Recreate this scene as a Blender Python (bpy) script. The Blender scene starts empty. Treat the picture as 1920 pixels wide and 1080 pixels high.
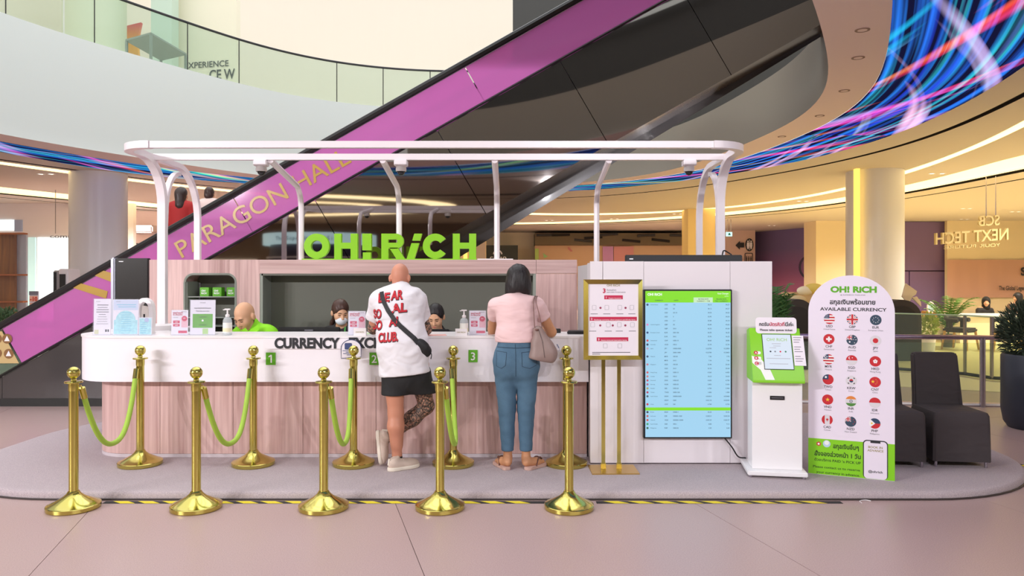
import bpy, bmesh, math, random
import numpy as np
from mathutils import Matrix, Vector

# ------------------------------------------------------------------ camera, world, lights
SC = bpy.context.scene
COL = SC.collection
F_PX, HOR, EYE = 1387.0, 520.0, 1.63          # focal length in pixels, horizon row, eye height
H = 2.60                                      # ceiling height above the eye
ZC = EYE + H                                  # mall ceiling
ZU = EYE + 1.85 * H                           # floor of the level above

cam_d = bpy.data.cameras.new('camera')
cam_d.sensor_width = 36.0
cam_d.lens = 36.0 * F_PX / 1920.0
cam_d.shift_y = -(540.0 - HOR) / 1920.0
cam_d.clip_end = 300
cam = bpy.data.objects.new('camera', cam_d)
cam.location = (0, 0, EYE)
cam.rotation_euler = (math.pi / 2, 0, 0)
COL.objects.link(cam)
SC.camera = cam

SC.view_settings.view_transform = 'Standard'
SC.view_settings.look = 'None'
SC.view_settings.gamma = 1.0
SC.view_settings.use_curve_mapping = False
SC.view_settings.exposure = 0.5

w = bpy.data.worlds.new('world')
SC.world = w
w.use_nodes = True
w.node_tree.nodes['Background'].inputs[0].default_value = (0.96, 0.965, 1.0, 1)
w.node_tree.nodes['Background'].inputs[1].default_value = 1.12


def area(name, loc, size, energy, color=(1, 1, 1), rot=(0, 0, 0), sy=None):
    d = bpy.data.lights.new(name, 'AREA')
    d.energy = energy
    d.color = color
    d.size = size
    if sy:
        d.shape = 'RECTANGLE'
        d.size_y = sy
    o = bpy.data.objects.new(name, d)
    o.location = loc
    o.rotation_euler = rot
    COL.objects.link(o)
    return o


# unseen area lamp added above the round opening for soft top light
area('atrium_top_fill', (-1.5, 12.5, 13.5), 12.0, 450, (0.96, 1.0, 1.0), sy=14.0)


def spot(name, loc, energy, color=(1, 0.86, 0.66), ang=100, blend=0.6, r=0.12):
    d = bpy.data.lights.new(name, 'SPOT')
    d.energy = energy
    d.color = color
    d.spot_size = math.radians(ang)
    d.spot_blend = blend
    d.shadow_soft_size = r
    o = bpy.data.objects.new(name, d)
    o.location = loc
    COL.objects.link(o)
    return o


# unseen fill spots added behind the viewer to brighten the counter front
for x_, tx_, e_ in ((-11.6, -3.8, 640), (-10.2, -3.2, 620), (-8.8, -2.4, 540), (-7.7, -1.8, 430), (1.0, -2.0, 240), (2.2, -1.0, 180), (3.6, 1.6, 150), (5.2, 2.4, 140), (6.8, 3.6, 190)):
    sp_ = spot('fill_spot', (x_, -1.6, ZC - 0.06), e_, (0.975, 0.965, 1.0), 100, 0.9, 0.06)
    tgt = Vector((tx_, 6.3, 0.9))
    sp_.rotation_euler = (tgt - Vector(sp_.location)).to_track_quat('-Z', 'Y').to_euler()

# ------------------------------------------------------------------ materials
def C(h):
    h = h.lstrip('#')
    r = [int(h[i:i + 2], 16) / 255 for i in (0, 2, 4)]
    return tuple(v / 12.92 if v <= 0.04045 else ((v + 0.055) / 1.055) ** 2.4 for v in r) + (1,)


MATS = {}


def mat(name, col='#cccccc', rough=0.5, metal=0.0, emit=0.0, alpha=1.0, coat=0.0, spec=0.5, bump=0.0,
        bscale=80.0, var=0.0, vscale=8.0, emcol=None, bdist=0.01, bstretch=None):
    if name in MATS:
        return MATS[name]
    m = bpy.data.materials.new(name)
    m.use_nodes = True
    nt = m.node_tree
    b = nt.nodes['Principled BSDF']
    c = C(col) if isinstance(col, str) else col
    b.inputs['Base Color'].default_value = c
    b.inputs['Roughness'].default_value = rough
    b.inputs['Metallic'].default_value = metal
    b.inputs['Specular IOR Level'].default_value = spec
    if coat:
        b.inputs['Coat Weight'].default_value = coat
        b.inputs['Coat Roughness'].default_value = 0.06
    if emit:
        b.inputs['Emission Color'].default_value = C(emcol) if emcol else c
        b.inputs['Emission Strength'].default_value = emit
    if alpha < 1:
        b.inputs['Alpha'].default_value = alpha
    if var or bump:
        tc = nt.nodes.new('ShaderNodeTexCoord')
    if var:
        n = nt.nodes.new('ShaderNodeTexNoise')
        n.inputs['Scale'].default_value = vscale
        n.inputs['Detail'].default_value = 5
        nt.links.new(tc.outputs['Object'], n.inputs['Vector'])
        mx = nt.nodes.new('ShaderNodeMix')
        mx.data_type = 'RGBA'
        mx.inputs[6].default_value = tuple(max(0, v * (1 - var)) for v in c[:3]) + (1,)
        mx.inputs[7].default_value = tuple(min(1, v * (1 + var)) for v in c[:3]) + (1,)
        nt.links.new(n.outputs[0], mx.inputs[0])
        nt.links.new(mx.outputs[2], b.inputs['Base Color'])
    if bump:
        n2 = nt.nodes.new('ShaderNodeTexNoise')
        n2.inputs['Scale'].default_value = bscale
        n2.inputs['Detail'].default_value = 3
        if bstretch:
            mp = nt.nodes.new('ShaderNodeMapping')
            mp.inputs['Scale'].default_value = bstretch
            nt.links.new(tc.outputs['Object'], mp.inputs[0])
            nt.links.new(mp.outputs[0], n2.inputs['Vector'])
            n2.inputs['Distortion'].default_value = 0.5
            n2.inputs['Detail'].default_value = 1.2
        else:
            nt.links.new(tc.outputs['Object'], n2.inputs['Vector'])
        bp = nt.nodes.new('ShaderNodeBump')
        bp.inputs['Strength'].default_value = bump
        bp.inputs['Distance'].default_value = bdist
        nt.links.new(n2.outputs[0], bp.inputs['Height'])
        nt.links.new(bp.outputs[0], b.inputs['Normal'])
    MATS[name] = m
    return m


def wood(name, c1, c2, stretch=(26, 26, 0.9), rough=0.45):
    m = mat(name, c1, rough)
    nt = m.node_tree
    b = nt.nodes['Principled BSDF']
    tc = nt.nodes.new('ShaderNodeTexCoord')
    mp = nt.nodes.new('ShaderNodeMapping')
    mp.inputs['Scale'].default_value = stretch
    nt.links.new(tc.outputs['Object'], mp.inputs[0])
    n = nt.nodes.new('ShaderNodeTexNoise')
    n.inputs['Scale'].default_value = 1.0
    n.inputs['Detail'].default_value = 6
    n.inputs['Distortion'].default_value = 0.6
    nt.links.new(mp.outputs[0], n.inputs['Vector'])
    r = nt.nodes.new('ShaderNodeValToRGB')
    r.color_ramp.elements[0].position = 0.32
    r.color_ramp.elements[0].color = C(c2)
    r.color_ramp.elements[1].position = 0.66
    r.color_ramp.elements[1].color = C(c1)
    nt.links.new(n.outputs[0], r.inputs[0])
    nt.links.new(r.outputs[0], b.inputs['Base Color'])
    return m


def speckle(name, c1, c2, scale, rough, bump=0.0, c3=None, bigscale=0.35):
    """fine granular mix of two tones (terrazzo, carpet pile) with a slow drift towards c3"""
    m = mat(name, c1, rough)
    nt = m.node_tree
    b = nt.nodes['Principled BSDF']
    tc = nt.nodes.new('ShaderNodeTexCoord')
    n = nt.nodes.new('ShaderNodeTexNoise')
    n.inputs['Scale'].default_value = scale
    n.inputs['Detail'].default_value = 2
    nt.links.new(tc.outputs['Object'], n.inputs['Vector'])
    r = nt.nodes.new('ShaderNodeValToRGB')
    r.color_ramp.elements[0].position = 0.36
    r.color_ramp.elements[0].color = C(c2)
    r.color_ramp.elements[1].position = 0.64
    r.color_ramp.elements[1].color = C(c1)
    nt.links.new(n.outputs[0], r.inputs[0])
    out = r.outputs[0]
    if c3:
        n3 = nt.nodes.new('ShaderNodeTexNoise')
        n3.inputs['Scale'].default_value = bigscale
        nt.links.new(tc.outputs['Object'], n3.inputs['Vector'])
        mx = nt.nodes.new('ShaderNodeMix')
        mx.data_type = 'RGBA'
        mx.blend_type = 'MULTIPLY'
        mx.inputs[7].default_value = C(c3)
        nt.links.new(n3.outputs[0], mx.inputs[0])
        nt.links.new(out, mx.inputs[6])
        out = mx.outputs[2]
    nt.links.new(out, b.inputs['Base Color'])
    if bump:
        bp = nt.nodes.new('ShaderNodeBump')
        bp.inputs['Strength'].default_value = bump
        bp.inputs['Distance'].default_value = 0.006
        nt.links.new(n.outputs[0], bp.inputs['Height'])
        nt.links.new(bp.outputs[0], b.inputs['Normal'])
    return m


def film(name, col, trans, rough=0.08, tint=None):
    """coloured translucent film on glass: part transparent, part glossy-diffuse"""
    if name in MATS:
        return MATS[name]
    m = bpy.data.materials.new(name)
    m.use_nodes = True
    nt = m.node_tree
    b = nt.nodes['Principled BSDF']
    b.inputs['Base Color'].default_value = C(col)
    b.inputs['Roughness'].default_value = rough
    t = nt.nodes.new('ShaderNodeBsdfTransparent')
    t.inputs[0].default_value = C(tint or col)
    mx = nt.nodes.new('ShaderNodeMixShader')
    mx.inputs[0].default_value = trans
    o = nt.nodes['Material Output']
    nt.links.new(b.outputs[0], mx.inputs[1])
    nt.links.new(t.outputs[0], mx.inputs[2])
    nt.links.new(mx.outputs[0], o.inputs[0])
    MATS[name] = m
    return m


def screen(name, col, k=0.68):
    """self-lit display surface"""
    return mat(name, (0.02, 0.02, 0.02, 1), 0.3, emit=k, emcol=col)


GOLD = mat('polished_brass', '#cdc169', 0.14, 1.0)
WHITE = mat('white_gloss', '#efe9ea', 0.35)
FASCIA = mat('white_laminate', '#f4eef4', 0.32)
WALLW = mat('white_panel', '#ebe3e8', 0.45)
TUBEW = mat('white_tube', '#efe6ea', 0.3)
WOOD = wood('pale_walnut', '#dcb9b4', '#bd9692')
WOODH = wood('pale_walnut_crosswise', '#d0b0ac', '#b5918c', (0.9, 26, 26))
NICHE = mat('olive_grey_panel', '#67675d', 0.5)
NICHE2 = mat('olive_grey_trim', '#8f948a', 0.5)
BLACK = mat('black_plastic', '#17171a', 0.35)
BLACKM = mat('black_matte', '#26262a', 0.6)
STEEL = mat('brushed_steel', '#b9b3bd', 0.25, 1.0)
DARKM = mat('dark_metal', '#3b3a3c', 0.35, 0.6)
LIME = mat('lime_print', '#7fd01c', 0.5)
LIMED = mat('leaf_green_print', '#5fae1f', 0.5)
ROPE = mat('lime_rope', '#a8cc48', 0.6, bump=0.4, bscale=300)
PAPER = mat('white_paper', '#efe7ef', 0.5)
INK = mat('dark_ink', '#27272c', 0.6)
GREYINK = mat('grey_ink', '#77747c', 0.6)
REDINK = mat('crimson_ink', '#c8264f', 0.55)
WHITEINK = mat('white_ink', '#f6f3f6', 0.55)
GOLDINK = mat('olive_gold_ink', '#9a8f55', 0.55)
ACRYL = film('clear_acrylic', '#f2f4fa', 0.93, 0.05, '#fafbfd')
GLASS = film('clear_glass', '#d8ead8', 0.92, 0.03, '#eff6ec')
GLASSG = film('greenish_glass', '#d4e6da', 0.9, 0.03, '#eef5f0')


# ------------------------------------------------------------------ mesh helpers
def rot2(x, y, a):
    c, s = math.cos(a), math.sin(a)
    return x * c - y * s, x * s + y * c


TXT = {}


def text_geo(s, bold, ext):
    k = (s, bold, ext)
    if k not in TXT:
        c = bpy.data.curves.new('text', 'FONT')
        c.body = s
        c.size = 1.0
        c.offset = bold
        c.extrude = ext
        c.resolution_u = 4 if len(s) <= 18 and not any(q.isdigit() for q in s) else 2
        o = bpy.data.objects.new('text', c)
        me = bpy.data.meshes.new_from_object(o)
        v = [tuple(p.co) for p in me.vertices]
        f = [tuple(p.vertices) for p in me.polygons]
        bpy.data.objects.remove(o)
        bpy.data.curves.remove(c)
        bpy.data.meshes.remove(me)
        TXT[k] = (v, f)
    return TXT[k]


class G:
    """collects shapes; build() links them as one mesh object"""

    def __init__(self):
        self.v = []
        self.f = []

    def add(self, v, f):
        o = len(self.v)
        self.v += [tuple(p) for p in v]
        self.f += [tuple(i + o for i in q) for q in f]
        return self

    def box(self, c, s, rz=0.0):
        hx, hy, hz = s[0] / 2, s[1] / 2, s[2] / 2
        v = []
        for dx, dy, dz in ((-1, -1, -1), (1, -1, -1), (1, 1, -1), (-1, 1, -1), (-1, -1, 1), (1, -1, 1), (1, 1, 1), (-1, 1, 1)):
            x, y = rot2(dx * hx, dy * hy, rz)
            v.append((c[0] + x, c[1] + y, c[2] + dz * hz))
        return self.add(v, [(0, 3, 2, 1), (4, 5, 6, 7), (0, 1, 5, 4), (1, 2, 6, 5), (2, 3, 7, 6), (3, 0, 4, 7)])

    def bx(self, x0, x1, y0, y1, z0, z1):
        return self.box(((x0 + x1) / 2, (y0 + y1) / 2, (z0 + z1) / 2), (abs(x1 - x0), abs(y1 - y0), abs(z1 - z0)))

    def prism(self, pts, z0, z1):
        """vertical extrusion of a counter-clockwise plan outline"""
        n = len(pts)
        v = [(x, y, z0) for x, y in pts] + [(x, y, z1) for x, y in pts]
        f = [tuple(range(n - 1, -1, -1)), tuple(range(n, 2 * n))]
        f += [(i, (i + 1) % n, n + (i + 1) % n, n + i) for i in range(n)]
        return self.add(v, f)

    def slab(self, pts, o, ux, uy, t0, t1):
        """extrusion of a 2-D outline in the plane (o, ux, uy) along its normal from t0 to t1"""
        o, ux, uy = Vector(o), Vector(ux), Vector(uy)
        nn = ux.cross(uy).normalized()
        n = len(pts)
        v = [o + ux * a + uy * b + nn * t0 for a, b in pts] + [o + ux * a + uy * b + nn * t1 for a, b in pts]
        f = [tuple(range(n - 1, -1, -1)), tuple(range(n, 2 * n))]
        f += [(i, (i + 1) % n, n + (i + 1) % n, n + i) for i in range(n)]
        return self.add(v, f)

    def flat(self, pts, o, ux, uy, t=0.0):
        o, ux, uy = Vector(o), Vector(ux), Vector(uy)
        nn = ux.cross(uy).normalized()
        return self.add([o + ux * a + uy * b + nn * t for a, b in pts], [tuple(range(len(pts)))])

    def text(self, s, o, ux=(1, 0, 0), uy=(0, 0, 1), size=0.1, align='c', bold=0.0, ext=0.0, t=0.0, width=None):
        v, f = text_geo(s, bold, ext / size if size else 0)
        if not v:
            return self
        xs = [p[0] for p in v]
        x0, x1 = min(xs), max(xs)
        k = size / 0.72                       # size = cap height
        kx = k if width is None else width / max(1e-6, x1 - x0)
        sh = {'l': x0, 'c': (x0 + x1) / 2, 'r': x1}[align]
        o, ux, uy = Vector(o), Vector(ux), Vector(uy)
        nn = ux.cross(uy).normalized()
        return self.add([o + ux * ((p[0] - sh) * kx) + uy * (p[1] * k) + nn * (p[2] * size + t) for p in v], f)

    def lathe(self, prof, n=24, loc=(0, 0, 0), cap=True):
        v = []
        for r, z in prof:
            for i in range(n):
                a = 2 * math.pi * i / n
                v.append((loc[0] + r * math.cos(a), loc[1] + r * math.sin(a), loc[2] + z))
        f = []
        for j in range(len(prof) - 1):
            for i in range(n):
                i2 = (i + 1) % n
                f.append((j * n + i, j * n + i2, (j + 1) * n + i2, (j + 1) * n + i))
        if cap:
            f.append(tuple(range(n - 1, -1, -1)))
            f.append(tuple(range((len(prof) - 1) * n, len(prof) * n)))
        return self.add(v, f)

    def tube(self, pts, r, n=8, closed=False, flatten=None, up=(0, 0, 1)):
        """sweep a round (or rectangular: flatten=(w,h)) profile along points; r may be a list"""
        P = [Vector(p) for p in pts]
        m = len(P)
        rs = r if isinstance(r, (list, tuple)) else [r] * m
        v = []
        prev = None
        for i in range(m):
            a = P[(i - 1) % m] if (closed or i > 0) else P[i]
            b = P[(i + 1) % m] if (closed or i < m - 1) else P[i]
            t = (b - a).normalized()
            if prev is None:
                u = Vector(up)
                if abs(u.dot(t)) > 0.95:
                    u = Vector((0, 1, 0)) if abs(t.y) < 0.9 else Vector((1, 0, 0))
            else:
                u = prev
            u = (u - t * u.dot(t)).normalized()
            prev = u
            s = t.cross(u)
            if flatten:
                w_, h_ = flatten
                prof = [(-w_ / 2, -h_ / 2), (w_ / 2, -h_ / 2), (w_ / 2, h_ / 2), (-w_ / 2, h_ / 2)]
                v += [P[i] + s * x + u * y for x, y in prof]
            else:
                v += [P[i] + (u * math.cos(2 * math.pi * k / n) + s * math.sin(2 * math.pi * k / n)) * rs[i] for k in range(n)]
        nn = 4 if flatten else n
        f = []
        for i in range(m if closed else m - 1):
            j = (i + 1) % m
            for k in range(nn):
                k2 = (k + 1) % nn
                f.append((i * nn + k, i * nn + k2, j * nn + k2, j * nn + k))
        if not closed:
            f.append(tuple(range(nn - 1, -1, -1)))
            f.append(tuple(range((m - 1) * nn, m * nn)))
        return self.add(v, f)

    def ball(self, c, r, nu=16, nv=10, s=(1, 1, 1)):
        prof = []
        v = [(c[0], c[1], c[2] - r * s[2])]
        for j in range(1, nv):
            a = -math.pi / 2 + math.pi * j / nv
            for i in range(nu):
                b = 2 * math.pi * i / nu
                v.append((c[0] + r * s[0] * math.cos(a) * math.cos(b), c[1] + r * s[1] * math.cos(a) * math.sin(b), c[2] + r * s[2] * math.sin(a)))
        v.append((c[0], c[1], c[2] + r * s[2]))
        f = [(0, 1 + (i + 1) % nu, 1 + i) for i in range(nu)]
        for j in range(nv - 2):
            for i in range(nu):
                i2 = (i + 1) % nu
                f.append((1 + j * nu + i, 1 + j * nu + i2, 1 + (j + 1) * nu + i2, 1 + (j + 1) * nu + i))
        L = len(v) - 1
        b0 = 1 + (nv - 2) * nu
        f += [(b0 + i, b0 + (i + 1) % nu, L) for i in range(nu)]
        return self.add(v, f)

    def build(self, name, material, parent=None, smooth=False, bev=0.0, world=False, seg=2, fix=True):
        v = self.v
        if world and parent is not None:
            mi = root_matrix(parent).inverted()
            v = [tuple(mi @ Vector(p)) for p in v]
        me = bpy.data.meshes.new(name)
        me.from_pydata(v, [], self.f)
        mats = material if isinstance(material, (list, tuple)) else [material]
        for m_ in mats:
            me.materials.append(m_)
        if bev or fix:
            bm = bmesh.new()
            bm.from_mesh(me)
            if fix:
                bmesh.ops.recalc_face_normals(bm, faces=bm.faces)
            if bev:
                ed = [e for e in bm.edges if len(e.link_faces) == 2 and e.calc_face_angle(0) > 0.6]
                bmesh.ops.bevel(bm, geom=ed, offset=bev, segments=seg, affect='EDGES', clamp_overlap=True)
            bm.to_mesh(me)
            bm.free()
        if smooth:
            smooth_by_angle(me, smooth if smooth is not True else 0.7)
        elif bev:
            smooth_by_angle(me, 0.5)
        o = bpy.data.objects.new(name, me)
        COL.objects.link(o)
        if parent is not None:
            o.parent = parent
        return o


def smooth_by_angle(me, ang):
    me.polygons.foreach_set('use_smooth', [True] * len(me.polygons))
    try:
        me.set_sharp_from_angle(angle=ang)
    except Exception:
        pass


def root_matrix(o):
    m = Matrix.Identity(4)
    while o is not None:
        m = Matrix.LocRotScale(o.location, o.rotation_euler, o.scale) @ m
        o = o.parent
    return m


def thing(name, label, cat, loc=(0, 0, 0), rz=0.0, group=None):
    o = bpy.data.objects.new(name, None)
    o.empty_display_size = 0.1
    COL.objects.link(o)
    o.location = loc
    o.rotation_euler = (0, 0, rz)
    return tag(o, label, cat, group)


def tag(o, label=None, cat=None, group=None, kind=None):
    if label:
        o['label'] = label
    if cat:
        o['category'] = cat
    if group:
        o['group'] = group
    if kind:
        o['kind'] = kind
    return o


def struct(o, label=None):
    o['kind'] = 'structure'
    if label:
        o['label'] = label
    return o


def copy_tree(o, parent=None):
    c = o.copy()
    COL.objects.link(c)
    c.parent = parent
    for ch in list(o.children):
        copy_tree(ch, c)
    return c


def rrect(x0, y0, x1, y1, r, n=6):
    pts = []
    for cx, cy, a0 in ((x1 - r, y0 + r, -90), (x1 - r, y1 - r, 0), (x0 + r, y1 - r, 90), (x0 + r, y0 + r, 180)):
        for k in range(n + 1):
            a = math.radians(a0 + 90 * k / n)
            pts.append((cx + r * math.cos(a), cy + r * math.sin(a)))
    return pts


def circ(cx, cy, r, n=24, ry=None):
    return [(cx + r * math.cos(2 * math.pi * i / n), cy + (ry or r) * math.sin(2 * math.pi * i / n)) for i in range(n)]


def bez(p, n=12):
    """smooth Catmull-Rom curve through the points"""
    P = [Vector(q) for q in p]
    P = [P[0] * 2 - P[1]] + P + [P[-1] * 2 - P[-2]]
    out = []
    for i in range(1, len(P) - 2):
        for k in range(n):
            t = k / n
            a, b, c, d = P[i - 1], P[i], P[i + 1], P[i + 2]
            out.append(0.5 * ((2 * b) + (c - a) * t + (2 * a - 5 * b + 4 * c - d) * t * t + (3 * b - a - 3 * c + d) * t ** 3))
    out.append(P[-2])
    return out


def px(u, Y):
    return (u - 960.0) / F_PX * Y


def pz(v, Y):
    return EYE - (v - HOR) / F_PX * Y
# ------------------------------------------------------------------ ring curves of the atrium (plan, in metres)
CEN = (-0.9 * H, 5.2 * H)
TH = np.radians(np.arange(0, 360, 2.5))


def ringfit(pix, plan=(), N=6, lam=0.012):
    p = np.array(pix, float)
    k = F_PX / (HOR - p[:, 1])
    X = list((p[:, 0] - 960) / F_PX * k) + [q[0] for q in plan]
    Y = list(k) + [q[1] for q in plan]
    dx = np.array(X) - CEN[0] / H
    dy = np.array(Y) - CEN[1] / H
    th, r = np.arctan2(dy, dx), np.hypot(dx, dy)

    def M(t):
        return np.column_stack([np.ones_like(t)] + [f(n * t) for n in range(1, N + 1) for f in (np.cos, np.sin)])
    m = M(th)
    R = np.diag([0] + [lam * n ** 3 for n in range(1, N + 1) for _ in (0, 1)])
    co = np.linalg.solve(m.T @ m + R, m.T @ r)
    return M(TH) @ co


rA = ringfit([(0, 250), (97, 269), (136, 276), (214, 288), (303, 302), (381, 313), (481, 328), (1200, 330), (1320, 298), (1373, 281), (1415, 263), (1452, 244), (1497, 220), (1531, 189), (1551, 147), (1555, 107), (1549, 67), (1531, 31), (1507, 0)], [(-1.35, 0.75), (-3.4, 2.6)])
rB = ringfit([(0, 264), (97, 282), (136, 289), (233, 304), (325, 317), (381, 324), (474, 333), (1200, 337), (1390, 296), (1452, 275), (1513, 250), (1574, 217), (1620, 180), (1650, 144), (1665, 92), (1670, 46), (1662, 0)], [(-1.35, 0.42), (-3.7, 2.4)])
rC = ringfit([(0, 284), (97, 300), (156, 313), (233, 324), (337, 334), (459, 343), (1170, 352), (1250, 340), (1369, 327), (1421, 318), (1482, 305), (1574, 281), (1665, 257), (1727, 232), (1788, 208), (1849, 168), (1920, 116)], [(-1.35, -0.12), (-4.1, 2.0)])
rD = ringfit([(0, 298), (97, 312), (150, 319), (1171, 364), (1421, 330), (1574, 301), (1727, 260), (1818, 223), (1920, 168)], [(-1.35, -0.35), (-4.25, 1.9)])
rE1 = ringfit([(0, 303), (135, 321), (236, 334), (295, 341), (375, 350), (440, 356), (910, 396), (1075, 400), (1225, 399), (1310, 392), (1360, 387), (1477, 371), (1587, 352), (1675, 325), (1762, 300), (1920, 220)], [(-1.35, -0.6), (-4.4, 1.8)])
rE2 = ringfit([(0, 308), (135, 326), (236, 339), (295, 346), (375, 354), (440, 360), (910, 400), (1075, 403), (1225, 402), (1310, 395), (1360, 390), (1477, 374), (1587, 358), (1685, 328), (1780, 300), (1920, 228)], [(-1.35, -0.72), (-4.55, 1.7)])
rF1 = ringfit([(0, 351), (132, 364), (236, 375), (297, 383), (910, 418), (1100, 414), (1287, 405), (1360, 397), (1587, 368), (1688, 346), (1800, 320), (1920, 290)], [(-1.35, -1.4), (-5.4, 1.2)])
rF2 = ringfit([(0, 363), (132, 372), (236, 384), (297, 390), (910, 421), (1100, 418), (1287, 409), (1360, 404), (1587, 378), (1688, 362), (1800, 340), (1920, 316)], [(-1.35, -1.75), (-5.7, 1.0)])
rB = np.maximum(rB, rA + 0.12)
rC = np.maximum(rC, rB + 0.15)
rD = np.maximum(rD, rC + 0.06)
rD2 = rD + 0.05
rE1 = np.maximum(rE1, rD2 + 0.02)
rE2 = np.maximum(rE2, rE1 + 0.08)
rF1 = np.maximum(rF1, rE2 + 0.5)
rF2 = np.maximum(rF2, rF1 + 0.3)
rG = rF2 + 0.14
rI = rF2 + 0.5
rI2 = rI + 0.05


def ringpt(r, i, z):
    i %= len(TH)
    return (CEN[0] + H * r[i] * math.cos(TH[i]), CEN[1] + H * r[i] * math.sin(TH[i]), z)


def strip(g, r0, r1, z0, z1, i0=0, i1=None):
    n = len(TH)
    i1 = n if i1 is None else i1
    m = i1 - i0
    v = [ringpt(r0, i, z0) for i in range(i0, i1 + 1)] + [ringpt(r1, i, z1) for i in range(i0, i1 + 1)]
    g.add(v, [(k, k + 1, m + 2 + k, m + 1 + k) for k in range(m)])
    return g


CEIL = mat('warm_plaster_ceiling', '#d8cdc2', 0.7)
SOFF = mat('rose_plaster_soffit', '#f2dcd6', 0.65)
COVE = mat('warm_cove_light', '#ffe9a8', 0.5, emit=1.15, emcol='#ffe8ac')
COVE2 = mat('bright_loop_light', '#fff0c0', 0.5, emit=2.4, emcol='#ffeebc')
GAP = mat('black_gap', '#18130f', 0.8)

g = G()
strip(g, rA, rB, ZC, ZC)
ceiling = struct(g.build('ceiling', SOFF, fix=False), 'rose plaster soffit ring around the round opening')
g = G()
strip(g, rC, rD, ZC, ZC)
strip(g, rD2, rE1, ZC, ZC)
strip(g, rE2, rF1, ZC, ZC)
strip(g, rG, rI, ZC, ZC)
rOut = np.array([22.0 if math.sin(t) > -0.2 else min(22.0, (CEN[1] + 17.0) / H / -math.sin(t)) for t in TH])
strip(g, rI2, np.maximum(rOut, rI2 + 0.05), ZC, ZC)
g.build('outer_ceiling', CEIL, ceiling, fix=False)
def arc_strip(g, r0, r1, z0, z1, on):
    """strip only over the arc in front of the viewer (on=True) or only behind (on=False)"""
    for i0, i1 in (((-14, 86),) if on else ((86, 130),)):
        strip(g, r0, r1, z0, z1, i0, i1)


for r0, r1, nm, m_ in ((rE1, rE2, 'light_cove', COVE), (rF1, rF2, 'light_cove', COVE), (rD, rD2, 'shadow_gap', GAP), (rF2, rG, 'shadow_gap', GAP), (rI, rI2, 'shadow_gap', GAP)):
    g = G()
    if nm == 'light_cove':
        arc_strip(g, r0, r1, ZC + 0.05, ZC + 0.05, True)
        arc_strip(g, r0, r0, ZC, ZC + 0.05, True)
        arc_strip(g, r1, r1, ZC, ZC + 0.05, True)
        g2 = G()
        arc_strip(g2, r0, r1, ZC, ZC, False)
        g2.build('ceiling_infill', CEIL, ceiling, fix=False)
    else:
        strip(g, r0, r1, ZC + 0.05, ZC + 0.05)
        strip(g, r0, r0, ZC, ZC + 0.05)
        strip(g, r1, r1, ZC, ZC + 0.05)
    g.build(nm, m_, ceiling, fix=False)
# two closed light loops in the ceiling behind the viewer (seen mirrored in the escalator)
for ax, ay, wd in ((12.0, 5.0, 0.95), (9.3, 2.5, 0.7)):
    g = G()
    n = 64
    v = []
    for k in range(n):
        a = 2 * math.pi * k / n
        c_, s_ = math.cos(a), math.sin(a)
        v += [(-14 + ax * c_, -8.2 + ay * s_, ZC - 0.01), (-14 + (ax - wd) * c_, -8.2 + (ay - wd) * s_, ZC - 0.01)]
    g.add(v, [(2 * k, 2 * k + 1, (2 * k + 3) % (2 * n), (2 * k + 2) % (2 * n)) for k in range(n)])
    g.build('light_cove', COVE2, ceiling, fix=False)


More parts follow.
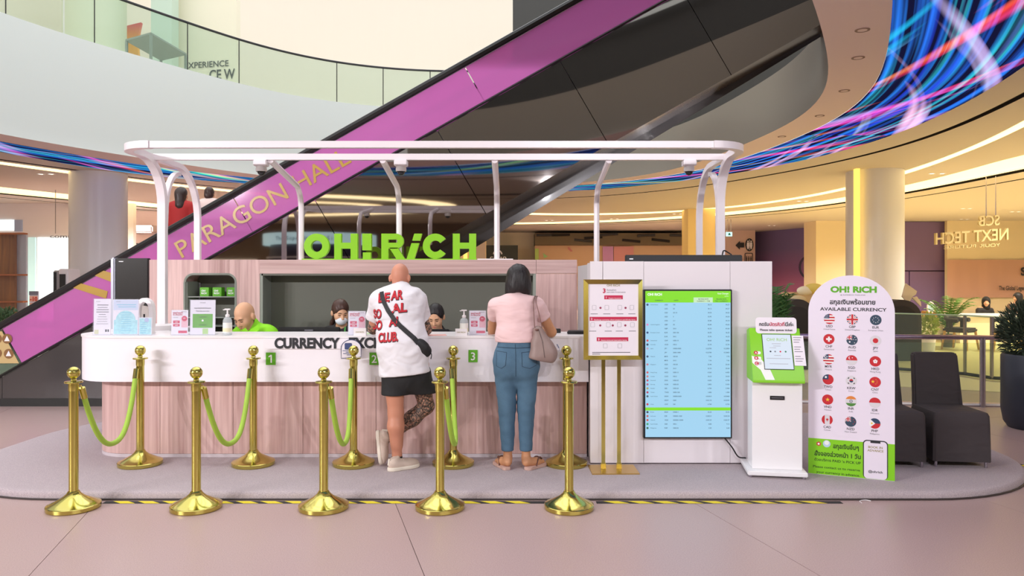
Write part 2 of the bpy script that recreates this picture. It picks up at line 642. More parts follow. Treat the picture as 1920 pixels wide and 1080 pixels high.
# ---- LED screen ring
def led_material():
    m = bpy.data.materials.new('led_screen')
    m.use_nodes = True
    nt = m.node_tree
    N, L = nt.nodes, nt.links
    for n in list(N):
        N.remove(n)
    out = N.new('ShaderNodeOutputMaterial')
    em = N.new('ShaderNodeEmission')
    uv = N.new('ShaderNodeUVMap')

    def layer(skew, su, sv, seed, lo, hi, ramp):
        sep = N.new('ShaderNodeSeparateXYZ')
        L.new(uv.outputs[0], sep.inputs[0])
        ma = N.new('ShaderNodeMath')
        ma.operation = 'MULTIPLY_ADD'
        L.new(sep.outputs[0], ma.inputs[0])
        ma.inputs[1].default_value = skew
        L.new(sep.outputs[1], ma.inputs[2])
        cb = N.new('ShaderNodeCombineXYZ')
        mu = N.new('ShaderNodeMath')
        mu.operation = 'MULTIPLY'
        mu.inputs[1].default_value = su
        L.new(sep.outputs[0], mu.inputs[0])
        mv = N.new('ShaderNodeMath')
        mv.operation = 'MULTIPLY'
        mv.inputs[1].default_value = sv
        L.new(ma.outputs[0], mv.inputs[0])
        L.new(mu.outputs[0], cb.inputs[0])
        L.new(mv.outputs[0], cb.inputs[1])
        cb.inputs[2].default_value = seed
        no = N.new('ShaderNodeTexNoise')
        no.inputs['Scale'].default_value = 1.0
        no.inputs['Detail'].default_value = 2.5
        L.new(cb.outputs[0], no.inputs['Vector'])
        rp = N.new('ShaderNodeMapRange')
        rp.inputs[1].default_value = lo
        rp.inputs[2].default_value = hi
        L.new(no.outputs[0], rp.inputs[0])
        # hue picked by a slow noise
        no2 = N.new('ShaderNodeTexNoise')
        no2.inputs['Scale'].default_value = 0.6
        no2.inputs['Detail'].default_value = 1.0
        cb2 = N.new('ShaderNodeCombineXYZ')
        L.new(mu.outputs[0], cb2.inputs[0])
        L.new(mv.outputs[0], cb2.inputs[1])
        cb2.inputs[2].default_value = seed + 7
        L.new(cb2.outputs[0], no2.inputs['Vector'])
        cr = N.new('ShaderNodeValToRGB')
        cr.color_ramp.elements[0].position = ramp[0][0]
        cr.color_ramp.elements[0].color = C(ramp[0][1])
        cr.color_ramp.elements[1].position = ramp[-1][0]
        cr.color_ramp.elements[1].color = C(ramp[-1][1])
        for p_, c_ in ramp[1:-1]:
            e = cr.color_ramp.elements.new(p_)
            e.color = C(c_)
        L.new(no2.outputs[0], cr.inputs[0])
        mm = N.new('ShaderNodeMix')
        mm.data_type = 'RGBA'
        mm.inputs[6].default_value = (0, 0, 0, 1)
        L.new(rp.outputs[0], mm.inputs[0])
        L.new(cr.outputs[0], mm.inputs[7])
        return mm.outputs[2]
    a = layer(0.0, 0.10, 9.0, 1.0, 0.44, 0.68, [(0.30, '#1f3fd0'), (0.5, '#2a8cff'), (0.62, '#38e0e8'), (0.72, '#7f5cff')])
    b = layer(0.42, 0.16, 2.2, 4.0, 0.52, 0.68, [(0.32, '#18c8ff'), (0.45, '#ff4fd8'), (0.52, '#ff3a30'), (0.60, '#ffe14a'), (0.7, '#2fe07a')])
    c = layer(-0.30, 0.12, 2.6, 9.0, 0.58, 0.72, [(0.35, '#e8f4ff'), (0.5, '#d8b8ff'), (0.65, '#ffc0e8')])
    base = N.new('ShaderNodeMix')
    base.data_type = 'RGBA'
    base.blend_type = 'ADD'
    base.inputs[0].default_value = 1
    base.inputs[6].default_value = C('#141432')
    L.new(a, base.inputs[7])
    prev = base.outputs[2]
    for q in (b, c):
        s = N.new('ShaderNodeMix')
        s.data_type = 'RGBA'
        s.blend_type = 'SCREEN'
        s.inputs[0].default_value = 1
        L.new(prev, s.inputs[6])
        L.new(q, s.inputs[7])
        prev = s.outputs[2]
    L.new(prev, em.inputs[0])
    em.inputs[1].default_value = 0.85
    L.new(em.outputs[0], out.inputs[0])
    return m


def led_ring():
    n = len(TH)
    me = bpy.data.meshes.new('led_screen')
    v, f, uvs = [], [], []
    K = 6
    for k in range(K + 1):
        t = k / K
        for i in range(n):
            v.append(ringpt(rB * (1 - t) + rC * t, i, ZC - 0.004))
    for k in range(K):
        for i in range(n):
            j = (i + 1) % n
            f.append((k * n + i, (k + 1) * n + i, (k + 1) * n + j, k * n + j))
            for kk, ii in ((k, i), (k + 1, i), (k + 1, i + 1), (k, i + 1)):
                wdt = (rC - rB)[ii % n] * H
                uvs.append((ii * math.radians(2.5) * 9.0, kk / K * wdt))
    me.from_pydata(v, [], f)
    l = me.uv_layers.new(name='UVMap')
    for i, q in enumerate(uvs):
        l.data[i].uv = q
    me.materials.append(led_material())
    o = bpy.data.objects.new('led_screen', me)
    COL.objects.link(o)
    return tag(o, 'curved ceiling video screen with blue and neon light streaks', 'video screen')


led_ring()

# ---- fascia of the level above
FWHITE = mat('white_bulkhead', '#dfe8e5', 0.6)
FGREY = mat('shaded_grey_bulkhead', '#8d867c', 0.28, 0.35)  # shade on this side of the opening is put into the grey
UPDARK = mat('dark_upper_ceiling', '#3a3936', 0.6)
I75 = 30                                        # index of 75 degrees
n = len(TH)
g = G()
strip(g, rA, rA, ZC, ZU, I75, 108)
strip(g, rA, rA + 0.03, ZU, ZU, I75, 108)
struct(g.build('wall_atrium_left', FWHITE, smooth=True, fix=False), 'tall white curved bulkhead of the level above')
g = G()
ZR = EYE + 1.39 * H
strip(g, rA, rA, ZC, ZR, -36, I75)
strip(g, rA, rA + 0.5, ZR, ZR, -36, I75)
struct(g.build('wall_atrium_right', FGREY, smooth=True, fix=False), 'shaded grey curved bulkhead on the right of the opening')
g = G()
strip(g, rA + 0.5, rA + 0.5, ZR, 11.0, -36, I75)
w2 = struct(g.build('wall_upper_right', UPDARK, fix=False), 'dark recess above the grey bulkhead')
g = G()
strip(g, rA + 0.42, rA + 0.42, ZR + 1.35, ZR + 1.45, -36, I75)
g.build('ledge', FWHITE, w2, fix=False)
g = G()
for i in range(-32, 12, 4):
    p, q = ringpt(rA + 0.46, i, ZR + 1.5), ringpt(rA + 0.46, i, 11)
    g.tube([p, q], 0.05, 4)
g.build('mullion', GAP, w2)

# upper level floor, wall
g = G()
strip(g, rA + 0.03, np.full(n, 13.0), ZU - 0.02, ZU - 0.02, I75, 108)
struct(g.build('floor_upper', mat('upper_floor', '#d9d2c4', 0.4), fix=False))
g = G()
rW = rA + 2.3
strip(g, rW, rW, ZU, ZU + 6, I75, 100)
struct(g.build('wall_upper_left', mat('cream_wall', '#efe6d6', 0.6), fix=False))
rW = np.full(n, 11.9)

# glass railing of the level above: one pane between joints
RAIL = thing('glass_railing', 'frameless glass railing with slim dark handrail on the white bulkhead', 'railing', ringpt(rA, 60, ZU))
jt = []
for u_ in (-330, -170, 5, 190, 355, 443):
    best = min(range(40, 90), key=lambda i: abs(960 + F_PX * ringpt(rA, i, 0)[0] / ringpt(rA, i, 0)[1] - u_))
    jt.append(best)
jt = sorted(set(jt), reverse=True) + [44, 40, 36, 33, 30]
for a_, b_ in zip(jt[:-1], jt[1:]):
    g = G()
    strip(g, rA + 0.01, rA + 0.01, ZU, ZU + 1.08, b_, a_)
    strip(g, rA + 0.016, rA + 0.016, ZU, ZU + 1.08, b_, a_)
    g.build('glass_pane', GLASSG, RAIL, world=True, fix=False)
    p = ringpt(rA + 0.008, a_, ZU)
    G().tube([p, (p[0], p[1], ZU + 1.08)], 0.012, 4).build('joint', BLACKM, RAIL, world=True)
G().tube([ringpt(rA + 0.012, i, ZU + 1.1) for i in range(30, jt[0] + 1)], 0.03, 6).build('handrail', DARKM, RAIL, world=True, smooth=True)

# things on the level above
g = G().lathe([(0.73, 0), (0.73, 4.5)], 40, (px(178, 19), 19, ZU))
struct(tag(g.build('column_upper', mat('pale_olive_column', '#dfe2c8', 0.5), smooth=True), 'broad pale olive column behind the upper glass railing'))
g = G().bx(px(283, 19.3), px(322, 19.3), 19.3, 19.7, ZU, ZU + 4.5)
struct(tag(g.build('column_upper_slim', mat('sage_column', '#c8dccb', 0.5)), 'slim sage green pillar behind the upper glass railing'))
g = G().bx(px(118, 18.4), px(126, 18.4), 18.4, 18.5, ZU, ZU + 4.5)
struct(g.build('column_upper_post', WHITE), 'narrow white post behind the upper glass railing')
g = G().bx(-17.5, px(117, 20.5), 20.5, 20.7, ZU, ZU + 4.5)
struct(g.build('wall_upper_green', mat('mint_wall', '#bcd3c4', 0.5)), 'mint wall beyond the upper railing')
sw = thing('sign_wall', 'cream wall with dark lettering behind the upper glass railing', 'sign', (px(380, 20), 20, ZU))
G().bx(px(322, 20), px(443, 20), 20, 20.3, ZU, ZU + 3.2).build('panel', mat('cream_panel', '#efe9d2', 0.5), sw, world=True)
G().text('EXPERIENCE', (px(347, 20), 19.98, pz(129, 20)), (1, 0, 0.06), (0, 0, 1), 0.165, 'l', 0.012, width=px(429, 20) - px(347, 20)).build('lettering', INK, sw, world=True)
G().text('CE W', (px(393, 20), 19.98, pz(150, 20)), (1, 0, 0.06), (0, 0, 1), 0.27, 'l', 0.02, width=px(441, 20) - px(393, 20)).build('lettering', INK, sw, world=True)
# orange display panel: gradient print
om = mat('sunset_print', '#ff8a2a', 0.5)
nt = om.node_tree
tc = nt.nodes.new('ShaderNodeTexCoord')
sx = nt.nodes.new('ShaderNodeSeparateXYZ')
nt.links.new(tc.outputs['Generated'], sx.inputs[0])
cr = nt.nodes.new('ShaderNodeValToRGB')
cr.color_ramp.elements[0].color = C('#ffb52e')
cr.color_ramp.elements[0].position = 0.5
cr.color_ramp.elements[1].color = C('#e2363a')
cr.color_ramp.elements[1].position = 0.95
nt.links.new(sx.outputs[2], cr.inputs[0])
nt.links.new(cr.outputs[0], nt.nodes['Principled BSDF'].inputs['Base Color'])
Y_ = 20.2
pts = [(px(u, Y_), pz(v, Y_)) for u, v in ((234, 118), (262, 118), (260, 90), (262, 62), (266, 43), (245, 48), (234, 51))]
tag(G().slab(pts, (0, Y_, 0), (1, 0, 0), (0, 0, 1), -0.05, 0.05).build('gradient_backdrop', om), 'orange to red gradient backdrop behind the upper glass railing', 'backdrop')
dt = thing('display_table', 'long grey display table behind the upper glass railing', 'table', (px(300, 18), 18, ZU))
GREYT = mat('grey_table', '#8f9a93', 0.5)
top = [(px(235, 17.4), 17.4), (px(283, 16.9), 16.9), (px(350, 18.5), 18.5), (px(302, 19.0), 19.0)]
G().prism(top, ZU + 0.75, ZU + 0.79).build('table_top', GREYT, dt, world=True)
for x, y in [(px(237, 17.41), 17.42), (px(283, 16.95), 16.95), (px(348, 18.48), 18.48), (px(302, 18.95), 18.95)]:
    G().box((x, y, ZU + 0.375), (0.05, 0.05, 0.75)).build('leg', GREYT, dt, world=True)

# ------------------------------------------------------------------ floor: big slabs set at a slant
FLOORM = speckle('rose_terrazzo', '#c3aaa3', '#b39993', 150, 0.36, c3='#e4dce6')
FJOINT = mat('floor_joint', '#ab938d', 0.7)
fl = struct(G().bx(-60, 60, -30, 60, -0.08, -0.03).build('floor', FJOINT), 'rose terrazzo floor of large slabs')
fd, fn = Vector((-0.27, 0.963, 0)).normalized(), Vector((0.963, 0.27, 0)).normalized()
SW, SL = 2.08, 4.16
base_me = None
arot = math.atan2(fn.y, fn.x)
for i in range(-14, 16):
    for j in range(-5, 12):
        ctr = fn * (0.63 + SW * (i + 0.5)) + fd * (2.6 + SL * (j + 0.5))
        if not (-16 < ctr.x < 22 and -8 < ctr.y < 46):
            continue
        if base_me is None:
            o = G().box((0, 0, -0.0155), (SW - 0.004, SL - 0.004, 0.031)).build('floor_slab', FLOORM, fl)
            base_me = o.data
        else:
            o = bpy.data.objects.new('floor_slab', base_me)
            COL.objects.link(o)
            o.parent = fl
        o.location = ctr
        o.rotation_euler = (0, 0, arot)

# ------------------------------------------------------------------ carpeted platform
CARPET = speckle('grey_carpet', '#c8bcbd', '#aba0a4', 170, 0.95, bump=0.35, c3='#e6dde2')
PT = 0.06
plan = rrect(-4.65, 5.47, 4.35, 8.6, 1.28, 14)


def inset(pts, d):
    cx, cy = -0.15, 7.03
    return rrect(-4.65 - d, 5.47 - d, 4.35 + d, 8.6 + d, 1.28 + d, 14)


g = G()
rows = [(0.055, 0.0), (0.052, 0.03), (0.044, 0.05), (0.025, 0.0585), (-0.02, PT)]
m_ = len(plan)
v = []
for d_, z_ in rows:
    v += [(x, y, z_) for x, y in inset(plan, d_)]
f = [(r * m_ + i, r * m_ + (i + 1) % m_, (r + 1) * m_ + (i + 1) % m_, (r + 1) * m_ + i) for r in range(len(rows) - 1) for i in range(m_)]
f.append(tuple(range((len(rows) - 1) * m_, len(rows) * m_)))
g.add(v, f)
platform = tag(g.build('carpet_platform', CARPET, smooth=0.9), 'low oval grey carpeted platform under the counter', 'platform')
G().tube([(x, y, 0.006) for x, y in inset(plan, 0.062)], 0.008, 6, True).build('edge_trim', mat('dark_edge_trim', '#3c3230', 0.6), platform)
# hazard tape on the floor along the platform edge: black strip with yellow bars
YEL = mat('yellow_tape', '#e8d21c', 0.5)
TAPEB = mat('black_tape', '#1c1a1a', 0.55)
for (u0, u1, lab, ph) in ((195, 1022, 'yellow and black hazard tape along the platform left of centre', 0.0), (1118, 1578, 'yellow and black hazard tape along the platform below the kiosk', 0.06)):
    Yt = 5.355
    x0, x1 = px(u0, Yt), px(u1, Yt)
    tp = thing('hazard_tape', lab, 'tape', (x0, Yt, 0), 0)
    G().bx(x0, x1, Yt - 0.028, Yt + 0.028, 0.0, 0.0015).build('tape_strip', TAPEB, tp, world=True)
    x = x0 + 0.05
    while x < x1 - 0.18:
        G().flat([(x + 0.08, -0.028), (x + 0.19, -0.028), (x + 0.11, 0.028), (x, 0.028)], (0, Yt, 0.0022), (1, 0, 0), (0, 1, 0)).build('tape_bar', YEL, tp, world=True)
        x += 0.178
tp = thing('hazard_tape', 'short yellow and black tape by the right platform end', 'tape', (4.42, 6.42, 0), 1.9)
G().box((0, 0, 0.001), (0.3, 0.05, 0.002)).build('tape_strip', TAPEB, tp)
G().box((-0.07, 0, 0.0024), (0.12, 0.05, 0.001)).build('tape_bar', YEL, tp)

# ------------------------------------------------------------------ escalator
YE = 9.34
SLP = 0.566
CA, SA = math.cos(math.atan(SLP)), math.sin(math.atan(SLP))
ESC = thing('escalator', 'escalator with magenta glass sides rising to the upper right', 'escalator', (-6.0, YE + 0.6, 0))
MAG = film('magenta_film', '#dd80cc', 0.34, 0.1, '#d468b8')
MIRR = mat('dark_mirror_cladding', '#a09a98', 0.03, 1.0)
CLAD = mat('charcoal_cladding', '#4c4849', 0.22, 0.3, coat=0.3)


def zl(x):            # lower edge of the glass
    return 0.391 + (x + 6.46) * SLP


def zh(x):            # handrail
    return 1.02 + (x + 6.46) * SLP


def esc_pane(x0, x1, y, m, slant=True):
    dz = zh(0) - zl(0) - 0.03
    sx_ = dz * SA * CA if slant else 0.0
    pts = [(x0, zl(x0)), (x1, zl(x1)), (x1 - sx_, zl(x1) + dz - sx_ * SLP), (x0 - sx_, zl(x0) + dz - sx_ * SLP)]
    return G().slab(pts, (0, y, 0), (1, 0, 0), (0, 0, 1), -0.006, 0.006).build('glass_pane', m, ESC, world=True)


X0 = px(41, YE)
step = 2.92
xs_ = [X0 + step * k + (0.006) for k in range(5)]
for k in range(4):
    esc_pane(xs_[k], xs_[k + 1] - 0.012, YE, MAG)
    esc_pane(xs_[k], xs_[k + 1] - 0.012, YE + 1.25, MAG)
esc_pane(-8.2, X0 - 0.012, YE, GLASS)
esc_pane(-8.2, X0 - 0.012, YE + 1.25, GLASS)
HR = mat('handrail_rubber', '#1b1718', 0.4)
for y in (YE, YE + 1.25):
    xa, xb = -8.4, 5.6
    G().tube([(xa - 0.5, y, 0.95), (xa, y, zh(xa) if zh(xa) > 0.95 else 0.95)] + [(x, y, zh(x)) for x in np.linspace(-6.6, xb, 30)], 0.045, 8).build('handrail', HR, ESC, world=True, smooth=True)
    G().tube([(x, y, zh(x) - 0.055) for x in np.linspace(-6.6, xb, 10)], 0.012, 4).build('handrail_guide', STEEL, ESC, world=True)
    G().tube([(x, y - 0.005, zl(x) - 0.01) for x in np.linspace(-7.1, xb, 10)], 0.018, 4).build('deck_edge', DARKM, ESC, world=True)
# cladding panels of the side: seams square to the slope
TR = 1.43


def clad(x0, x1, m, nm='cladding_panel'):
    sx_ = TR * SA * CA
    pts = []
    for x, s in ((x0, 0), (x1, 0)):
        pts.append((x, zl(x) - 0.03))
    lo = [(x1 + sx_, zl(x1) - TR * CA * CA), (x0 + sx_, zl(x0) - TR * CA * CA)]
    poly = pts + lo
    # clip to the floor
    out = []
    for i in range(len(poly)):
        a, b = poly[i], poly[(i + 1) % len(poly)]
        if a[1] >= 0:
            out.append(a)
        if (a[1] >= 0) != (b[1] >= 0):
            t = a[1] / (a[1] - b[1])
            out.append((a[0] + (b[0] - a[0]) * t, 0.0))
    if len(out) >= 3:
        G().slab(out[::-1], (0, YE + 0.01, 0), (1, 0, 0), (0, 0, 1), -0.02, 0.0).build(nm, m, ESC, world=True)


xs2 = [px(590, YE) + 1.55 * k for k in range(-2, 6)]
for a_, b_ in zip(xs2[1:-1], xs2[2:]):
    clad(a_ + 0.004, b_ - 0.004, MIRR)
# lower end: upright charcoal panels down to the floor with a black plinth
xl = -4.45
ups = [-9.6, px(3, YE), -5.0]
for a_, b_ in zip(ups[:-1], ups[1:]):
    pts = [(a_ + 0.003, 0.1), (b_ - 0.003, 0.1), (b_ - 0.003, max(0.3, zl(b_) - 0.03)), (a_ + 0.003, max(0.3, zl(a_) - 0.03))]
    G().slab(pts, (0, YE + 0.01, 0), (1, 0, 0), (0, 0, 1), -0.02, 0).build('cladding_panel', CLAD, ESC, world=True)
x1_ = xs2[1]
pts = [(-4.997, 0.1), (xl, 0.1), (x1_ + TR * SA * CA, zl(x1_) - TR * CA * CA), (x1_ - 0.004, zl(x1_) - 0.03), (-4.997, zl(-4.997) - 0.03)]
G().slab(pts, (0, YE + 0.012, 0), (1, 0, 0), (0, 0, 1), -0.02, 0).build('cladding_panel', CLAD, ESC, world=True)
G().bx(-9.6, xl, YE + 0.0, YE + 0.05, 0, 0.1).build('plinth', mat('black_plinth', '#1e1c1c', 0.5), ESC, world=True)
# soffit and far side
xe = 5.4
x_s = -6.0
g = G()
sf = lambda x: zl(x) - TR / 1.0
v = []
for x in (-3.9, xe):
    z = max(0.0, sf(x))
    v += [(x, YE + 0.02, z), (x, YE + 1.25, z)]
g.add(v, [(0, 1, 3, 2)])
g.build('soffit', mat('bronze_mirror_soffit', '#8a7460', 0.12, 0.8), ESC, world=True)
pts = [(-9.6, 0.0), (-3.9, 0.0), (xe, sf(xe)), (xe, zl(xe) - 0.03), (-6.9, zl(-6.9) - 0.03), (-9.6, 0.12)]
G().slab(pts, (0, YE + 1.27, 0), (1, 0, 0), (0, 0, 1), -0.02, 0).build('far_cladding', CLAD, ESC, world=True)
# steps
STEP = mat('step_metal', '#6b6a6d', 0.4, 0.8)
sm = None
for k in range(26):
    x = -6.9 + 0.4 * k
    z = zl(x + 0.2) - 0.16
    if sm is None:
        o = G().bx(-0.2, 0.2, -0.54, 0.54, -0.24, 0.0).build('step', STEP, ESC)
        sm = o.data
    else:
        o = bpy.data.objects.new('step', sm)
        COL.objects.link(o)
        o.parent = ESC
    o.location = Vector((x, YE + 0.62, z)) - ESC.location
# gold lettering and bands on the film
GOLDF = film('gold_film', '#c9a24a', 0.12, 0.25)
ux, uy = (CA, 0, SA), (-SA, 0, CA)
x_, z_ = px(342, YE), pz(484, YE)
G().text('PARAGON HALL', (x_, YE - 0.012, z_), ux, uy, 0.225, 'l', 0.004, width=2.46).build('lettering', GOLDF, ESC, world=True)
for poly in (((136, 539), (200, 560), (203, 546), (152, 531)), ((174, 515), (218, 532), (218, 514), (190, 506))):
    G().flat([(px(u, YE), pz(v, YE)) for u, v in poly], (0, YE - 0.012, 0), (1, 0, 0), (0, 0, 1)).build('gold_band', GOLDF, ESC, world=True)
# safety sticker on the lower clear pane
ST = mat('kraft_sticker', '#cdb079', 0.6)
STB = mat('brown_icon', '#8a5f34', 0.6)
pts = [(px(-60, YE), pz(622, YE)), (px(5, YE), pz(621, YE)), (px(37, YE), pz(681, YE)), (px(-60, YE), pz(681, YE))]
s_ = G().flat(pts[::-1], (0, YE - 0.014, 0), (1, 0, 0), (0, 0, 1)).build('safety_sticker', ST, ESC, world=True)
for (u, v, ic) in ((-4, 635, 0), (15, 635, 1), (-4, 662, 1), (18, 663, 2)):
    c_ = (px(u, YE), pz(v, YE))
    G().flat(circ(c_[0], c_[1], 0.062, 20), (0, YE - 0.017, 0), (1, 0, 0), (0, 0, 1)).build('icon', STB, s_, world=True)
    tri = [(c_[0] - 0.035, c_[1] - 0.03), (c_[0] + 0.035, c_[1] - 0.03), (c_[0], c_[1] + 0.04)]
    G().flat(tri, (0, YE - 0.02, 0), (1, 0, 0), (0, 0, 1)).build('icon_mark', WHITEINK, s_, world=True)
# ------------------------------------------------------------------ far hall: columns and walls
PEARL = mat('pearl_column', '#e8e6e8', 0.3)
CREAM = mat('cream_paint', '#ecd9b4', 0.6)
BEIGE = mat('beige_wall', '#e2c6a4', 0.65)
PINKW = mat('blush_wall', '#dcbcae', 0.65)
LITSTRIP = mat('yellow_light_strip', '#ffd766', 0.5, emit=0.9)
col1 = struct(G().lathe([(0.655, 0), (0.655, ZC)], 48, (px(185, 18.6), 18.6, 0)).build('column_left', PEARL, smooth=True), 'round pearl white column behind the escalator')
cR = struct(G().lathe([(0.655, 0), (0.655, ZC)], 48, (px(1640, 18.2), 18.2, 0)).build('column_right', PEARL, smooth=True), 'round cream column behind the arched sign')
G().bx(px(1604, 17.7), px(1611, 17.7), 17.66, 17.8, 0.1, ZC).build('light_strip', LITSTRIP, cR)
struct(G().bx(px(1530, 34), px(1586, 34), 34, 35.4, 0, ZC).build('column_square', CREAM), 'square cream pillar left of the round column')
struct(G().bx(px(1290, 28), px(1341, 28), 28, 29, 0, ZC).build('column_lit', mat('lit_cream', '#f0d28e', 0.6)), 'warm lit square pillar behind the right tube posts')  # warm light on the pillar is put into its yellower cream
c3 = struct(G().bx(px(862, 28), px(910, 28), 28, 29, 0, ZC).build('column_centre', BEIGE), 'beige pillar behind the green letters')
G().bx(px(869, 27.9), px(876, 27.9), 27.9, 28, 0.3, pz(425, 27.9)).build('light_strip', LITSTRIP, c3)
# walls
struct(G().bx(-60, 70, 47, 47.3, 0, ZC).build('wall_back', BEIGE), 'beige far wall')
wb = struct(G().bx(px(1003, 42), px(1290, 42), 42, 42.2, 0, pz(459, 42)).build('wall_mural', mat('peach_wall', '#f0c79a', 0.6)), 'peach mural wall')
MUR = {'#c9e87a': [(1003, 466), (1010, 466), (1010, 500), (1003, 500)], '#b8e89a': [(1018, 474), (1027, 481), (1020, 484)],
       '#e8958a': [(1065, 462), (1074, 471), (1070, 472), (1065, 467)], '#e9a9d8': [(1130, 462), (1150, 462), (1150, 500), (1130, 500)], '#f6a9a0': [(1151, 462), (1188, 462), (1188, 500), (1151, 500)]}
for c_, pl in MUR.items():
    G().flat([(px(u, 41.9), pz(v, 41.9)) for u, v in pl][::-1], (0, 41.9, 0), (1, 0, 0), (0, 0, 1)).build('mural_patch', mat('mural' + c_, c_, 0.6), wb)
struct(G().bx(px(1003, 41), px(1290, 41), 41, 45, pz(459, 41), pz(437, 41)).build('wall_dim_void', mat('dim_ceiling_void', '#77684f', 0.8)), 'dim open ceiling void above the mural')  # solid box; the void's dimness is put into its colour
# pipes and lamps in the void
rnd = random.Random(4)
vd = thing('ceiling_ducts', 'tangled ducts and lamps in the dim ceiling void above the mural', 'ducts', (px(1150, 40.5), 40.5, pz(459, 40.5)))
for k in range(9):
    u = 1010 + 30 * k + rnd.uniform(-8, 8)
    v_ = rnd.uniform(440, 452)
    G().tube([(px(u, 40.6), 40.6, pz(v_, 40.6)), (px(u + 34, 40.6), 40.7, pz(v_ + rnd.uniform(-5, 5), 40.6))], 0.07, 6).build('duct', [DARKM, GAP][k % 2], vd, world=True)
CACB = mat('olive_black_board', '#33362e', 0.6)
sg = thing('shop_sign', 'dark shop board with white round emblem and white capitals', 'sign', (px(940, 40), 40, 1.0))
G().bx(px(911, 40), px(971, 40), 40, 43.0, 0.0, pz(460, 40)).build('board', CACB, sg, world=True)
G().text('CACAO', (px(934, 39.9), 39.95, pz(487, 39.9)), size=0.17, bold=0.03, width=px(949, 39.9) - px(918, 39.9)).build('lettering', WHITEINK, sg, world=True)
a_ = [(px(933, 39.9) + 0.24 * math.cos(t), 39.94, pz(478, 39.9) - 0.05 + 0.3 * math.sin(t)) for t in np.linspace(0.3, math.pi - 0.3, 10)]
G().tube(a_, 0.04, 5).build('emblem', WHITEINK, sg, world=True)
struct(G().bx(px(910, 43), px(1003, 43), 43, 43.2, 0, ZC).build('wall_shop', CREAM), 'cream shop wall behind the dark board')
# toilet wall
tw = struct(G().bx(px(1341, 41), px(1416, 41), 41, 41.2, 0, ZC).build('wall_toilets', PINKW), 'blush wall with direction signs')
ws = thing('toilet_sign', 'black round restroom symbol with arrow on the blush wall', 'sign', (px(1400, 40.9), 40.9, pz(470, 40.9)))
Yw = 40.95
W_ = lambda L_: [(px(u, Yw), pz(v, Yw)) for u, v in L_]
G().slab(W_([(1379, 460), (1387, 468), (1387, 464), (1395, 464), (1395, 455), (1387, 455), (1387, 452)]), (0, Yw, 0), (1, 0, 0), (0, 0, 1), 0, 0.03).build('arrow', INK, ws, world=True)
G().slab(circ(px(1405, Yw), pz(459, Yw), 0.22, 24, 0.36), (0, Yw, 0), (1, 0, 0), (0, 0, 1), 0, 0.03).build('disc', INK, ws, world=True)
for du in (-3, 3):
    x, z = px(1405 + du, Yw), pz(459, Yw)
    g = G().flat(circ(x, z + 0.19, 0.045, 10), (0, Yw - 0.04, 0), (1, 0, 0), (0, 0, 1))
    g.flat([(x - 0.06, z + 0.13), (x - 0.07, z - 0.06), (x - 0.03, z - 0.24), (x + 0.03, z - 0.24), (x + 0.07, z - 0.06), (x + 0.06, z + 0.13)][::1], (0, Yw - 0.04, 0), (1, 0, 0), (0, 0, 1))
    g.build('figure', WHITEINK, ws, world=True)
G().tube([(px(1405, Yw), Yw - 0.04, pz(449, Yw)), (px(1405, Yw), Yw - 0.04, pz(469, Yw))], 0.012, 4).build('divider', WHITEINK, ws, world=True)
ls = thing('lift_sign', 'black framed lift symbol below the round restroom symbol', 'sign', (px(1404, 40.9), 40.9, pz(492, 40.9)))
fr = rrect(px(1397, Yw), pz(492, Yw), px(1411, Yw), pz(475, Yw), 0.05, 3)
G().tube([(x, Yw, z) for x, z in fr], 0.022, 4, True).build('frame', INK, ls, world=True)
for du in (-4, 0, 4):
    x, z = px(1404 + du, Yw), pz(484, Yw)
    G().flat(circ(x, z + 0.08, 0.03, 8), (0, Yw, 0), (1, 0, 0), (0, 0, 1)).flat([(x - 0.035, z + 0.04), (x - 0.025, z - 0.2), (x + 0.025, z - 0.2), (x + 0.035, z + 0.04)], (0, Yw, 0), (1, 0, 0), (0, 0, 1)).build('figure', INK, ls, world=True)
es = thing('exit_sign', 'small glowing cyan sign hanging near the blush wall', 'sign', (px(1367, 33), 33, pz(443, 33)))
G().bx(px(1362, 33), px(1373, 33), 33, 33.1, pz(443, 33), pz(435, 33)).build('light_box', mat('lit_cyan_sign', '#a8e8f0', 0.4, emit=0.7), es, world=True)
for u in (1364, 1371):
    G().tube([(px(u, 33), 33.05, pz(435, 33)), (px(u, 33), 33.05, ZC)], 0.02, 4).build('hanger', STEEL, es, world=True)
G().flat([(px(1365, 33), pz(441, 33)), (px(1370, 33), pz(441, 33)), (px(1369, 33), pz(437, 33)), (px(1366, 33), pz(437, 33))], (0, 32.99, 0), (1, 0, 0), (0, 0, 1)).build('pictogram', mat('teal_mark', '#2f8a94', 0.5), es, world=True)


# purple graphics wall: printed gradient (violet to rose towards the lower right)
def grad(name, stops, axis=2, rough=0.5):
    m = mat(name, '#806080', rough)
    nt = m.node_tree
    tc = nt.nodes.new('ShaderNodeTexCoord')
    sx = nt.nodes.new('ShaderNodeSeparateXYZ')
    nt.links.new(tc.outputs['Generated'], sx.inputs[0])
    cr = nt.nodes.new('ShaderNodeValToRGB')
    cr.color_ramp.elements[0].position = stops[0][0]
    cr.color_ramp.elements[0].color = C(stops[0][1])
    cr.color_ramp.elements[1].position = stops[-1][0]
    cr.color_ramp.elements[1].color = C(stops[-1][1])
    for p_, c_ in stops[1:-1]:
        cr.color_ramp.elements.new(p_).color = C(c_)
    nt.links.new(sx.outputs[axis], cr.inputs[0])
    nt.links.new(cr.outputs[0], nt.nodes['Principled BSDF'].inputs['Base Color'])
    return m


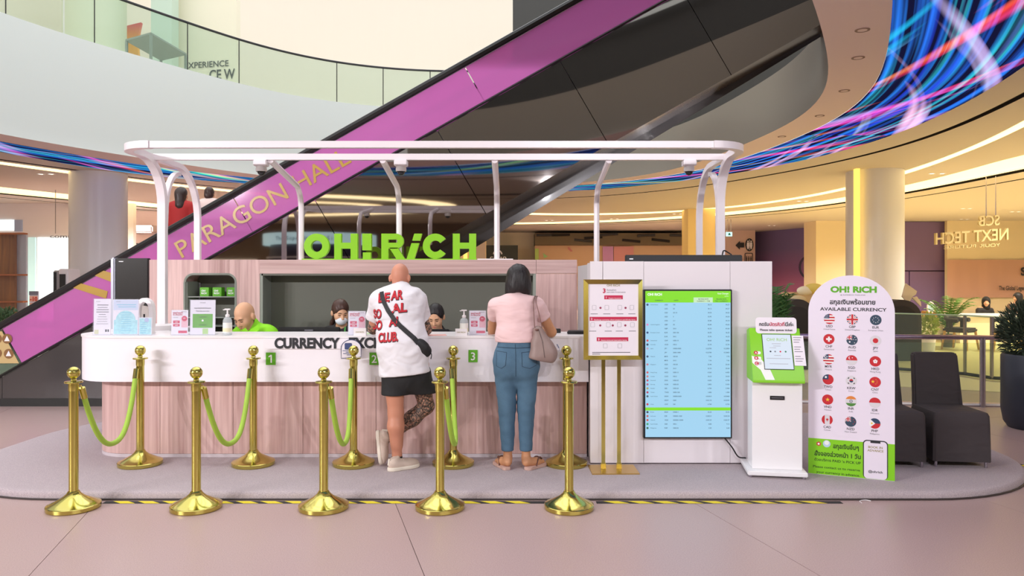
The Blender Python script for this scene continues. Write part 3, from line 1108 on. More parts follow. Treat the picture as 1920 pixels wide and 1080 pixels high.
PUR = grad('violet_rose_print', [(0.25, '#c87aa8'), (0.48, '#9a6a9c'), (0.75, '#7a6a98')])
pw = struct(G().prism([(px(1416, 42.5), 42.5), (px(1532, 38), 38), (px(1532, 38), 38.2), (px(1416, 42.5), 42.7)], 0, ZC).build('wall_violet', PUR), 'violet graphic wall with round emblem')
Yo = 38.4
G().tube([(px(1520, Yo) + 0.62 * math.cos(t), Yo - 0.15, pz(501, Yo) + 0.62 * math.sin(t)) for t in np.linspace(0, 2 * math.pi, 28, endpoint=False)], 0.06, 5, True).build('emblem_ring', mat('dark_violet_ring', '#43355a', 0.4), pw)
for du, dv in ((-6, -8), (2, -10), (-10, 2), (-2, 0), (4, 6)):
    G().ball((px(1520 + du, Yo), Yo - 0.15, pz(501 + dv, Yo)), 0.1, 8, 6).build('emblem_dot', mat('mauve_dot', '#9b7596', 0.5), pw)
PUR2 = mat('violet_panel', '#7a6290', 0.5)
pw2 = struct(G().bx(px(1690, 34.5), px(1775, 34.5), 34.5, 34.7, 0, ZC).build('wall_violet_right', mat('violet_seam', '#40304a', 0.6)), 'violet panelled wall right of the round column')
for (u0, v0, u1, v1) in ((1688, 416, 1774, 507), (1688, 509, 1704, 640), (1706, 509, 1774, 640)):
    G().bx(px(u0, 34.4), px(u1, 34.4), 34.4, 34.5, max(0.02, pz(v1, 34.4)), pz(v0, 34.4)).build('panel', PUR2, pw2)
cw = struct(G().bx(px(1776, 34), 30, 34, 34.2, 0, ZC).build('wall_cream', CREAM), 'cream wall behind the service desk')
bn = thing('wall_banner', 'dusty pink fabric banner with small dark lettering on the cream wall', 'banner', (px(1850, 33.9), 33.9, pz(558, 33.9)))
g = G()
nx = 24
x0, x1 = px(1776, 33.9), px(1995, 33.9)
v = []
for z in (pz(558, 33.9), pz(487, 33.9)):
    for k in range(nx + 1):
        v.append((x0 + (x1 - x0) * k / nx, 33.9 - 0.03 * math.sin(k * 1.7) - 0.02 * math.sin(k * 0.9), z))
g.add(v, [(k, k + 1, nx + 2 + k, nx + 1 + k) for k in range(nx)])
g.build('fabric', mat('dusty_pink_fabric', '#c79c8c', 0.7), bn, world=True, smooth=True)
G().text('The Global Legen', (px(1873, 33.8), 33.8, pz(544, 33.8)), size=0.2, bold=0.02, align='l', width=px(1922, 33.8) - px(1873, 33.8)).build('lettering', INK, bn, world=True)
G().text('S', (px(1914, 33.8), 33.8, pz(516, 33.8)), size=0.36, bold=0.04, align='l').build('lettering', INK, bn, world=True)

# hanging back-to-front letters of the service shop
hs = thing('hanging_sign', 'pale hanging letters seen from behind above the service desk', 'sign', (px(1815, 19), 19, pz(470, 19)))
PALEL = mat('pale_gold_letters', '#b8a577', 0.4)
Ys = 19.0
G().text('SCB', (px(1873, Ys), Ys, pz(422, Ys)), (-1, 0, -0.05), (0, 0, 1), 0.27, 'l', 0.01, 0.03, width=px(1896, Ys) - px(1857, Ys)).build('lettering', PALEL, hs, world=True)
G().text('NEXT TECH', (px(1889, Ys), Ys, pz(449, Ys)), (-1, 0, -0.07), (0, 0, 1), 0.3, 'l', 0.015, 0.04, width=px(1889, Ys) - px(1753, Ys)).build('lettering', PALEL, hs, world=True)
G().text('YOUR', (px(1875, Ys), Ys, pz(462, Ys)), (-1, 0, -0.05), (0, 0, 1), 0.085, 'l', 0.01, 0.02, width=px(1875, Ys) - px(1837, Ys)).build('lettering', PALEL, hs, world=True)
G().text('FUTURE', (px(1829, Ys), Ys, pz(464, Ys)), (-1, 0, -0.05), (0, 0, 1), 0.085, 'l', 0.01, 0.02, width=px(1829, Ys) - px(1770, Ys)).build('lettering', PALEL, hs, world=True)
for u in (1849, 1867):
    G().tube([(px(u, Ys), Ys, ZC), (px(u, Ys), Ys, pz(408, Ys))], 0.012, 4).build('hanger', STEEL, hs, world=True)

# twin downlights in the ceiling
DLT = mat('downlight_lens', '#fff4e0', 0.4, emit=3.0)
k = 0
DLL = ['left of the round right column strip light', 'between the two right cove lights', 'above the hanging letters at the right edge', 'over the arched sign, left of the square pillar', 'above the violet emblem wall', 'left of the lit pillar', 'above the dark shop board', 'above the peach mural', 'above the hanging letters near the violet wall', 'above the white left column', 'over the far left shopfront']
for (u, v_) in ((1757, 325), (1812, 391), (1904, 397), (1505, 377), (1447, 423), (1270, 401), (1030, 413), (1152, 410), (1808, 411), (86, 326), (27, 402)):
    Yd = F_PX * H / (HOR - v_)
    d = thing('downlight', 'recessed twin downlight ' + DLL[k], 'downlight', (px(u, Yd), Yd, ZC - 0.01), 0, 'recessed ceiling downlights')
    for s in (-1, 1):
        G().lathe([(0.055, 0.0), (0.09, 0.0), (0.09, 0.012)], 12, (s * 0.13, 0, 0), cap=False).build('trim_ring', WHITE, d)
        G().lathe([(0.06, 0.004), (0.001, 0.004)], 12, (s * 0.13, 0, 0), cap=False).build('lens', DLT, d)
    k += 1
SLL = ['nearest the top edge', 'second from the top edge', 'in the middle of the row', 'second nearest the canopy frame', 'nearest the canopy frame']
for k, (u, v_) in enumerate(((1617, 56), (1609, 108), (1583, 170), (1537, 217), (1466, 256))):
    Yd = F_PX * H / (HOR - v_)
    d = thing('ceiling_diffuser', 'small flush round slot in the rose soffit ring, ' + SLL[k], 'vent', (px(u, Yd), Yd, ZC - 0.006), 0, 'flush slots in the rose soffit')
    G().lathe([(0.05, 0.0), (0.075, 0.0), (0.075, 0.008)], 16, cap=False).build('trim_ring', mat('rose_brown_trim', '#8d6c60', 0.6), d)  # trim ring is a darker brown than the soffit
    G().lathe([(0.05, 0.001), (0.001, 0.001)], 16, cap=False).build('cover', SOFF, d)
# warm spots for the far hall's lamps, some added to lift dim areas
for (x, y, e) in ((11, 25, 900), (16, 30, 900), (20, 24, 900), (2, 34, 1000), (9, 36, 800), (-12, 24, 900), (-16, 21, 600), (-14, 26.8, 700), (13.5, 13.5, 600), (13, 17, 700), (19, 16, 600), (24, 28, 700)):
    spot('hall_wash_spot', (x, y, ZC - 0.05), e * 1.0, (1, 0.92, 0.78), 150, 0.7, 0.08)

# ------------------------------------------------------------------ left: bright shopfront
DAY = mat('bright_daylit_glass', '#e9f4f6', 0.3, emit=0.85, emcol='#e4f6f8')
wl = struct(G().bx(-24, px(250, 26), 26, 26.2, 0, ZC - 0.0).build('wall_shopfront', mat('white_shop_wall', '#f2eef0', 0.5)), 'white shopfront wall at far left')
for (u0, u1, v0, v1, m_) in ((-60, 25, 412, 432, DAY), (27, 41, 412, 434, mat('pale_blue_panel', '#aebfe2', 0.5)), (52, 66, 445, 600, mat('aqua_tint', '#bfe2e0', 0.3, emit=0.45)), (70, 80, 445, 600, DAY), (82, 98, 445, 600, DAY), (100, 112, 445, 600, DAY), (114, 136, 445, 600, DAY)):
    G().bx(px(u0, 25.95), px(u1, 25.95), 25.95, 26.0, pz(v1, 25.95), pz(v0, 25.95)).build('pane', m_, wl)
struct(G().bx(px(237, 29), px(420, 29), 29, 29.2, 0, ZC).build('wall_left_far', PINKW), 'blush wall between column and escalator')
fr = thing('picture_frame', 'small dark framed amber picture on the blush wall', 'picture', (px(252, 28.9), 28.9, pz(482, 28.9)))
G().bx(px(240, 28.9), px(270, 28.9), 28.9, 29.0, pz(485, 28.9), pz(456, 28.9)).build('frame', BLACKM, fr, world=True)
G().bx(px(242, 28.88), px(268, 28.88), 28.87, 28.9, pz(483, 28.88), pz(458, 28.88)).build('picture', mat('amber_print', '#e2b070', 0.5), fr, world=True)
tag(G().prism([(px(237, 28), 27.8), (px(290, 28), 27.8), (px(300, 28), 29.0), (px(237, 28), 29.0)], pz(437, 28), pz(423, 28)).build('shop_canopy', mat('grey_mauve_canopy', '#a99aa0', 0.5), bev=0.05), 'grey rounded canopy on the blush wall', 'canopy')
hl = thing('hanging_sign', 'dark hanging lowercase letters seen from behind near the shopfront', 'sign', (px(115, 22), 22, pz(448, 22)))
G().text('comm', (px(94, 22), 22, pz(446, 22)), (1, 0, 0), (0, 0, 1), 0.11, 'l', 0.0, 0.01, width=px(140, 22) - px(94, 22)).build('lettering', GREYINK, hl, world=True)
G().tube([(px(104, 22), 22, ZC), (px(104, 22), 22, pz(438, 22))], 0.01, 4).build('hanger', GREYINK, hl, world=True)
sp = thing('shelf_pillar', 'tan wood pillar with shelves at the far left edge', 'pillar', (px(5, 20), 20, 0))
G().bx(-16, px(27, 20), 20, 20.1, 0, pz(437, 20)).build('body', wood('tan_wood', '#b58a68', '#8d6f62', (8, 8, 0.6)), sp, world=True)
for v_ in (437, 514, 564):
    G().bx(-16, px(52, 20), 19.8, 20.0, pz(v_ + 3, 20), pz(v_, 20)).build('shelf', mat('copper_shelf', '#b8795a', 0.35, 0.5), sp, world=True)
G().bx(px(20, 20.15), px(50, 20.15), 20.12, 20.2, 0, pz(437, 20.1)).build('side_panel', mat('pale_blue_mirror', '#c3cfe6', 0.2), sp, world=True)
pr = thing('price_sign', 'small red and white price cards in front of the shopfront', 'sign', (px(63, 15), 15, 0))
G().tube([(px(63, 15), 15.06, 0), (px(63, 15), 15.06, pz(560, 15))], 0.015, 6).build('pole', STEEL, pr, world=True)
G().lathe([(0.15, 0), (0.15, 0.02)], 16, (px(63, 15), 15.06, 0)).build('foot', STEEL, pr, world=True)
G().bx(px(55, 15), px(71, 15), 15, 15.04, pz(592, 15), pz(546, 15)).build('card', PAPER, pr, world=True)
G().bx(px(55, 14.99), px(71, 14.99), 14.98, 15.0, pz(553, 15), pz(546, 15)).build('header', GREYINK, pr, world=True)
for v_, s_ in ((560, '-10'), (573, '-27')):
    G().bx(px(56, 14.98), px(70, 14.98), 14.97, 14.99, pz(v_ + 5, 15), pz(v_ - 5, 15)).build('label_patch', mat('orange_card', '#f0b49a', 0.5), pr, world=True)
    G().text(s_, (px(63, 14.96), 14.96, pz(v_ + 4, 15)), size=0.085, bold=0.03).build('lettering', mat('red_print', '#c8322a', 0.5), pr, world=True)
kw = thing('photo_booth', 'white upright machine with dark screens by the shopfront', 'machine', (px(113, 17), 17, 0))
G().bx(px(99, 17), px(108, 17), 17, 17.5, 0, pz(507, 17)).build('body', mat('grey_cabinet', '#b9b4b2', 0.5), kw, world=True, bev=0.02)
G().bx(px(109, 17), px(127, 17), 17, 17.5, 0, pz(504, 17)).build('body', WHITE, kw, world=True, bev=0.02)
G().bx(px(100, 16.98), px(105, 16.98), 16.98, 17.0, pz(560, 17), pz(510, 17)).build('screen', BLACKM, kw, world=True)
G().bx(px(111, 16.98), px(122, 16.98), 16.98, 17.0, pz(560, 17), pz(514, 17)).build('screen', DARKM, kw, world=True)

# shop walls far behind the viewer (mirrored in the escalator side and the brass)
wv = struct(G().bx(-30, 30, -17.3, -17.0, 0, ZC + 0.5).build('wall_behind', mat('taupe_shop_wall', '#8c7c74', 0.6)), 'taupe shop wall behind the viewer')
for k in range(7):
    G().bx(-24 + 7.2 * k, -19.5 + 7.2 * k, -16.99, -16.95, 0.1, 2.5).build('shop_window', mat('lit_shop_window', '#f2e6d4', 0.4, emit=0.7), wv)

# booth behind the viewer and a pleated side table at the left: both seen in the escalator's mirror cladding
bo = thing('promo_booth', 'round dark violet booth with glowing aqua header, reflected in the escalator side', 'booth', (-6.0, -4.5, 0))
G().lathe([(1.55, 0), (1.55, 2.3), (1.5, 2.62)], 40).build('body', mat('booth_violet', '#3e3248', 0.4), bo, smooth=True)
G().lathe([(1.72, 2.62), (1.72, 2.95), (1.6, 2.95)], 40, cap=False).build('header', mat('aqua_header', '#bfe6ef', 0.4, emit=0.8), bo, smooth=True)
G().lathe([(1.62, 2.2), (1.62, 2.25)], 40, cap=False).build('light_line', WHITE, bo)
g = G()
for k, ch in enumerate('The SuperApp by Siam'):
    a = math.pi / 2 + 0.55 - k * 0.058
    g.text(ch, (1.735 * math.cos(a), 1.735 * math.sin(a), 2.72), (math.sin(a), -math.cos(a), 0), (0, 0, 1), 0.12, 'c', 0.01)
g.build('lettering', mat('navy_ink', '#2a4a66', 0.5), bo)
st_ = thing('side_table', 'round side table with pleated base, reflected in the escalator side', 'table', (-7.7, 5.9, 0))
G().lathe([(0.0, 0.46), (0.33, 0.46), (0.34, 0.475), (0.33, 0.49), (0, 0.49)], 32, cap=False).build('table_top', mat('grey_stone_top', '#8f8a88', 0.4), st_, smooth=True)
g = G()
nn = 60
v = []
for z, r in ((0, 0.27), (0.46, 0.22)):
    for k in range(nn):
        rr = r * (1 + 0.05 * (k % 2))
        v.append((rr * math.cos(2 * math.pi * k / nn), rr * math.sin(2 * math.pi * k / nn), z))
g.add(v, [(k, (k + 1) % nn, nn + (k + 1) % nn, nn + k) for k in range(nn)])
g.build('base', mat('pleated_black', '#3d3b3b', 0.5), st_)

# ------------------------------------------------------------------ right: railings, plants, service area
HRL = mat('lilac_steel', '#b7a6bd', 0.25, 0.9)
rl = thing('glass_railing', 'clear glass railing with lilac steel handrail behind the chairs', 'railing', (5.0, 9.45, 0))
def ry(x):
    return 9.62 - (x - 3.4) * 0.11
xr = [2.6, 4.1, 5.93, 7.75]
for a_, b_ in zip(xr[:-1], xr[1:]):
    G().add([(a_ + 0.03, ry(a_), 0.05), (b_ - 0.03, ry(b_), 0.05), (b_ - 0.03, ry(b_), 0.8), (a_ + 0.03, ry(a_), 0.8),
             (a_ + 0.03, ry(a_) + 0.012, 0.05), (b_ - 0.03, ry(b_) + 0.012, 0.05), (b_ - 0.03, ry(b_) + 0.012, 0.8), (a_ + 0.03, ry(a_) + 0.012, 0.8)],
            [(0, 1, 2, 3), (7, 6, 5, 4), (0, 4, 5, 1), (3, 2, 6, 7), (1, 5, 6, 2), (0, 3, 7, 4)]).build('glass_pane', GLASS, rl, world=True)
G().tube([(2.5, ry(2.5), 0.87), (7.9, ry(7.9), 0.87)], 0.03, 10).build('handrail', HRL, rl, world=True, smooth=True)
for x in xr[1:3] + [2.6]:
    G().tube([(x, ry(x) - 0.02, 0), (x, ry(x) - 0.02, 0.86)], 0.035, 10).build('post', STEEL, rl, world=True, smooth=True)
G().tube([(2.5, ry(2.5), 0.015), (7.9, ry(7.9), 0.015)], 0.02, 4).build('base_channel', WHITE, rl, world=True)
rl2 = thing('glass_railing', 'frameless green-edged glass partition in front of the service desks', 'railing', (7.0, 12.3, 0))
pp = [(3.6, 15.2), (5.4, 14.0), (7.5, 12.25), (7.62, 11.75), (9.6, 10.4)]
for a_, b_ in zip(pp[:-1], pp[1:]):
    G().add([(a_[0], a_[1], 0.02), (b_[0], b_[1], 0.02), (b_[0], b_[1], 1.0), (a_[0], a_[1], 1.0)], [(0, 1, 2, 3)]).build('glass_pane', GLASS, rl2, world=True, fix=False)
    G().tube([(a_[0], a_[1], 1.0), (b_[0], b_[1], 1.0)], 0.012, 4).build('top_edge', mat('green_glass_edge', '#a9bf9a', 0.2), rl2, world=True)
    G().tube([(a_[0], a_[1], 0.03), (b_[0], b_[1], 0.03)], 0.03, 4).build('base_channel', DARKM, rl2, world=True)
    G().box((b_[0], b_[1], 0.5), (0.03, 0.05, 1.0)).build('joint_post', STEEL, rl2, world=True)

# yellow-green floor of the service area, slightly proud of the terrazzo
struct(G().prism([(3.0, 15.4), (5.3, 13.9), (7.4, 12.2), (7.5, 11.6), (9.8, 10.1), (32, 10.1), (32, 33.9), (3.0, 33.9)], 0.0, 0.012).build('floor_service', mat('pale_vinyl', '#e2d09a', 0.35)), 'pale yellow floor of the service area')
struct(G().prism([(3.2, 11.9), (6.0, 10.9), (9.5, 9.3), (9.8, 10.0), (7.4, 11.5), (7.3, 12.1), (5.2, 13.8), (3.0, 15.3)], 0.0, 0.008).build('floor_inlay', mat('cream_inlay', '#ecdcb4', 0.4)), 'cream floor inlay along the glass partition')

DESK = mat('cream_desk', '#eee2c2', 0.5)
dk = thing('service_desk', 'long cream service desk under the pink banner', 'desk', (px(1850, 18.5), 18.5, 0.012))
G().bx(px(1800, 18.2), px(1990, 18.2), 18.2, 18.9, 0.0, pz(594, 18.2) - 0.0).build('body', DESK, dk, world=True)
G().bx(px(1797, 18.15), px(1995, 18.15), 18.15, 18.95, pz(594, 18.2), pz(590, 18.2)).build('top', WHITE, dk, world=True)
dk2 = thing('service_desk', 'short cream counter with small boxes left of the palm', 'desk', (px(1750, 19), 19, 0.012))
G().bx(px(1728, 19), px(1795, 19), 19, 19.6, 0.0, pz(594, 19)).build('body', DESK, dk2, world=True)
G().bx(px(1726, 18.97), px(1797, 18.97), 18.95, 19.65, pz(594, 19), pz(590, 19)).build('top', mat('tan_top', '#c08a50', 0.4), dk2, world=True)
rb = random.Random(7)
for i, (u, w_, h_) in enumerate(((1736, 9, 7), (1751, 8, 11), (1760, 6, 8), (1768, 7, 6))):
    tag(G().bx(px(u - w_ / 2, 19.2), px(u + w_ / 2, 19.2), 19.15, 19.3, pz(590, 19), pz(590 - h_, 19.2)).build('box', mat(['kraft_box', 'tan_box', 'ochre_box', 'cream_box'][i], ['#d8b070', '#b5773a', '#c98f3c', '#e6d6b0'][i], 0.5), bev=0.004),
        ['small kraft box at the left on the short counter', 'tall tan box on the short counter beside the round mirror', 'ochre box on the short counter', 'cream box on the short counter next to the palm'][i], 'box', 'boxes on the short counter')
mr = thing('ring_mirror', 'round white framed mirror standing on the short counter', 'mirror', (px(1745, 18.9), 18.9, pz(590, 19)))
Ym, um, vm = 19.05, 1745, 577
G().tube([(px(um, Ym) + 0.085 * math.cos(t), Ym, pz(vm, Ym) + 0.14 * math.sin(t)) for t in np.linspace(0, 2 * math.pi, 24, endpoint=False)], 0.02, 6, True).build('rim', WHITE, mr, world=True, smooth=True)
G().slab(circ(px(um, Ym), pz(vm, Ym), 0.08, 20, 0.13), (0, Ym, 0), (1, 0, 0), (0, 0, 1), -0.01, 0.01).build('glass', mat('sky_mirror', '#bcd9e8', 0.1), mr, world=True)
G().tube([(px(um, Ym), Ym, pz(590, 19)), (px(um, Ym), Ym, pz(586, Ym))], 0.02, 6).build('stand', WHITE, mr, world=True)

DARKF = mat('charcoal_upholstery', '#3b332f', 0.8)


def pod(name, label, u0, u1, v0, Y, vb):
    t = thing(name, label, 'pod', (px((u0 + u1) / 2, Y), Y, 0.012))
    hw = (px(u1, Y) - px(u0, Y)) / 2
    cx = px((u0 + u1) / 2, Y)
    zt = pz(v0, Y)
    pts = [(-hw, 0.012), (hw, 0.012)] + [(hw * math.cos(a), zt - hw * 0.9 + hw * 0.9 * math.sin(a)) for a in np.linspace(0, math.pi, 14)]
    G().slab([(cx + a, b) for a, b in pts], (0, Y, 0), (1, 0, 0), (0, 0, 1), -0.5, 0).build('shell', DARKF, t, world=True)
    pts2 = [(cx + a * 0.82, 0.3 + (b - 0.3) * 0.86) for a, b in pts]
    G().slab(pts2, (0, Y - 0.004, 0), (1, 0, 0), (0, 0, 1), 0, 0.01).build('lining', mat('dark_lining', '#2a2523', 0.8), t, world=True)
    return t


pod('lounge_pod', 'charcoal arched lounge pod between the white wall and the arched sign', 1470, 1524, 561, 13.0, 700)
pod('lounge_pod', 'charcoal arched lounge pod right of the round column', 1655, 1728, 562, 14.3, 700)
cd = thing('display_card', 'tilted blank cream card above the right lounge pod', 'card', (px(1708, 14.5), 14.5, pz(566, 14.2)))
G().slab([(px(u, 14.5), pz(v, 14.5)) for u, v in ((1690, 556), (1702, 570), (1709, 557), (1716, 552), (1718, 546), (1697, 531))], (0, 14.5, 0), (1, 0, 0), (0, 0, 1), 0, 0.03).build('card', CREAM, cd, world=True)
G().slab([(px(u, 14.5), pz(v, 14.5)) for u, v in ((1709, 558), (1726, 575), (1725, 566), (1718, 556))], (0, 14.5, 0), (1, 0, 0), (0, 0, 1), 0, 0.03).build('tab', CREAM, cd, world=True)
# display shelf with pillows beyond the left pod
sh = thing('display_sofa', 'tan sofa bench with folded cream bedding beyond the white wall', 'sofa', (px(1490, 16), 16, 0.012))
G().bx(px(1452, 16), px(1590, 16), 16, 16.9, 0.012, pz(582, 16)).build('seat', mat('ochre_sofa', '#c39a4e', 0.7), sh, world=True, bev=0.05)
G().bx(px(1466, 16.9), px(1590, 16.9), 16.9, 17.1, 0.012, pz(548, 16.9)).build('backrest', mat('pale_tan', '#d8bf92', 0.7), sh, world=True, bev=0.04)
CUSH = ('#e2d3a4', '#d8c79c', '#f0e4c4', '#e9d06a')
for i, (u, v_, r_) in enumerate(((1478, 572, 0.16), (1497, 562, 0.14), (1510, 545, 0.15), (1526, 541, 0.17))):
    tag(G().ball((px(u, 16.5), 16.5, pz(v_, 16.5)), r_, 14, 8, (1.3, 0.7, 0.7)).build('cushion', mat('cushion%s' % CUSH[i], CUSH[i], 0.8), smooth=True),
        ['pale tan cushion low on the display sofa', 'beige cushion in the middle of the display sofa', 'ivory rolled cushion on the sofa back', 'yellow striped cushion on the sofa back near the arched sign'][i], 'cushion', 'cushions on the display sofa')


# foliage ------------------------------------------------------------------
def leaf_cloud(name, m, parent, ctr, rad, nleaf, size, seed, droop=0.0, narrow=0.3):
    rn = random.Random(seed)
    g = G()
    for _ in range(nleaf):
        while True:
            p = Vector((rn.uniform(-1, 1), rn.uniform(-1, 1), rn.uniform(-1, 1)))
            if 0.25 < p.length < 1:
                break
        d = (p + Vector((rn.uniform(-.5, .5), rn.uniform(-.5, .5), rn.uniform(0, .8)))).normalized()
        c_ = Vector((ctr[0] + p.x * rad[0], ctr[1] + p.y * rad[1], ctr[2] + p.z * rad[2]))
        s = d.cross(Vector((rn.uniform(-1, 1), rn.uniform(-1, 1), rn.uniform(-1, 1)))).normalized()
        L = size * rn.uniform(0.6, 1.2)
        g.add([c_, c_ + d * L * 0.5 + s * L * narrow * 0.5, c_ + d * L, c_ + d * L * 0.5 - s * L * narrow * 0.5], [(0, 1, 2, 3)])
    o = g.build(name, m, parent, world=True, fix=False)
    return o


LEAFD = mat('dark_yew', '#33402f', 0.6, var=0.5, vscale=20)
LEAFM = mat('mid_green_leaf', '#5d8a3a', 0.55, var=0.4, vscale=15)
LEAFY = mat('yellow_green_leaf', '#a9b84a', 0.55, var=0.3, vscale=15)
sb = thing('potted_shrub', 'dense dark shrub in a tall navy planter at the right edge', 'plant', (5.68, 8.0, 0))
G().lathe([(0.27, 0), (0.31, 0.06), (0.335, 0.2), (0.335, 0.78), (0.32, 0.8), (0.29, 0.8), (0.29, 0.72)], 32, cap=False).build('planter', mat('navy_planter', '#2a2e3c', 0.45), sb, smooth=True)
G().lathe([(0.3, 0.74), (0.001, 0.74)], 24, cap=False).build('soil', mat('soil', '#2b221b', 0.9), sb)
G().tube([(5.68, 8.0, 0.7), (5.69, 8.0, 1.1)], 0.03, 6).build('stem', mat('bark', '#54402c', 0.8), sb, world=True)
tag(leaf_cloud('foliage', LEAFD, sb, (5.68, 8.0, 1.03), (0.36, 0.36, 0.34), 5200, 0.075, 1, narrow=0.22), kind='stuff')


def palm(name, label, x, y, z0, h, nfr, m, seed, spread=0.5):
    rn = random.Random(seed)
    t = thing(name, label, 'plant', (x, y, z0))
    G().lathe([(0.13, 0), (0.17, 0.3), (0.15, 0.3)], 20, cap=False).build('pot', mat('grey_pot', '#6c6a60', 0.6), t, smooth=True)
    for k in range(nfr):
        a = 2 * math.pi * k / nfr + rn.uniform(-.3, .3)
        L = h * rn.uniform(0.75, 1.1)
        sp_ = spread * rn.uniform(0.6, 1.2)
        pts = [Vector((math.cos(a) * sp_ * L * s ** 1.4, math.sin(a) * sp_ * L * s ** 1.4, 0.28 + L * (s - 0.35 * s ** 3))) for s in np.linspace(0, 1, 9)]
        g = G().tube(pts, 0.008, 4)
        for i in range(2, 9):
            d = (pts[i] - pts[i - 1]).normalized()
            sd = d.cross(Vector((0, 0, 1))).normalized()
            for s in (-1, 1):
                for q in (0, 0.5):
                    b_ = pts[i] - (pts[i] - pts[i - 1]) * q
                    tip = b_ + (sd * s * 0.8 + d * 0.6 - Vector((0, 0, 0.25))) * (0.22 * L * (1.15 - i / 10))
                    wv = d * 0.02
                    g.add([b_ - wv, b_ + wv, tip], [(0, 1, 2)])
        g.build('frond', m, t, fix=False)
    return t


palm('potted_palm', 'bright green feathery palm beside the service desk', px(1778, 17.2), 17.2, 0.012, 1.25, 15, LEAFM, 3, 0.55)
palm('potted_palm', 'narrow dark green palm just right of the white wall', px(1459, 11.5), 11.5, 0.008, 1.75, 16, mat('dark_palm_leaf', '#3f6a34', 0.55), 8, 0.13)
yb = thing('potted_shrub', 'small yellow green bush behind the glass partition', 'plant', (px(1741, 16.2), 16.2, 0.012))
G().lathe([(0.12, 0), (0.15, 0.35), (0.13, 0.35)], 16, cap=False).build('pot', WHITE, yb, smooth=True)
tag(leaf_cloud('foliage', LEAFY, yb, (px(1741, 16.2), 16.2, 0.58), (0.17, 0.17, 0.24), 500, 0.09, 5, narrow=0.5), kind='stuff')
lb = thing('potted_shrub', 'dark green bush behind the escalator foot at the left edge', 'plant', (px(10, 12.5), 12.5, 0))
G().lathe([(0.3, 0), (0.34, 0.55), (0.3, 0.55)], 20, cap=False).build('pot', DARKM, lb, smooth=True)
tag(leaf_cloud('foliage', mat('dark_leaf', '#4a6340', 0.6, var=0.4, vscale=20), lb, (px(4, 12.5), 12.5, 0.83), (0.34, 0.3, 0.27), 1800, 0.07, 6, narrow=0.5), kind='stuff')


# wooden armchairs by the partition
def armchair(x, y, rz, label):
    t = thing('armchair', label, 'chair', (x, y, 0.012), rz)
    LW = mat('light_oak', '#cfa25c', 0.5)
    for sx in (-1, 1):
        for sy in (-1, 1):
            G().tube([(sx * 0.27, sy * 0.27, 0), (sx * 0.22, sy * 0.22, 0.42)], [0.022, 0.03], 6).build('leg', LW, t)
    G().box((0, 0, 0.44), (0.52, 0.52, 0.1)).build('seat', DARKF, t, bev=0.03)
    g = G().tube([(0.27 * math.cos(a), 0.27 * math.sin(a), 0.72 - 0.06 * abs(math.cos(a))) for a in np.linspace(-0.3, math.pi + 0.3, 14)], 0.05, 6)
    for a in (0.3, math.pi / 2, math.pi - 0.3):
        g.box((0.26 * math.cos(a), 0.26 * math.sin(a), 0.58), (0.06, 0.05, 0.22), a + math.pi / 2)
    g.build('backrest', DARKF, t, smooth=True)


armchair(px(1800, 16.6), 16.6, 0.6, 'dark armchair with light oak legs left of the glass corner')
armchair(px(1888, 16.2), 16.2, -0.5, 'dark armchair with light oak legs behind the navy planter')
# ------------------------------------------------------------------ counter
YF, YB = 6.33, 6.46                # fascia front, wooden base front
ZT = pz(630, YF)                   # counter top height
ZFB = pz(716, YF)                  # fascia lower edge
XL, XR = -3.86, 0.655
ct = thing('reception_counter', 'long exchange counter with white rounded fascia and pale wood base', 'counter', (-1.5, 6.8, PT))


def corner(x0, y0, r, a0, a1, n=10):
    return [(x0 + r * math.cos(math.radians(a0 + (a1 - a0) * k / n)), y0 + r * math.sin(math.radians(a0 + (a1 - a0) * k / n))) for k in range(n + 1)]


def lplan(xl, yf, xr, r, depth, wl, yb):
    """L-shaped plan: straight front, rounded front-left corner, return along the left side"""
    ri = 0.12
    pts = [(xr, yf), (xr, yf + depth)] + [(xl + wl + ri, yf + depth)] + [(xl + wl, yf + depth + ri), (xl + wl, yb), (xl, yb)]
    pts += corner(xl + r, yf + r, r, 180, 270)
    return pts


G().prism(lplan(XL, YF, XR, 0.42, 0.5, 0.62, 7.6), ZFB, ZT - 0.018).build('fascia', FASCIA, ct, world=True, smooth=0.5)
G().prism(lplan(XL - 0.008, YF - 0.008, XR, 0.43, 0.52, 0.64, 7.62), ZT - 0.018, ZT).build('counter_top', WHITE, ct, world=True, smooth=0.5)
# wooden base: separate curved corner and flat panels
xb0 = -3.72
segs = [px(300, YB), px(437, YB), px(568, YB), px(705, YB), px(850, YB), px(980, YB), XR]
for a_, b_ in zip(segs[:-1], segs[1:]):
    G().bx(a_ + 0.002, b_ - 0.002, YB, YB + 0.03, PT + 0.03, ZFB).build('wood_panel', WOOD, ct, world=True)
crv = corner(xb0 + 0.34, YB + 0.34, 0.34, 180, 270, 12)
outer = crv + [(segs[0] - 0.002, YB), (segs[0] - 0.002, YB + 0.03)] + corner(xb0 + 0.34, YB + 0.34, 0.31, 270, 180, 12)
G().prism(outer, PT + 0.03, ZFB).build('wood_panel', WOOD, ct, world=True, smooth=0.5)
G().bx(xb0, xb0 + 0.03, YB + 0.345, 7.6, PT + 0.03, ZFB).build('wood_panel', WOOD, ct, world=True)
kick = [(xb0, 7.6)] + corner(xb0 + 0.34, YB + 0.34, 0.34, 180, 270, 12) + [(XR, YB), (XR, YB + 0.02)] + corner(xb0 + 0.34, YB + 0.34, 0.32, 270, 180, 12) + [(xb0 + 0.02, 7.6)]
G().prism(kick, PT, PT + 0.028).build('toe_strip', mat('pale_toe_strip', '#cfc3c8', 0.4), ct, world=True)
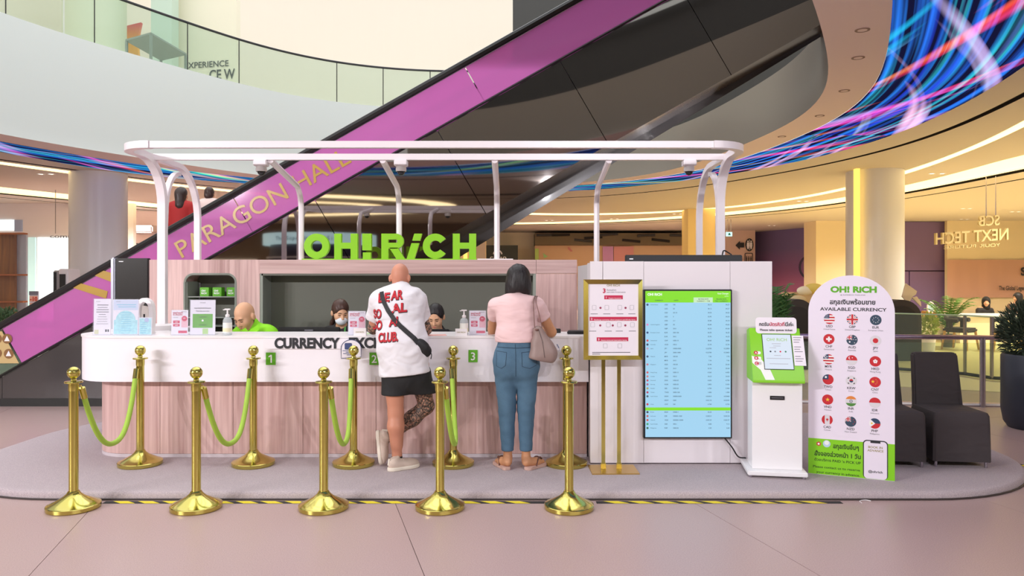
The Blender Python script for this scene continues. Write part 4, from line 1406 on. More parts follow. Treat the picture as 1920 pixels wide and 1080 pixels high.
G().bx(xb0 + 0.4, XR, YB + 0.45, YB + 0.47, PT, ZT - 0.3).build('inner_panel', mat('inner_grey', '#8a8684', 0.6), ct, world=True)

# raised sign plate with lettering, window numbers
sp0, sp1 = px(495, YF), px(812, YF)
zs0, zs1 = pz(654, YF), ZT - 0.02
pl = [(sp1, zs1), (sp0, zs1)] + corner(sp0 + 0.045, zs0 + 0.045, 0.045, 180, 270, 6) + corner(sp1 - 0.045, zs0 + 0.045, 0.045, 270, 360, 6)
sgn = G().slab(pl, (0, YF - 0.001, 0), (1, 0, 0), (0, 0, 1), 0, 0.014).build('sign_plate', FASCIA, ct, world=True)
lw = px(638, YF) - px(516, YF)
G().text('CURRENCY', (px(516, YF), YF - 0.017, pz(652, YF)), size=0.086, align='l', bold=0.042, ext=0.004, width=lw).build('lettering', INK, sgn, world=True)
G().text('EXCHANGE', (px(655, YF), YF - 0.017, pz(651.5, YF)), size=0.086, align='l', bold=0.042, ext=0.004, width=lw * 1.06).build('lettering', INK, sgn, world=True)
for s_, u in (('1', 508), ('2', 702), ('3', 887)):
    tile = G().slab([(px(u - 9, YF), pz(684, YF)), (px(u + 9, YF), pz(684, YF)), (px(u + 9, YF), pz(661, YF)), (px(u - 9, YF), pz(661, YF))] if s_ != '3' else
                    [(px(u - 8.5, YF), pz(679, YF)), (px(u + 8.5, YF), pz(679, YF)), (px(u + 8.5, YF), pz(656, YF)), (px(u - 8.5, YF), pz(656, YF))], (0, YF - 0.001, 0), (1, 0, 0), (0, 0, 1), 0, 0.006).build('number_tile', LIMED, ct, world=True)
    vb = 680 if s_ != '3' else 675
    if s_ == '1':
        xn, zn = px(u, YF), pz(vb, YF)
        G().flat([(xn - 0.001, zn), (xn + 0.011, zn), (xn + 0.011, zn + 0.068), (xn - 0.001, zn + 0.068), (xn - 0.02, zn + 0.054), (xn - 0.015, zn + 0.046), (xn - 0.001, zn + 0.053)], (0, YF - 0.009, 0), (1, 0, 0), (0, 0, 1)).build('numeral', WHITEINK, tile, world=True)
    else:
        G().text(s_, (px(u, YF), YF - 0.009, pz(vb, YF)), size=0.068, bold=0.012).build('numeral', WHITEINK, tile, world=True)
# arched notice hung on the front
an = thing('arched_notice', 'small arched clear notice with blue icon hung on the counter front', 'sign', (px(660, YF), YF - 0.03, pz(671, YF)))
ya = YF - 0.03
hw = 0.085
arch = [(px(660, YF) + x, pz(671, YF) + z) for x, z in ([(-hw, 0), (hw, 0.012)] + [(hw * math.cos(a), 0.085 + hw * 0.85 * math.sin(a)) for a in np.linspace(0, math.pi, 14)])]
G().slab(arch, (0, ya, 0), (1, 0, 0), (0, 0, 1), 0, 0.004).build('card', PAPER, an, world=True)
G().tube([(x, ya - 0.005, z) for x, z in arch], 0.003, 4, True).build('outline', mat('navy_outline', '#39406a', 0.5), an, world=True)
ic = rrect(px(655, YF) - 0.032, pz(649, YF) - 0.026, px(655, YF) + 0.03, pz(649, YF) + 0.03, 0.01, 3)
G().slab(ic, (0, ya - 0.004, 0), (1, 0, 0), (0, 0, 1), 0, 0.003).build('icon', mat('navy_icon', '#3d4a78', 0.5), an, world=True)
for k, (u0, u1) in enumerate(((644, 674), (650, 672), (645, 668), (652, 666))):
    G().bx(px(u0, YF), px(u1, YF), ya - 0.006, ya - 0.0045, pz(657.5 + 2.6 * k, YF), pz(656.3 + 2.6 * k, YF)).build('text_line', mat('navy_ink_line', '#5a628c', 0.6), an, world=True)

# ------------------------------------------------------------------ wooden back wall with recess and alcove
YW = 7.65
TW = 0.35
ZW = pz(487, YW)
X = lambda u: px(u, YW)
Z = lambda v_: pz(v_, YW)
bw = thing('back_wall_unit', 'pale wood back wall with wide grey recess and arched alcove', 'wall unit', (-1.5, 7.8, PT))
G().bx(X(280), X(344), YW, YW + TW, PT, ZW).build('wood_panel', WOOD, bw, world=True)
G().bx(X(444), X(487), YW, YW + TW, PT, ZW).build('wood_panel', WOOD, bw, world=True)
r_ = X(362) - X(344)
poly = [(X(344), ZW), (X(344), Z(530))] + [(X(362) - r_ * math.cos(a), Z(530) + r_ * math.sin(a)) for a in np.linspace(0.1, math.pi / 2, 7)] + [(X(426) + r_ * math.sin(a), Z(530) + r_ * math.cos(a)) for a in np.linspace(0, math.pi / 2, 7)] + [(X(444), ZW)]
G().slab(poly, (0, YW, 0), (1, 0, 0), (0, 0, 1), -TW, 0).build('alcove_header', WOOD, bw, world=True)
arch2 = [(X(345), PT)] + [(X(345), Z(530))] + [(X(362) - (r_ - 0.01) * math.cos(a), Z(530) + (r_ - 0.01) * math.sin(a)) for a in np.linspace(0.1, math.pi / 2, 7)] + [(X(426) + (r_ - 0.01) * math.sin(a), Z(530) + (r_ - 0.01) * math.cos(a)) for a in np.linspace(0, math.pi / 2, 7)] + [(X(443), PT)]
G().tube([(x, YW + 0.01, z) for x, z in arch2], 0.014, 6).build('alcove_trim', NICHE2, bw, world=True)
G().bx(X(344), X(444), YW + TW - 0.02, YW + TW, PT, Z(512)).build('alcove_back', NICHE, bw, world=True)
G().bx(X(346), X(346) + 0.02, YW + 0.02, YW + TW - 0.02, PT, Z(528)).build('alcove_side', NICHE2, bw, world=True)
G().bx(X(442) - 0.02, X(442), YW + 0.02, YW + TW - 0.02, PT, Z(528)).build('alcove_side', NICHE2, bw, world=True)
SHELF = mat('grey_shelf', '#9ba099', 0.4)
for v_ in (556, 595, 611):
    G().bx(X(346), X(442), YW + 0.03, YW + TW - 0.02, Z(v_ + 1.6), Z(v_)).build('shelf', SHELF, bw, world=True)
G().bx(X(355), X(355) + 0.015, YW + 0.24, YW + 0.26, PT, Z(530)).build('shelf_rail', STEEL, bw, world=True)
G().bx(X(487), X(1005), YW, YW + TW, Z(513), ZW).build('header', WOODH, bw, world=True)
G().bx(X(1005) + 0.003, X(1082), YW, YW + TW, Z(513) + 0.002, ZW).build('header', WOODH, bw, world=True)
G().bx(X(1005), X(1082), YW, YW + TW, PT, Z(513) - 0.002).build('wood_panel', WOOD, bw, world=True)
G().bx(X(487), X(1005), YW + 0.27, YW + TW, PT, Z(513)).build('recess_back', NICHE, bw, world=True)
G().bx(X(487), X(487) + 0.03, YW + 0.004, YW + 0.27, PT, Z(513)).build('recess_side', NICHE2, bw, world=True)
G().bx(X(1005) - 0.03, X(1005), YW + 0.004, YW + 0.27, PT, Z(513)).build('recess_side', NICHE2, bw, world=True)
G().bx(X(490), X(1000), YW + 0.004, YW + 0.27, Z(513) - 0.02, Z(513)).build('recess_head', NICHE, bw, world=True)
# little green gift boxes on the shelf
for k, u in enumerate((377.5, 401.5, 428)):
    b = thing('gift_box', ['lime green box on the alcove shelf, leftmost of three', 'lime green box on the alcove shelf, middle of three', 'lime green box on the alcove shelf, rightmost of three'][k], 'box', (X(u), YW + 0.12, Z(556)), 0, 'green boxes on the alcove shelf')
    G().box((0, 0, 0.047), (0.094, 0.094, 0.094)).build('carton', LIMED, b, bev=0.003)
    G().text('OH!', (-0.03, -0.049, 0.05), size=0.018, align='l', bold=0.03).build('lettering', WHITEINK, b)
    G().text('RiCH', (-0.03, -0.049, 0.024), size=0.018, align='l', bold=0.03).build('lettering', WHITEINK, b)

# green block letters standing on the wall
ltr = thing('letter_sign', 'bright green block letters standing on top of the wood wall', 'sign', (X(728), YW + 0.1, ZW))
yl = YW + 0.06
zb = ZW + 0.012
hh = 0.262
stk = 0.072
DEP = 0.06


def ring_letter(xc, a0, a1, n=26):
    ro, ri = hh / 2, hh / 2 - stk
    pts = [(xc + ro * math.cos(a), zb + hh / 2 + ro * math.sin(a)) for a in np.linspace(a0, a1, n)]
    pts += [(xc + ri * math.cos(a), zb + hh / 2 + ri * math.sin(a)) for a in np.linspace(a1, a0, n)]
    return pts


def quadring(xc, a0, a1, n=40):
    g = G()
    ro, ri = hh / 2, hh / 2 - stk
    A = np.linspace(a0, a1, n + 1)
    for k in range(n):
        q = [(xc + r * math.cos(a), zb + hh / 2 + r * math.sin(a)) for r, a in ((ri, A[k]), (ro, A[k]), (ro, A[k + 1]), (ri, A[k + 1]))]
        g.slab(q, (0, yl, 0), (1, 0, 0), (0, 0, 1), -DEP, 0)
    return g


def poly_letter(polys):
    g = G()
    for p in polys:
        g.slab(p, (0, yl, 0), (1, 0, 0), (0, 0, 1), -DEP, 0)
    return g


def rect(x0, x1, z0, z1, sk=0.0):
    return [(x0, z0), (x1, z0), (x1 + sk, z1), (x0 + sk, z1)]


LET = mat('lime_acrylic', '#8ed024', 0.35)
z1_ = zb + hh
quadring(X(590.5), 0, 2 * math.pi).build('letter', LET, ltr, world=True)


def letter_h(u0, u1):
    a, b = X(u0), X(u1)
    return poly_letter([rect(a, a + stk, zb, z1_), rect(b - stk, b, zb, z1_), rect(a + stk, b - stk, zb + hh * 0.40, zb + hh * 0.64)])


letter_h(624, 668).build('letter', LET, ltr, world=True)
poly_letter([rect(X(678), X(693), zb, zb + 0.066), rect(X(677), X(694), zb + 0.088, z1_)]).build('letter', LET, ltr, world=True)
a, b = X(713), X(755)
bowl = []
rz_ = hh * 0.30
cz = z1_ - rz_
arc_o = [(b - rz_ + rz_ * math.cos(t), cz + rz_ * math.sin(t)) for t in np.linspace(math.pi / 2, -math.pi / 2, 12)]
ri_ = rz_ - stk * 0.86
arc_i = [(b - rz_ + ri_ * math.cos(t), cz + ri_ * math.sin(t)) for t in np.linspace(-math.pi / 2, math.pi / 2, 12)]
gR = poly_letter([rect(a, a + stk, zb, z1_), [(X(728), zb + hh * 0.44), (X(741), zb), (X(757), zb), (X(744), zb + hh * 0.44)]])
for k in range(11):
    gR.slab([arc_i[11 - k], arc_o[k], arc_o[k + 1], arc_i[10 - k]], (0, yl, 0), (1, 0, 0), (0, 0, 1), -DEP, 0)
gR.slab([(a + stk, cz + ri_), (b - rz_, cz + ri_), (b - rz_, z1_), (a + stk, z1_)], (0, yl, 0), (1, 0, 0), (0, 0, 1), -DEP, 0)
gR.slab([(a + stk, cz - rz_), (b - rz_, cz - rz_), (b - rz_, cz - ri_), (a + stk, cz - ri_)], (0, yl, 0), (1, 0, 0), (0, 0, 1), -DEP, 0)
gR.build('letter', LET, ltr, world=True)
sl = 0.30
poly_letter([rect(X(761), X(775.5), zb, zb + hh * 0.62, hh * 0.62 * sl), rect(X(761) + hh * 0.72 * sl, X(775.5) + hh * 0.72 * sl, zb + hh * 0.72, z1_, hh * 0.28 * sl)]).build('letter', LET, ltr, world=True)
quadring(X(815), 0.62, 2 * math.pi - 0.62).build('letter', LET, ltr, world=True)
letter_h(848, 892).build('letter', LET, ltr, world=True)
G().bx(X(563), X(893), yl - 0.01, yl + DEP + 0.01, ZW, zb).build('base_bar', LET, ltr, world=True)
tag(G().bx(X(893) + 0.01, X(962), YW + 0.03, YW + 0.2, ZW, ZW + 0.012).build('top_strip', WHITE), 'thin white strip on the wood wall top beside the green letters', 'strip')

# ------------------------------------------------------------------ white display wall
YD = 6.22
XD0, XD1 = px(1107, YD), px(1448, YD)
ZD = pz(490, YD)
dw = thing('display_wall', 'tall white panelled wall block carrying the rate screen', 'wall unit', ((XD0 + XD1) / 2, 6.4, PT))
ed = [XD0, px(1207, YD), px(1369, YD), XD1]
for k, (a_, b_) in enumerate(zip(ed[:-1], ed[1:])):
    if k == 0:
        G().bx(a_, px(1130, YD) - 0.0015, YD, YD + 0.04, PT + 0.01, ZD).build('panel', WALLW, dw, world=True)
        a_ = px(1130, YD) + 0.0015
    if k == 1:
        zz = [PT + 0.01, pz(816, YD), pz(546, YD), ZD]
        for z0, z1 in zip(zz[:-1], zz[1:]):
            G().bx(a_ + 0.0015, b_ - 0.0015, YD, YD + 0.04, z0 + 0.001, z1 - 0.001).build('panel', WALLW, dw, world=True)
    else:
        G().bx(a_ + 0.0015, b_ - 0.0015, YD, YD + 0.04, PT + 0.01, ZD).build('panel', WALLW, dw, world=True)
G().bx(XD0 + 0.01, XD1 - 0.01, YD + 0.04, YD + 0.36, PT, ZD - 0.01).build('core', mat('grey_core', '#cfc8cc', 0.6), dw, world=True)
G().prism([(XD0 + 0.02, YD + 0.36), (XD0 + 0.06, YD + 0.36), (XD0 + 0.06, YW), (XD0 + 0.02, YW)], PT, ZD - 0.02).build('side_return', mat('grey_return', '#bdb9bb', 0.6), dw, world=True)

# screen on the rear of the display wall: only its dark upper edge rises above the wall
tv2 = thing('flat_screen', 'black flat screen rising behind the top of the white wall', 'screen', (px(1281, YD + 0.4), YD + 0.42, ZD - 0.55))
ya = YD + 0.38
G().bx(px(1173, ya), px(1392, ya), ya, ya + 0.05, ZD - 0.55, pz(478, ya)).build('casing', BLACK, tv2, world=True, bev=0.006)
G().bx(px(1177, ya), px(1388, ya), ya - 0.002, ya, ZD - 0.53, pz(480, ya)).build('panel', BLACKM, tv2, world=True)
G().bx(px(1180, ya), px(1187, ya), ya - 0.004, ya - 0.002, pz(486.5, ya), pz(484.5, ya)).build('logo', WHITEINK, tv2, world=True)
# cable loop on it
tag(G().tube(bez([(px(1352, 6.7), 6.66, pz(478, 6.7)), (px(1356, 6.7), 6.68, pz(470, 6.7)), (px(1366, 6.7), 6.7, pz(474, 6.7)), (px(1372, 6.7), 6.7, pz(478, 6.7))]), 0.006, 6).build('cable', BLACK, smooth=True), 'small black cable loop on top of the rear screen', 'cable')

# ---- rate screen
xs0, xs1 = px(1205, YD), px(1369.5, YD)
z0, z1 = pz(820, YD), pz(542.5, YD)
rs = thing('rate_screen', 'portrait screen listing exchange rates on pale blue', 'screen', ((xs0 + xs1) / 2, YD, z0))
G().bx(xs0, xs1, YD - 0.05, YD - 0.001, z0, z1).build('bezel', BLACK, rs, world=True, bev=0.004)
yb_ = YD - 0.0515
SKY = screen('screen_sky_blue', '#a3d6f4')
SLIME = screen('screen_lime', '#86e21a')
SWH = screen('screen_white', '#f4fff0')
SPALE = screen('screen_pale_green', '#cdeec4')
SINK = screen('screen_ink', '#24384c')
bz = 0.013
W_ = xs1 - xs0 - 2 * bz
Hh = z1 - z0 - 2 * bz
xo, zo = xs0 + bz, z0 + bz


def scr(m, nm, fx0, fx1, fy0, fy1, t=0.0):
    """rectangle on the screen in fractions, y measured from the top"""
    return G().flat([(xo + fx0 * W_, zo + (1 - fy1) * Hh), (xo + fx1 * W_, zo + (1 - fy1) * Hh), (xo + fx1 * W_, zo + (1 - fy0) * Hh), (xo + fx0 * W_, zo + (1 - fy0) * Hh)], (0, yb_ - t, 0), (1, 0, 0), (0, 0, 1)).build(nm, m, rs, world=True)


scr(SKY, 'display', 0, 1, 0, 1)
scr(SLIME, 'header_band', 0, 1, 0, 0.079, 0.0005)
scr(SPALE, 'header_cell', 0.565, 0.79, 0.044, 0.079, 0.001)
scr(SLIME, 'divider_band', 0, 1, 0.797, 0.818, 0.0005)
ty = lambda fy: zo + (1 - fy) * Hh
tx = lambda fx: xo + fx * W_
yt = yb_ - 0.0012
G().text('OH! RiCH', (tx(0.025), yt, ty(0.031)), size=0.02, align='l', bold=0.05).build('heading', SWH, rs, world=True)
G().text('Rate Changes', (tx(0.975), yt, ty(0.022)), size=0.012, align='r', bold=0.02).build('heading', SWH, rs, world=True)
G().text('update', (tx(0.975), yt, ty(0.038)), size=0.009, align='r').build('heading', SWH, rs, world=True)
g = G()
for s_, fx, fy in (('CURRENCY', 0.16, 0.068), ('UNITS', 0.36, 0.068), ('BUYING RATE', 0.68, 0.059), ('CURRENCY > THB', 0.68, 0.073), ('SELLING RATE', 0.89, 0.059), ('THB > CURRENCY', 0.89, 0.073)):
    g.text(s_, (tx(fx), yt, ty(fy)), size=0.0095, bold=0.02)
ROWS = [('United States', 'USD', '100', '34.13', '34.27'), ('', 'USD', '50', '34.13', '34.27'), ('', 'USD', '20-10', '34.03', '34.20'), ('', 'USD', '5', '33.95', '34.20'), ('', 'USD', '2-1', '33.80', '34.10'),
        ('United Kingdom', 'GBP', '50', '43.40', '43.65'), ('', 'GBP', '20-5', '43.35', '43.60'), ('European Union', 'EUR', '500-100', '36.00', '36.25'), ('', 'EUR', '50-5', '35.95', '36.25'),
        ('Switzerland', 'CHF', '1000-10', '38.60', '38.85'), ('Australia', 'AUD', '100-5', '22.05', '22.30'), ('Japan', 'JPY', '10000-5000', '0.22700', '0.22850'), ('', 'JPY', '2000-1000', '0.22700', '0.22850'),
        ('Malaysia', 'MYR', '100-50', '7.56', '7.75'), ('', 'MYR', '20-5', '7.36', '7.66'), ('Singapore', 'SGD', '100-50', '25.40', '25.60'), ('', 'SGD', '20-5', '25.30', '25.60'), ('Hong Kong', 'HKD', '1000-10', '4.360', '4.420'),
        ('Canada', 'CAD', '100-5', '24.25', '24.50'), ('Denmark', 'DKK', '1000-50', '4.600', '4.750'), ('Norway', 'NOK', '1000-50', '2.850', '3.050'), ('Sweden', 'SEK', '1000-20', '2.700', '2.900'), ('Taiwan', 'TWD', '2000-100', '1.000', '1.050'),
        ('South Korea', 'KRW', '50000-5000', '0.02410', '0.02460'), ('', 'KRW', '1000', '0.02110', '0.02350'), ('China', 'CNY', '100', '4.700', '4.750'), None,
        ('Brunei', 'BND', '10000-1', '25.25', '25.55'), ('Indonesia', 'IDR', '100000-1000', '0.00210', '0.00218'), ('Vietnam', 'VND', '500000-10000', '0.00129', '0.00137'), ('Saudi Arabia', 'SAR', '500-1', '8.85', '9.15'), ('Philippines', 'PHP', '1000-50', '0.55', '0.60')]
DOTC = ['#3b4a7a', '#e58ac0', '#39507e', '#d84848', '#39405e', '#c8a0b8', '#4a5878', '#c88090', '#d85a5a', '#d87a7a', '#c84a60', '#b85a80', '#b8a058', '#b83a5a', '#4a5a6a', '#d02a3a', '#3a4048', '#c85a50', '#d84a40', '#3aa868', '#2f6a4a']
ki = 0
for i, r in enumerate(ROWS):
    if r is None:
        continue
    fy = 0.098 + i * 0.02725 + (0.0 if i < 27 else -0.001)
    if r[0]:
        g.text(r[0], (tx(0.06), yt, ty(fy - 0.001)), size=0.0085, align='l', bold=0.0)
        G().flat(circ(tx(0.025), ty(fy - 0.004), 0.0092, 14), (0, yb_ - 0.0012, 0), (1, 0, 0), (0, 0, 1)).build('flag_dot', screen('dot' + DOTC[ki], DOTC[ki]), rs, world=True)
        ki += 1
    g.text(r[1], (tx(0.225), yt, ty(fy)), size=0.0105, align='l', bold=0.012)
    g.text(r[2], (tx(0.325), yt, ty(fy)), size=0.0105, align='l', bold=0.012)
    g.text(r[3], (tx(0.775), yt, ty(fy)), size=0.0105, align='r', bold=0.012)
    g.text(r[4], (tx(0.985), yt, ty(fy)), size=0.0105, align='r', bold=0.012)
g.build('rate_text', SINK, rs, world=True)
tag(G().tube(bez([(px(1358, 6.18), 6.2, pz(820, 6.18)), (px(1372, 6.17), 6.17, pz(838, 6.17)), (px(1384, 6.16), 6.16, pz(856, 6.16)), (px(1397, 6.14), 6.12, PT + 0.075)]), 0.006, 6).build('power_cable', BLACK, smooth=True), 'black cable hanging from the rate screen to the kiosk', 'cable')

# ------------------------------------------------------------------ tubular white canopy frame
ZN = 2.745
XA, XB = -3.34, 1.99
Y1, Y2, YP, YQ = 6.22, 6.86, 7.07, 7.86
cf = thing('tube_canopy', 'white bent tube canopy frame arching over the counter', 'canopy frame', (-0.7, 7.0, ZW))
prof = (0.05, 0.056)


def side(xs, sgn_):
    """front rail corner, along the side, bend down into the front post"""
    pts = []
    rc = 0.3
    for k in range(9):
        a = math.pi / 2 * k / 8
        pts.append((xs - sgn_ * (rc - rc * math.sin(a)), Y1 + rc - rc * math.cos(a), ZN))
    rb_ = 0.42
    for k in range(10):
        a = math.pi / 2 * k / 9
        pts.append((xs, YP - rb_ + rb_ * math.sin(a), ZN - rb_ + rb_ * math.cos(a)))
    return pts


for xs, s_, zb_ in ((XA, -1, ZT), (XB, 1, PT)):
    pts = side(xs, s_)
    if s_ > 0:
        pts.append((xs, YP, PT))
    else:
        pts.append((xs, YP, ZT + 0.012))
    G().tube(pts, 0.03, flatten=(0.075, 0.06), up=(0, 0, 1)).build('front_post', TUBEW, cf, world=True, smooth=0.5)
    pts = [(xs, YP - 0.42, ZN)]
    rb_ = 0.5
    for k in range(11):
        a = math.pi / 2 * k / 10
        pts.append((xs, YQ - rb_ + rb_ * math.sin(a), ZN - 0.0 - rb_ + rb_ * math.cos(a)))
    pts.append((xs, YQ, ZW if s_ < 0 else PT))
    G().tube(pts, 0.03, flatten=(0.06, 0.05)).build('rear_post', TUBEW, cf, world=True, smooth=0.5)
    # small arch linking front post and rear arm
    pts = [(xs, YP + 0.03, ZN - 0.75)]
    for k in range(9):
        a = math.pi / 2 * k / 8
        pts.append((xs, YP + 0.05 + 0.3 - 0.3 * math.cos(a), ZN - 0.5 + 0.42 * math.sin(a)))
    G().tube(pts, 0.025, flatten=(0.05, 0.04)).build('link_arch', TUBEW, cf, world=True, smooth=0.5)
rc = 0.3
G().tube([(XA + rc, Y1, ZN), (XB - rc, Y1, ZN)], 0.03, flatten=prof).build('front_rail', TUBEW, cf, world=True)
G().tube([(XA, Y2, ZN), (XB, Y2, ZN)], 0.03, flatten=prof).build('cross_rail', TUBEW, cf, world=True)
for xm in (-2.24, -1.2, -0.16, 0.9):
    pts = [(xm, YQ, ZW + (0.0 if xm < 0.66 else -1.0)), (xm, YQ, 2.3)]
    for k in range(8):
        a = 1.2 * k / 7
        pts.append((xm, YQ - 0.25 + 0.25 * math.cos(a), 2.35 + 0.25 * math.sin(a)))
    pts.append((xm, Y2, ZN - 0.03))
    G().tube(pts, 0.03, 8).build('support_arm', TUBEW, cf, world=True, smooth=True)
G().lathe([(0.13, 0), (0.13, 0.045), (0.11, 0.06), (0.0, 0.06)], 4, (XA, YP - 0.02, ZT), cap=False).build('base_plate', WHITE, cf, world=True)
for k, xm in enumerate((px(490, Y2), px(752, Y2), px(1292, Y2))):
    c_ = thing('security_camera', ['white dome camera under the canopy rail above the wood wall left end', 'white dome camera under the middle of the canopy rail', 'white dome camera under the canopy rail right of centre'][k], 'camera', (xm, Y2, ZN - 0.03), 0, 'dome cameras under the canopy')
    G().box((0, 0, -0.028), (0.12, 0.1, 0.055)).build('bracket', TUBEW, c_, bev=0.006)
    G().lathe([(0.048, -0.105), (0.05, -0.08), (0.044, -0.055)], 20, cap=False).build('housing', WHITE, c_, smooth=True)
    G().ball((0, 0, -0.105), 0.036, 16, 10).build('dome', mat('smoked_dome', '#26262a', 0.1), c_, smooth=True)

# tall dark display at the left end of the wood wall
td = thing('standing_display', 'tall black standing display with silver edge left of the wood wall', 'screen', (-4.0, 7.75, PT), 0.05)
w_ = px(279, 7.7) - px(219, 7.7)
G().box((0.03, 0, 0.885), (w_, 0.07, 1.77)).build('screen', mat('black_screen', '#1f1e20', 0.25), td, bev=0.006)
G().box((0.03 - w_ / 2 - 0.022, 0.0, 0.885), (0.042, 0.1, 1.78)).build('edge_frame', mat('silver_edge', '#b9bcc8', 0.35, 0.4), td, bev=0.012)
G().box((0.03 - w_ / 2 + 0.06, -0.0365, 1.735), (0.045, 0.002, 0.008)).build('logo', WHITEINK, td)
# ------------------------------------------------------------------ brass stanchions and ropes
def stanchion():
    t = thing('stanchion', 'x', 'stanchion')
    G().lathe([(0.168, 0.0), (0.174, 0.006), (0.175, 0.03), (0.171, 0.034), (0.16, 0.036), (0.12, 0.058), (0.07, 0.085), (0.045, 0.108), (0.036, 0.125)], 40).build('base', GOLD, t, smooth=0.6)
    G().lathe([(0.031, 0.11), (0.031, 0.885)], 24).build('pole', GOLD, t, smooth=0.6)
    G().lathe([(0.033, 0.83), (0.034, 0.84), (0.034, 0.88), (0.058, 0.886), (0.06, 0.892), (0.056, 0.898), (0.02, 0.902), (0.016, 0.92), (0.02, 0.93)], 28).build('collar', GOLD, t, smooth=0.6)
    G().ball((0, 0, 0.957), 0.043, 24, 16).build('ball', GOLD, t, smooth=True)
    g = G().tube([(0.031 * math.cos(a), 0.031 * math.sin(a) - 0.0, 0.868) for a in np.linspace(0, 2 * math.pi, 16, endpoint=False)], 0.004, 6, True)
    g.build('hook_ring', GOLD, t, smooth=True)
    return t


proto = stanchion()
FX = [px(u, 5.22) for u in (138, 368, 607, 825, 1067)]
BX = [px(u, 6.2) for u in (263, 475, 663, 850, 1062)]
ORD = ['leftmost', 'second from the left', 'middle', 'second from the right', 'rightmost']
first = True
for row, xs_, y, z in (('front row on the bare floor', FX, 5.22, 0.0), ('back row on the carpet', BX, 6.2, PT)):
    for k, x in enumerate(xs_):
        o = proto if first else copy_tree(proto)
        first = False
        o.location = (x, y, z)
        o.rotation_euler = (0, 0, 0.35 * k)
        tag(o, 'polished brass stanchion in the %s, %s' % (row, ORD[k]), 'stanchion', 'brass stanchions before the counter')
for k in range(4):
    a = Vector((FX[k] + 0.035, 5.26, 0.845))
    b = Vector((BX[k] - 0.01, 6.155, 0.855 + PT * 0.2))
    r = thing('barrier_rope', 'lime green hanging rope with brass ends, %s' % ['leftmost of four', 'second from the left', 'third from the left', 'rightmost of four'][k], 'rope', tuple(a), 0, 'lime ropes between the stanchions')
    pts = []
    for s in np.linspace(0, 1, 60):
        p = a.lerp(b, s)
        q = (2 * s - 1)
        sag = 0.5 * (1 - abs(q) ** 2.4)
        pts.append(Vector((p.x + (0.05 if k == 3 else 0.03) * math.sin(math.pi * s), p.y, p.z - sag)))
    G().tube(pts[2:-2], 0.0195, 10).build('rope', ROPE, r, world=True, smooth=True)
    for e in (pts[:3], pts[-3:]):
        G().tube(e, 0.0215, 12).build('end_cap', GOLD, r, world=True, smooth=True)
    for e, sx in ((pts[0], -1), (pts[-1], 1)):
        G().tube([e, e + Vector((0, sx * 0.014, 0.02)), e + Vector((-0.02 if sx < 0 else 0.005, sx * 0.022, 0.018))], 0.005, 6).build('hook', GOLD, r, world=True, smooth=True)


# ------------------------------------------------------------------ counter-top placards
def placard(label, u0, u1, v0, art, Y=6.44, tilt=0.03, dz=0.0, yrot=0.0):
    x0, x1 = px(u0, Y), px(u1, Y)
    h = pz(v0, Y) - ZT
    wd = x1 - x0
    t = thing('placard', label, 'placard', ((x0 + x1) / 2, Y, ZT), yrot)
    n_ = Vector((0, -1, tilt)).normalized()
    uy = Vector((0, tilt, 1)).normalized()
    o = Vector((0, 0, 0))
    G().slab([(-wd / 2, 0), (wd / 2, 0), (wd / 2, h), (-wd / 2, h)], (0, 0.002, 0.002), (1, 0, 0), uy, -0.004, 0.0).build('sheet', PAPER, t)
    G().slab([(-wd / 2 - 0.006, 0), (wd / 2 + 0.006, 0), (wd / 2 + 0.006, h + 0.008), (-wd / 2 - 0.006, h + 0.008)], (0, 0.0, 0.0), (1, 0, 0), uy, 0.003, 0.0055).build('acrylic_front', ACRYL, t)
    G().box((0, 0.035, 0.003), (wd, 0.08, 0.006)).build('acrylic_foot', ACRYL, t)

    def rectp(m, nm, fx0, fx1, fy0, fy1, z=0.0004):
        G().flat([((fx0 - .5) * wd, fy0 * h), ((fx1 - .5) * wd, fy0 * h), ((fx1 - .5) * wd, fy1 * h), ((fx0 - .5) * wd, fy1 * h)], (0, 0.002, 0.002), (1, 0, 0), uy, z).build(nm, m, t)

    def line(m, s, fx, fy, size, al='c', bold=0.02, z=0.0008):
        G().text(s, Vector((0, 0.002, 0.002)) + Vector(((fx - .5) * wd, 0, 0)) + uy * (fy * h), (1, 0, 0), uy, size, al, bold, t=z).build('print_line', m, t)

    def disc(m, fx, fy, r, z=0.0006):
        G().flat(circ((fx - .5) * wd, fy * h, r, 18), (0, 0.002, 0.002), (1, 0, 0), uy, z).build('print_disc', m, t)
    art(rectp, line, disc)
    return t


def art_text(rp, ln, ds):
    for k, (a, b, th) in enumerate(((0.2, 0.85, .022), (0.22, 0.8, .016), (0.15, 0.88, .02), (0.15, 0.88, .02), (0.3, 0.7, .014), (0.25, 0.75, .012), (0.2, 0.8, .01), (0.2, 0.8, .01), (0.15, 0.85, .01))):
        rp(GREYINK, 'text_line', a, b, 0.82 - k * 0.065, 0.82 - k * 0.065 + th)
    ln(GREYINK, 'OH! RiCH', 0.25, 0.92, 0.006)
    rp(INK, 'stamp', 0.68, 0.78, 0.08, 0.15)
    rp(INK, 'stamp', 0.82, 0.9, 0.08, 0.15)
    rp(mat('pale_olive_patch', '#d8d4b0', 0.6), 'patch', 0.05, 0.3, 0.02, 0.14)


AQUA = mat('aqua_print', '#aee2f4', 0.45, var=0.35, vscale=40)
AQUAD = mat('aqua_line_print', '#7cc4dc', 0.45)
PALEB = mat('pale_blue_paper', '#cfd6ea', 0.5)


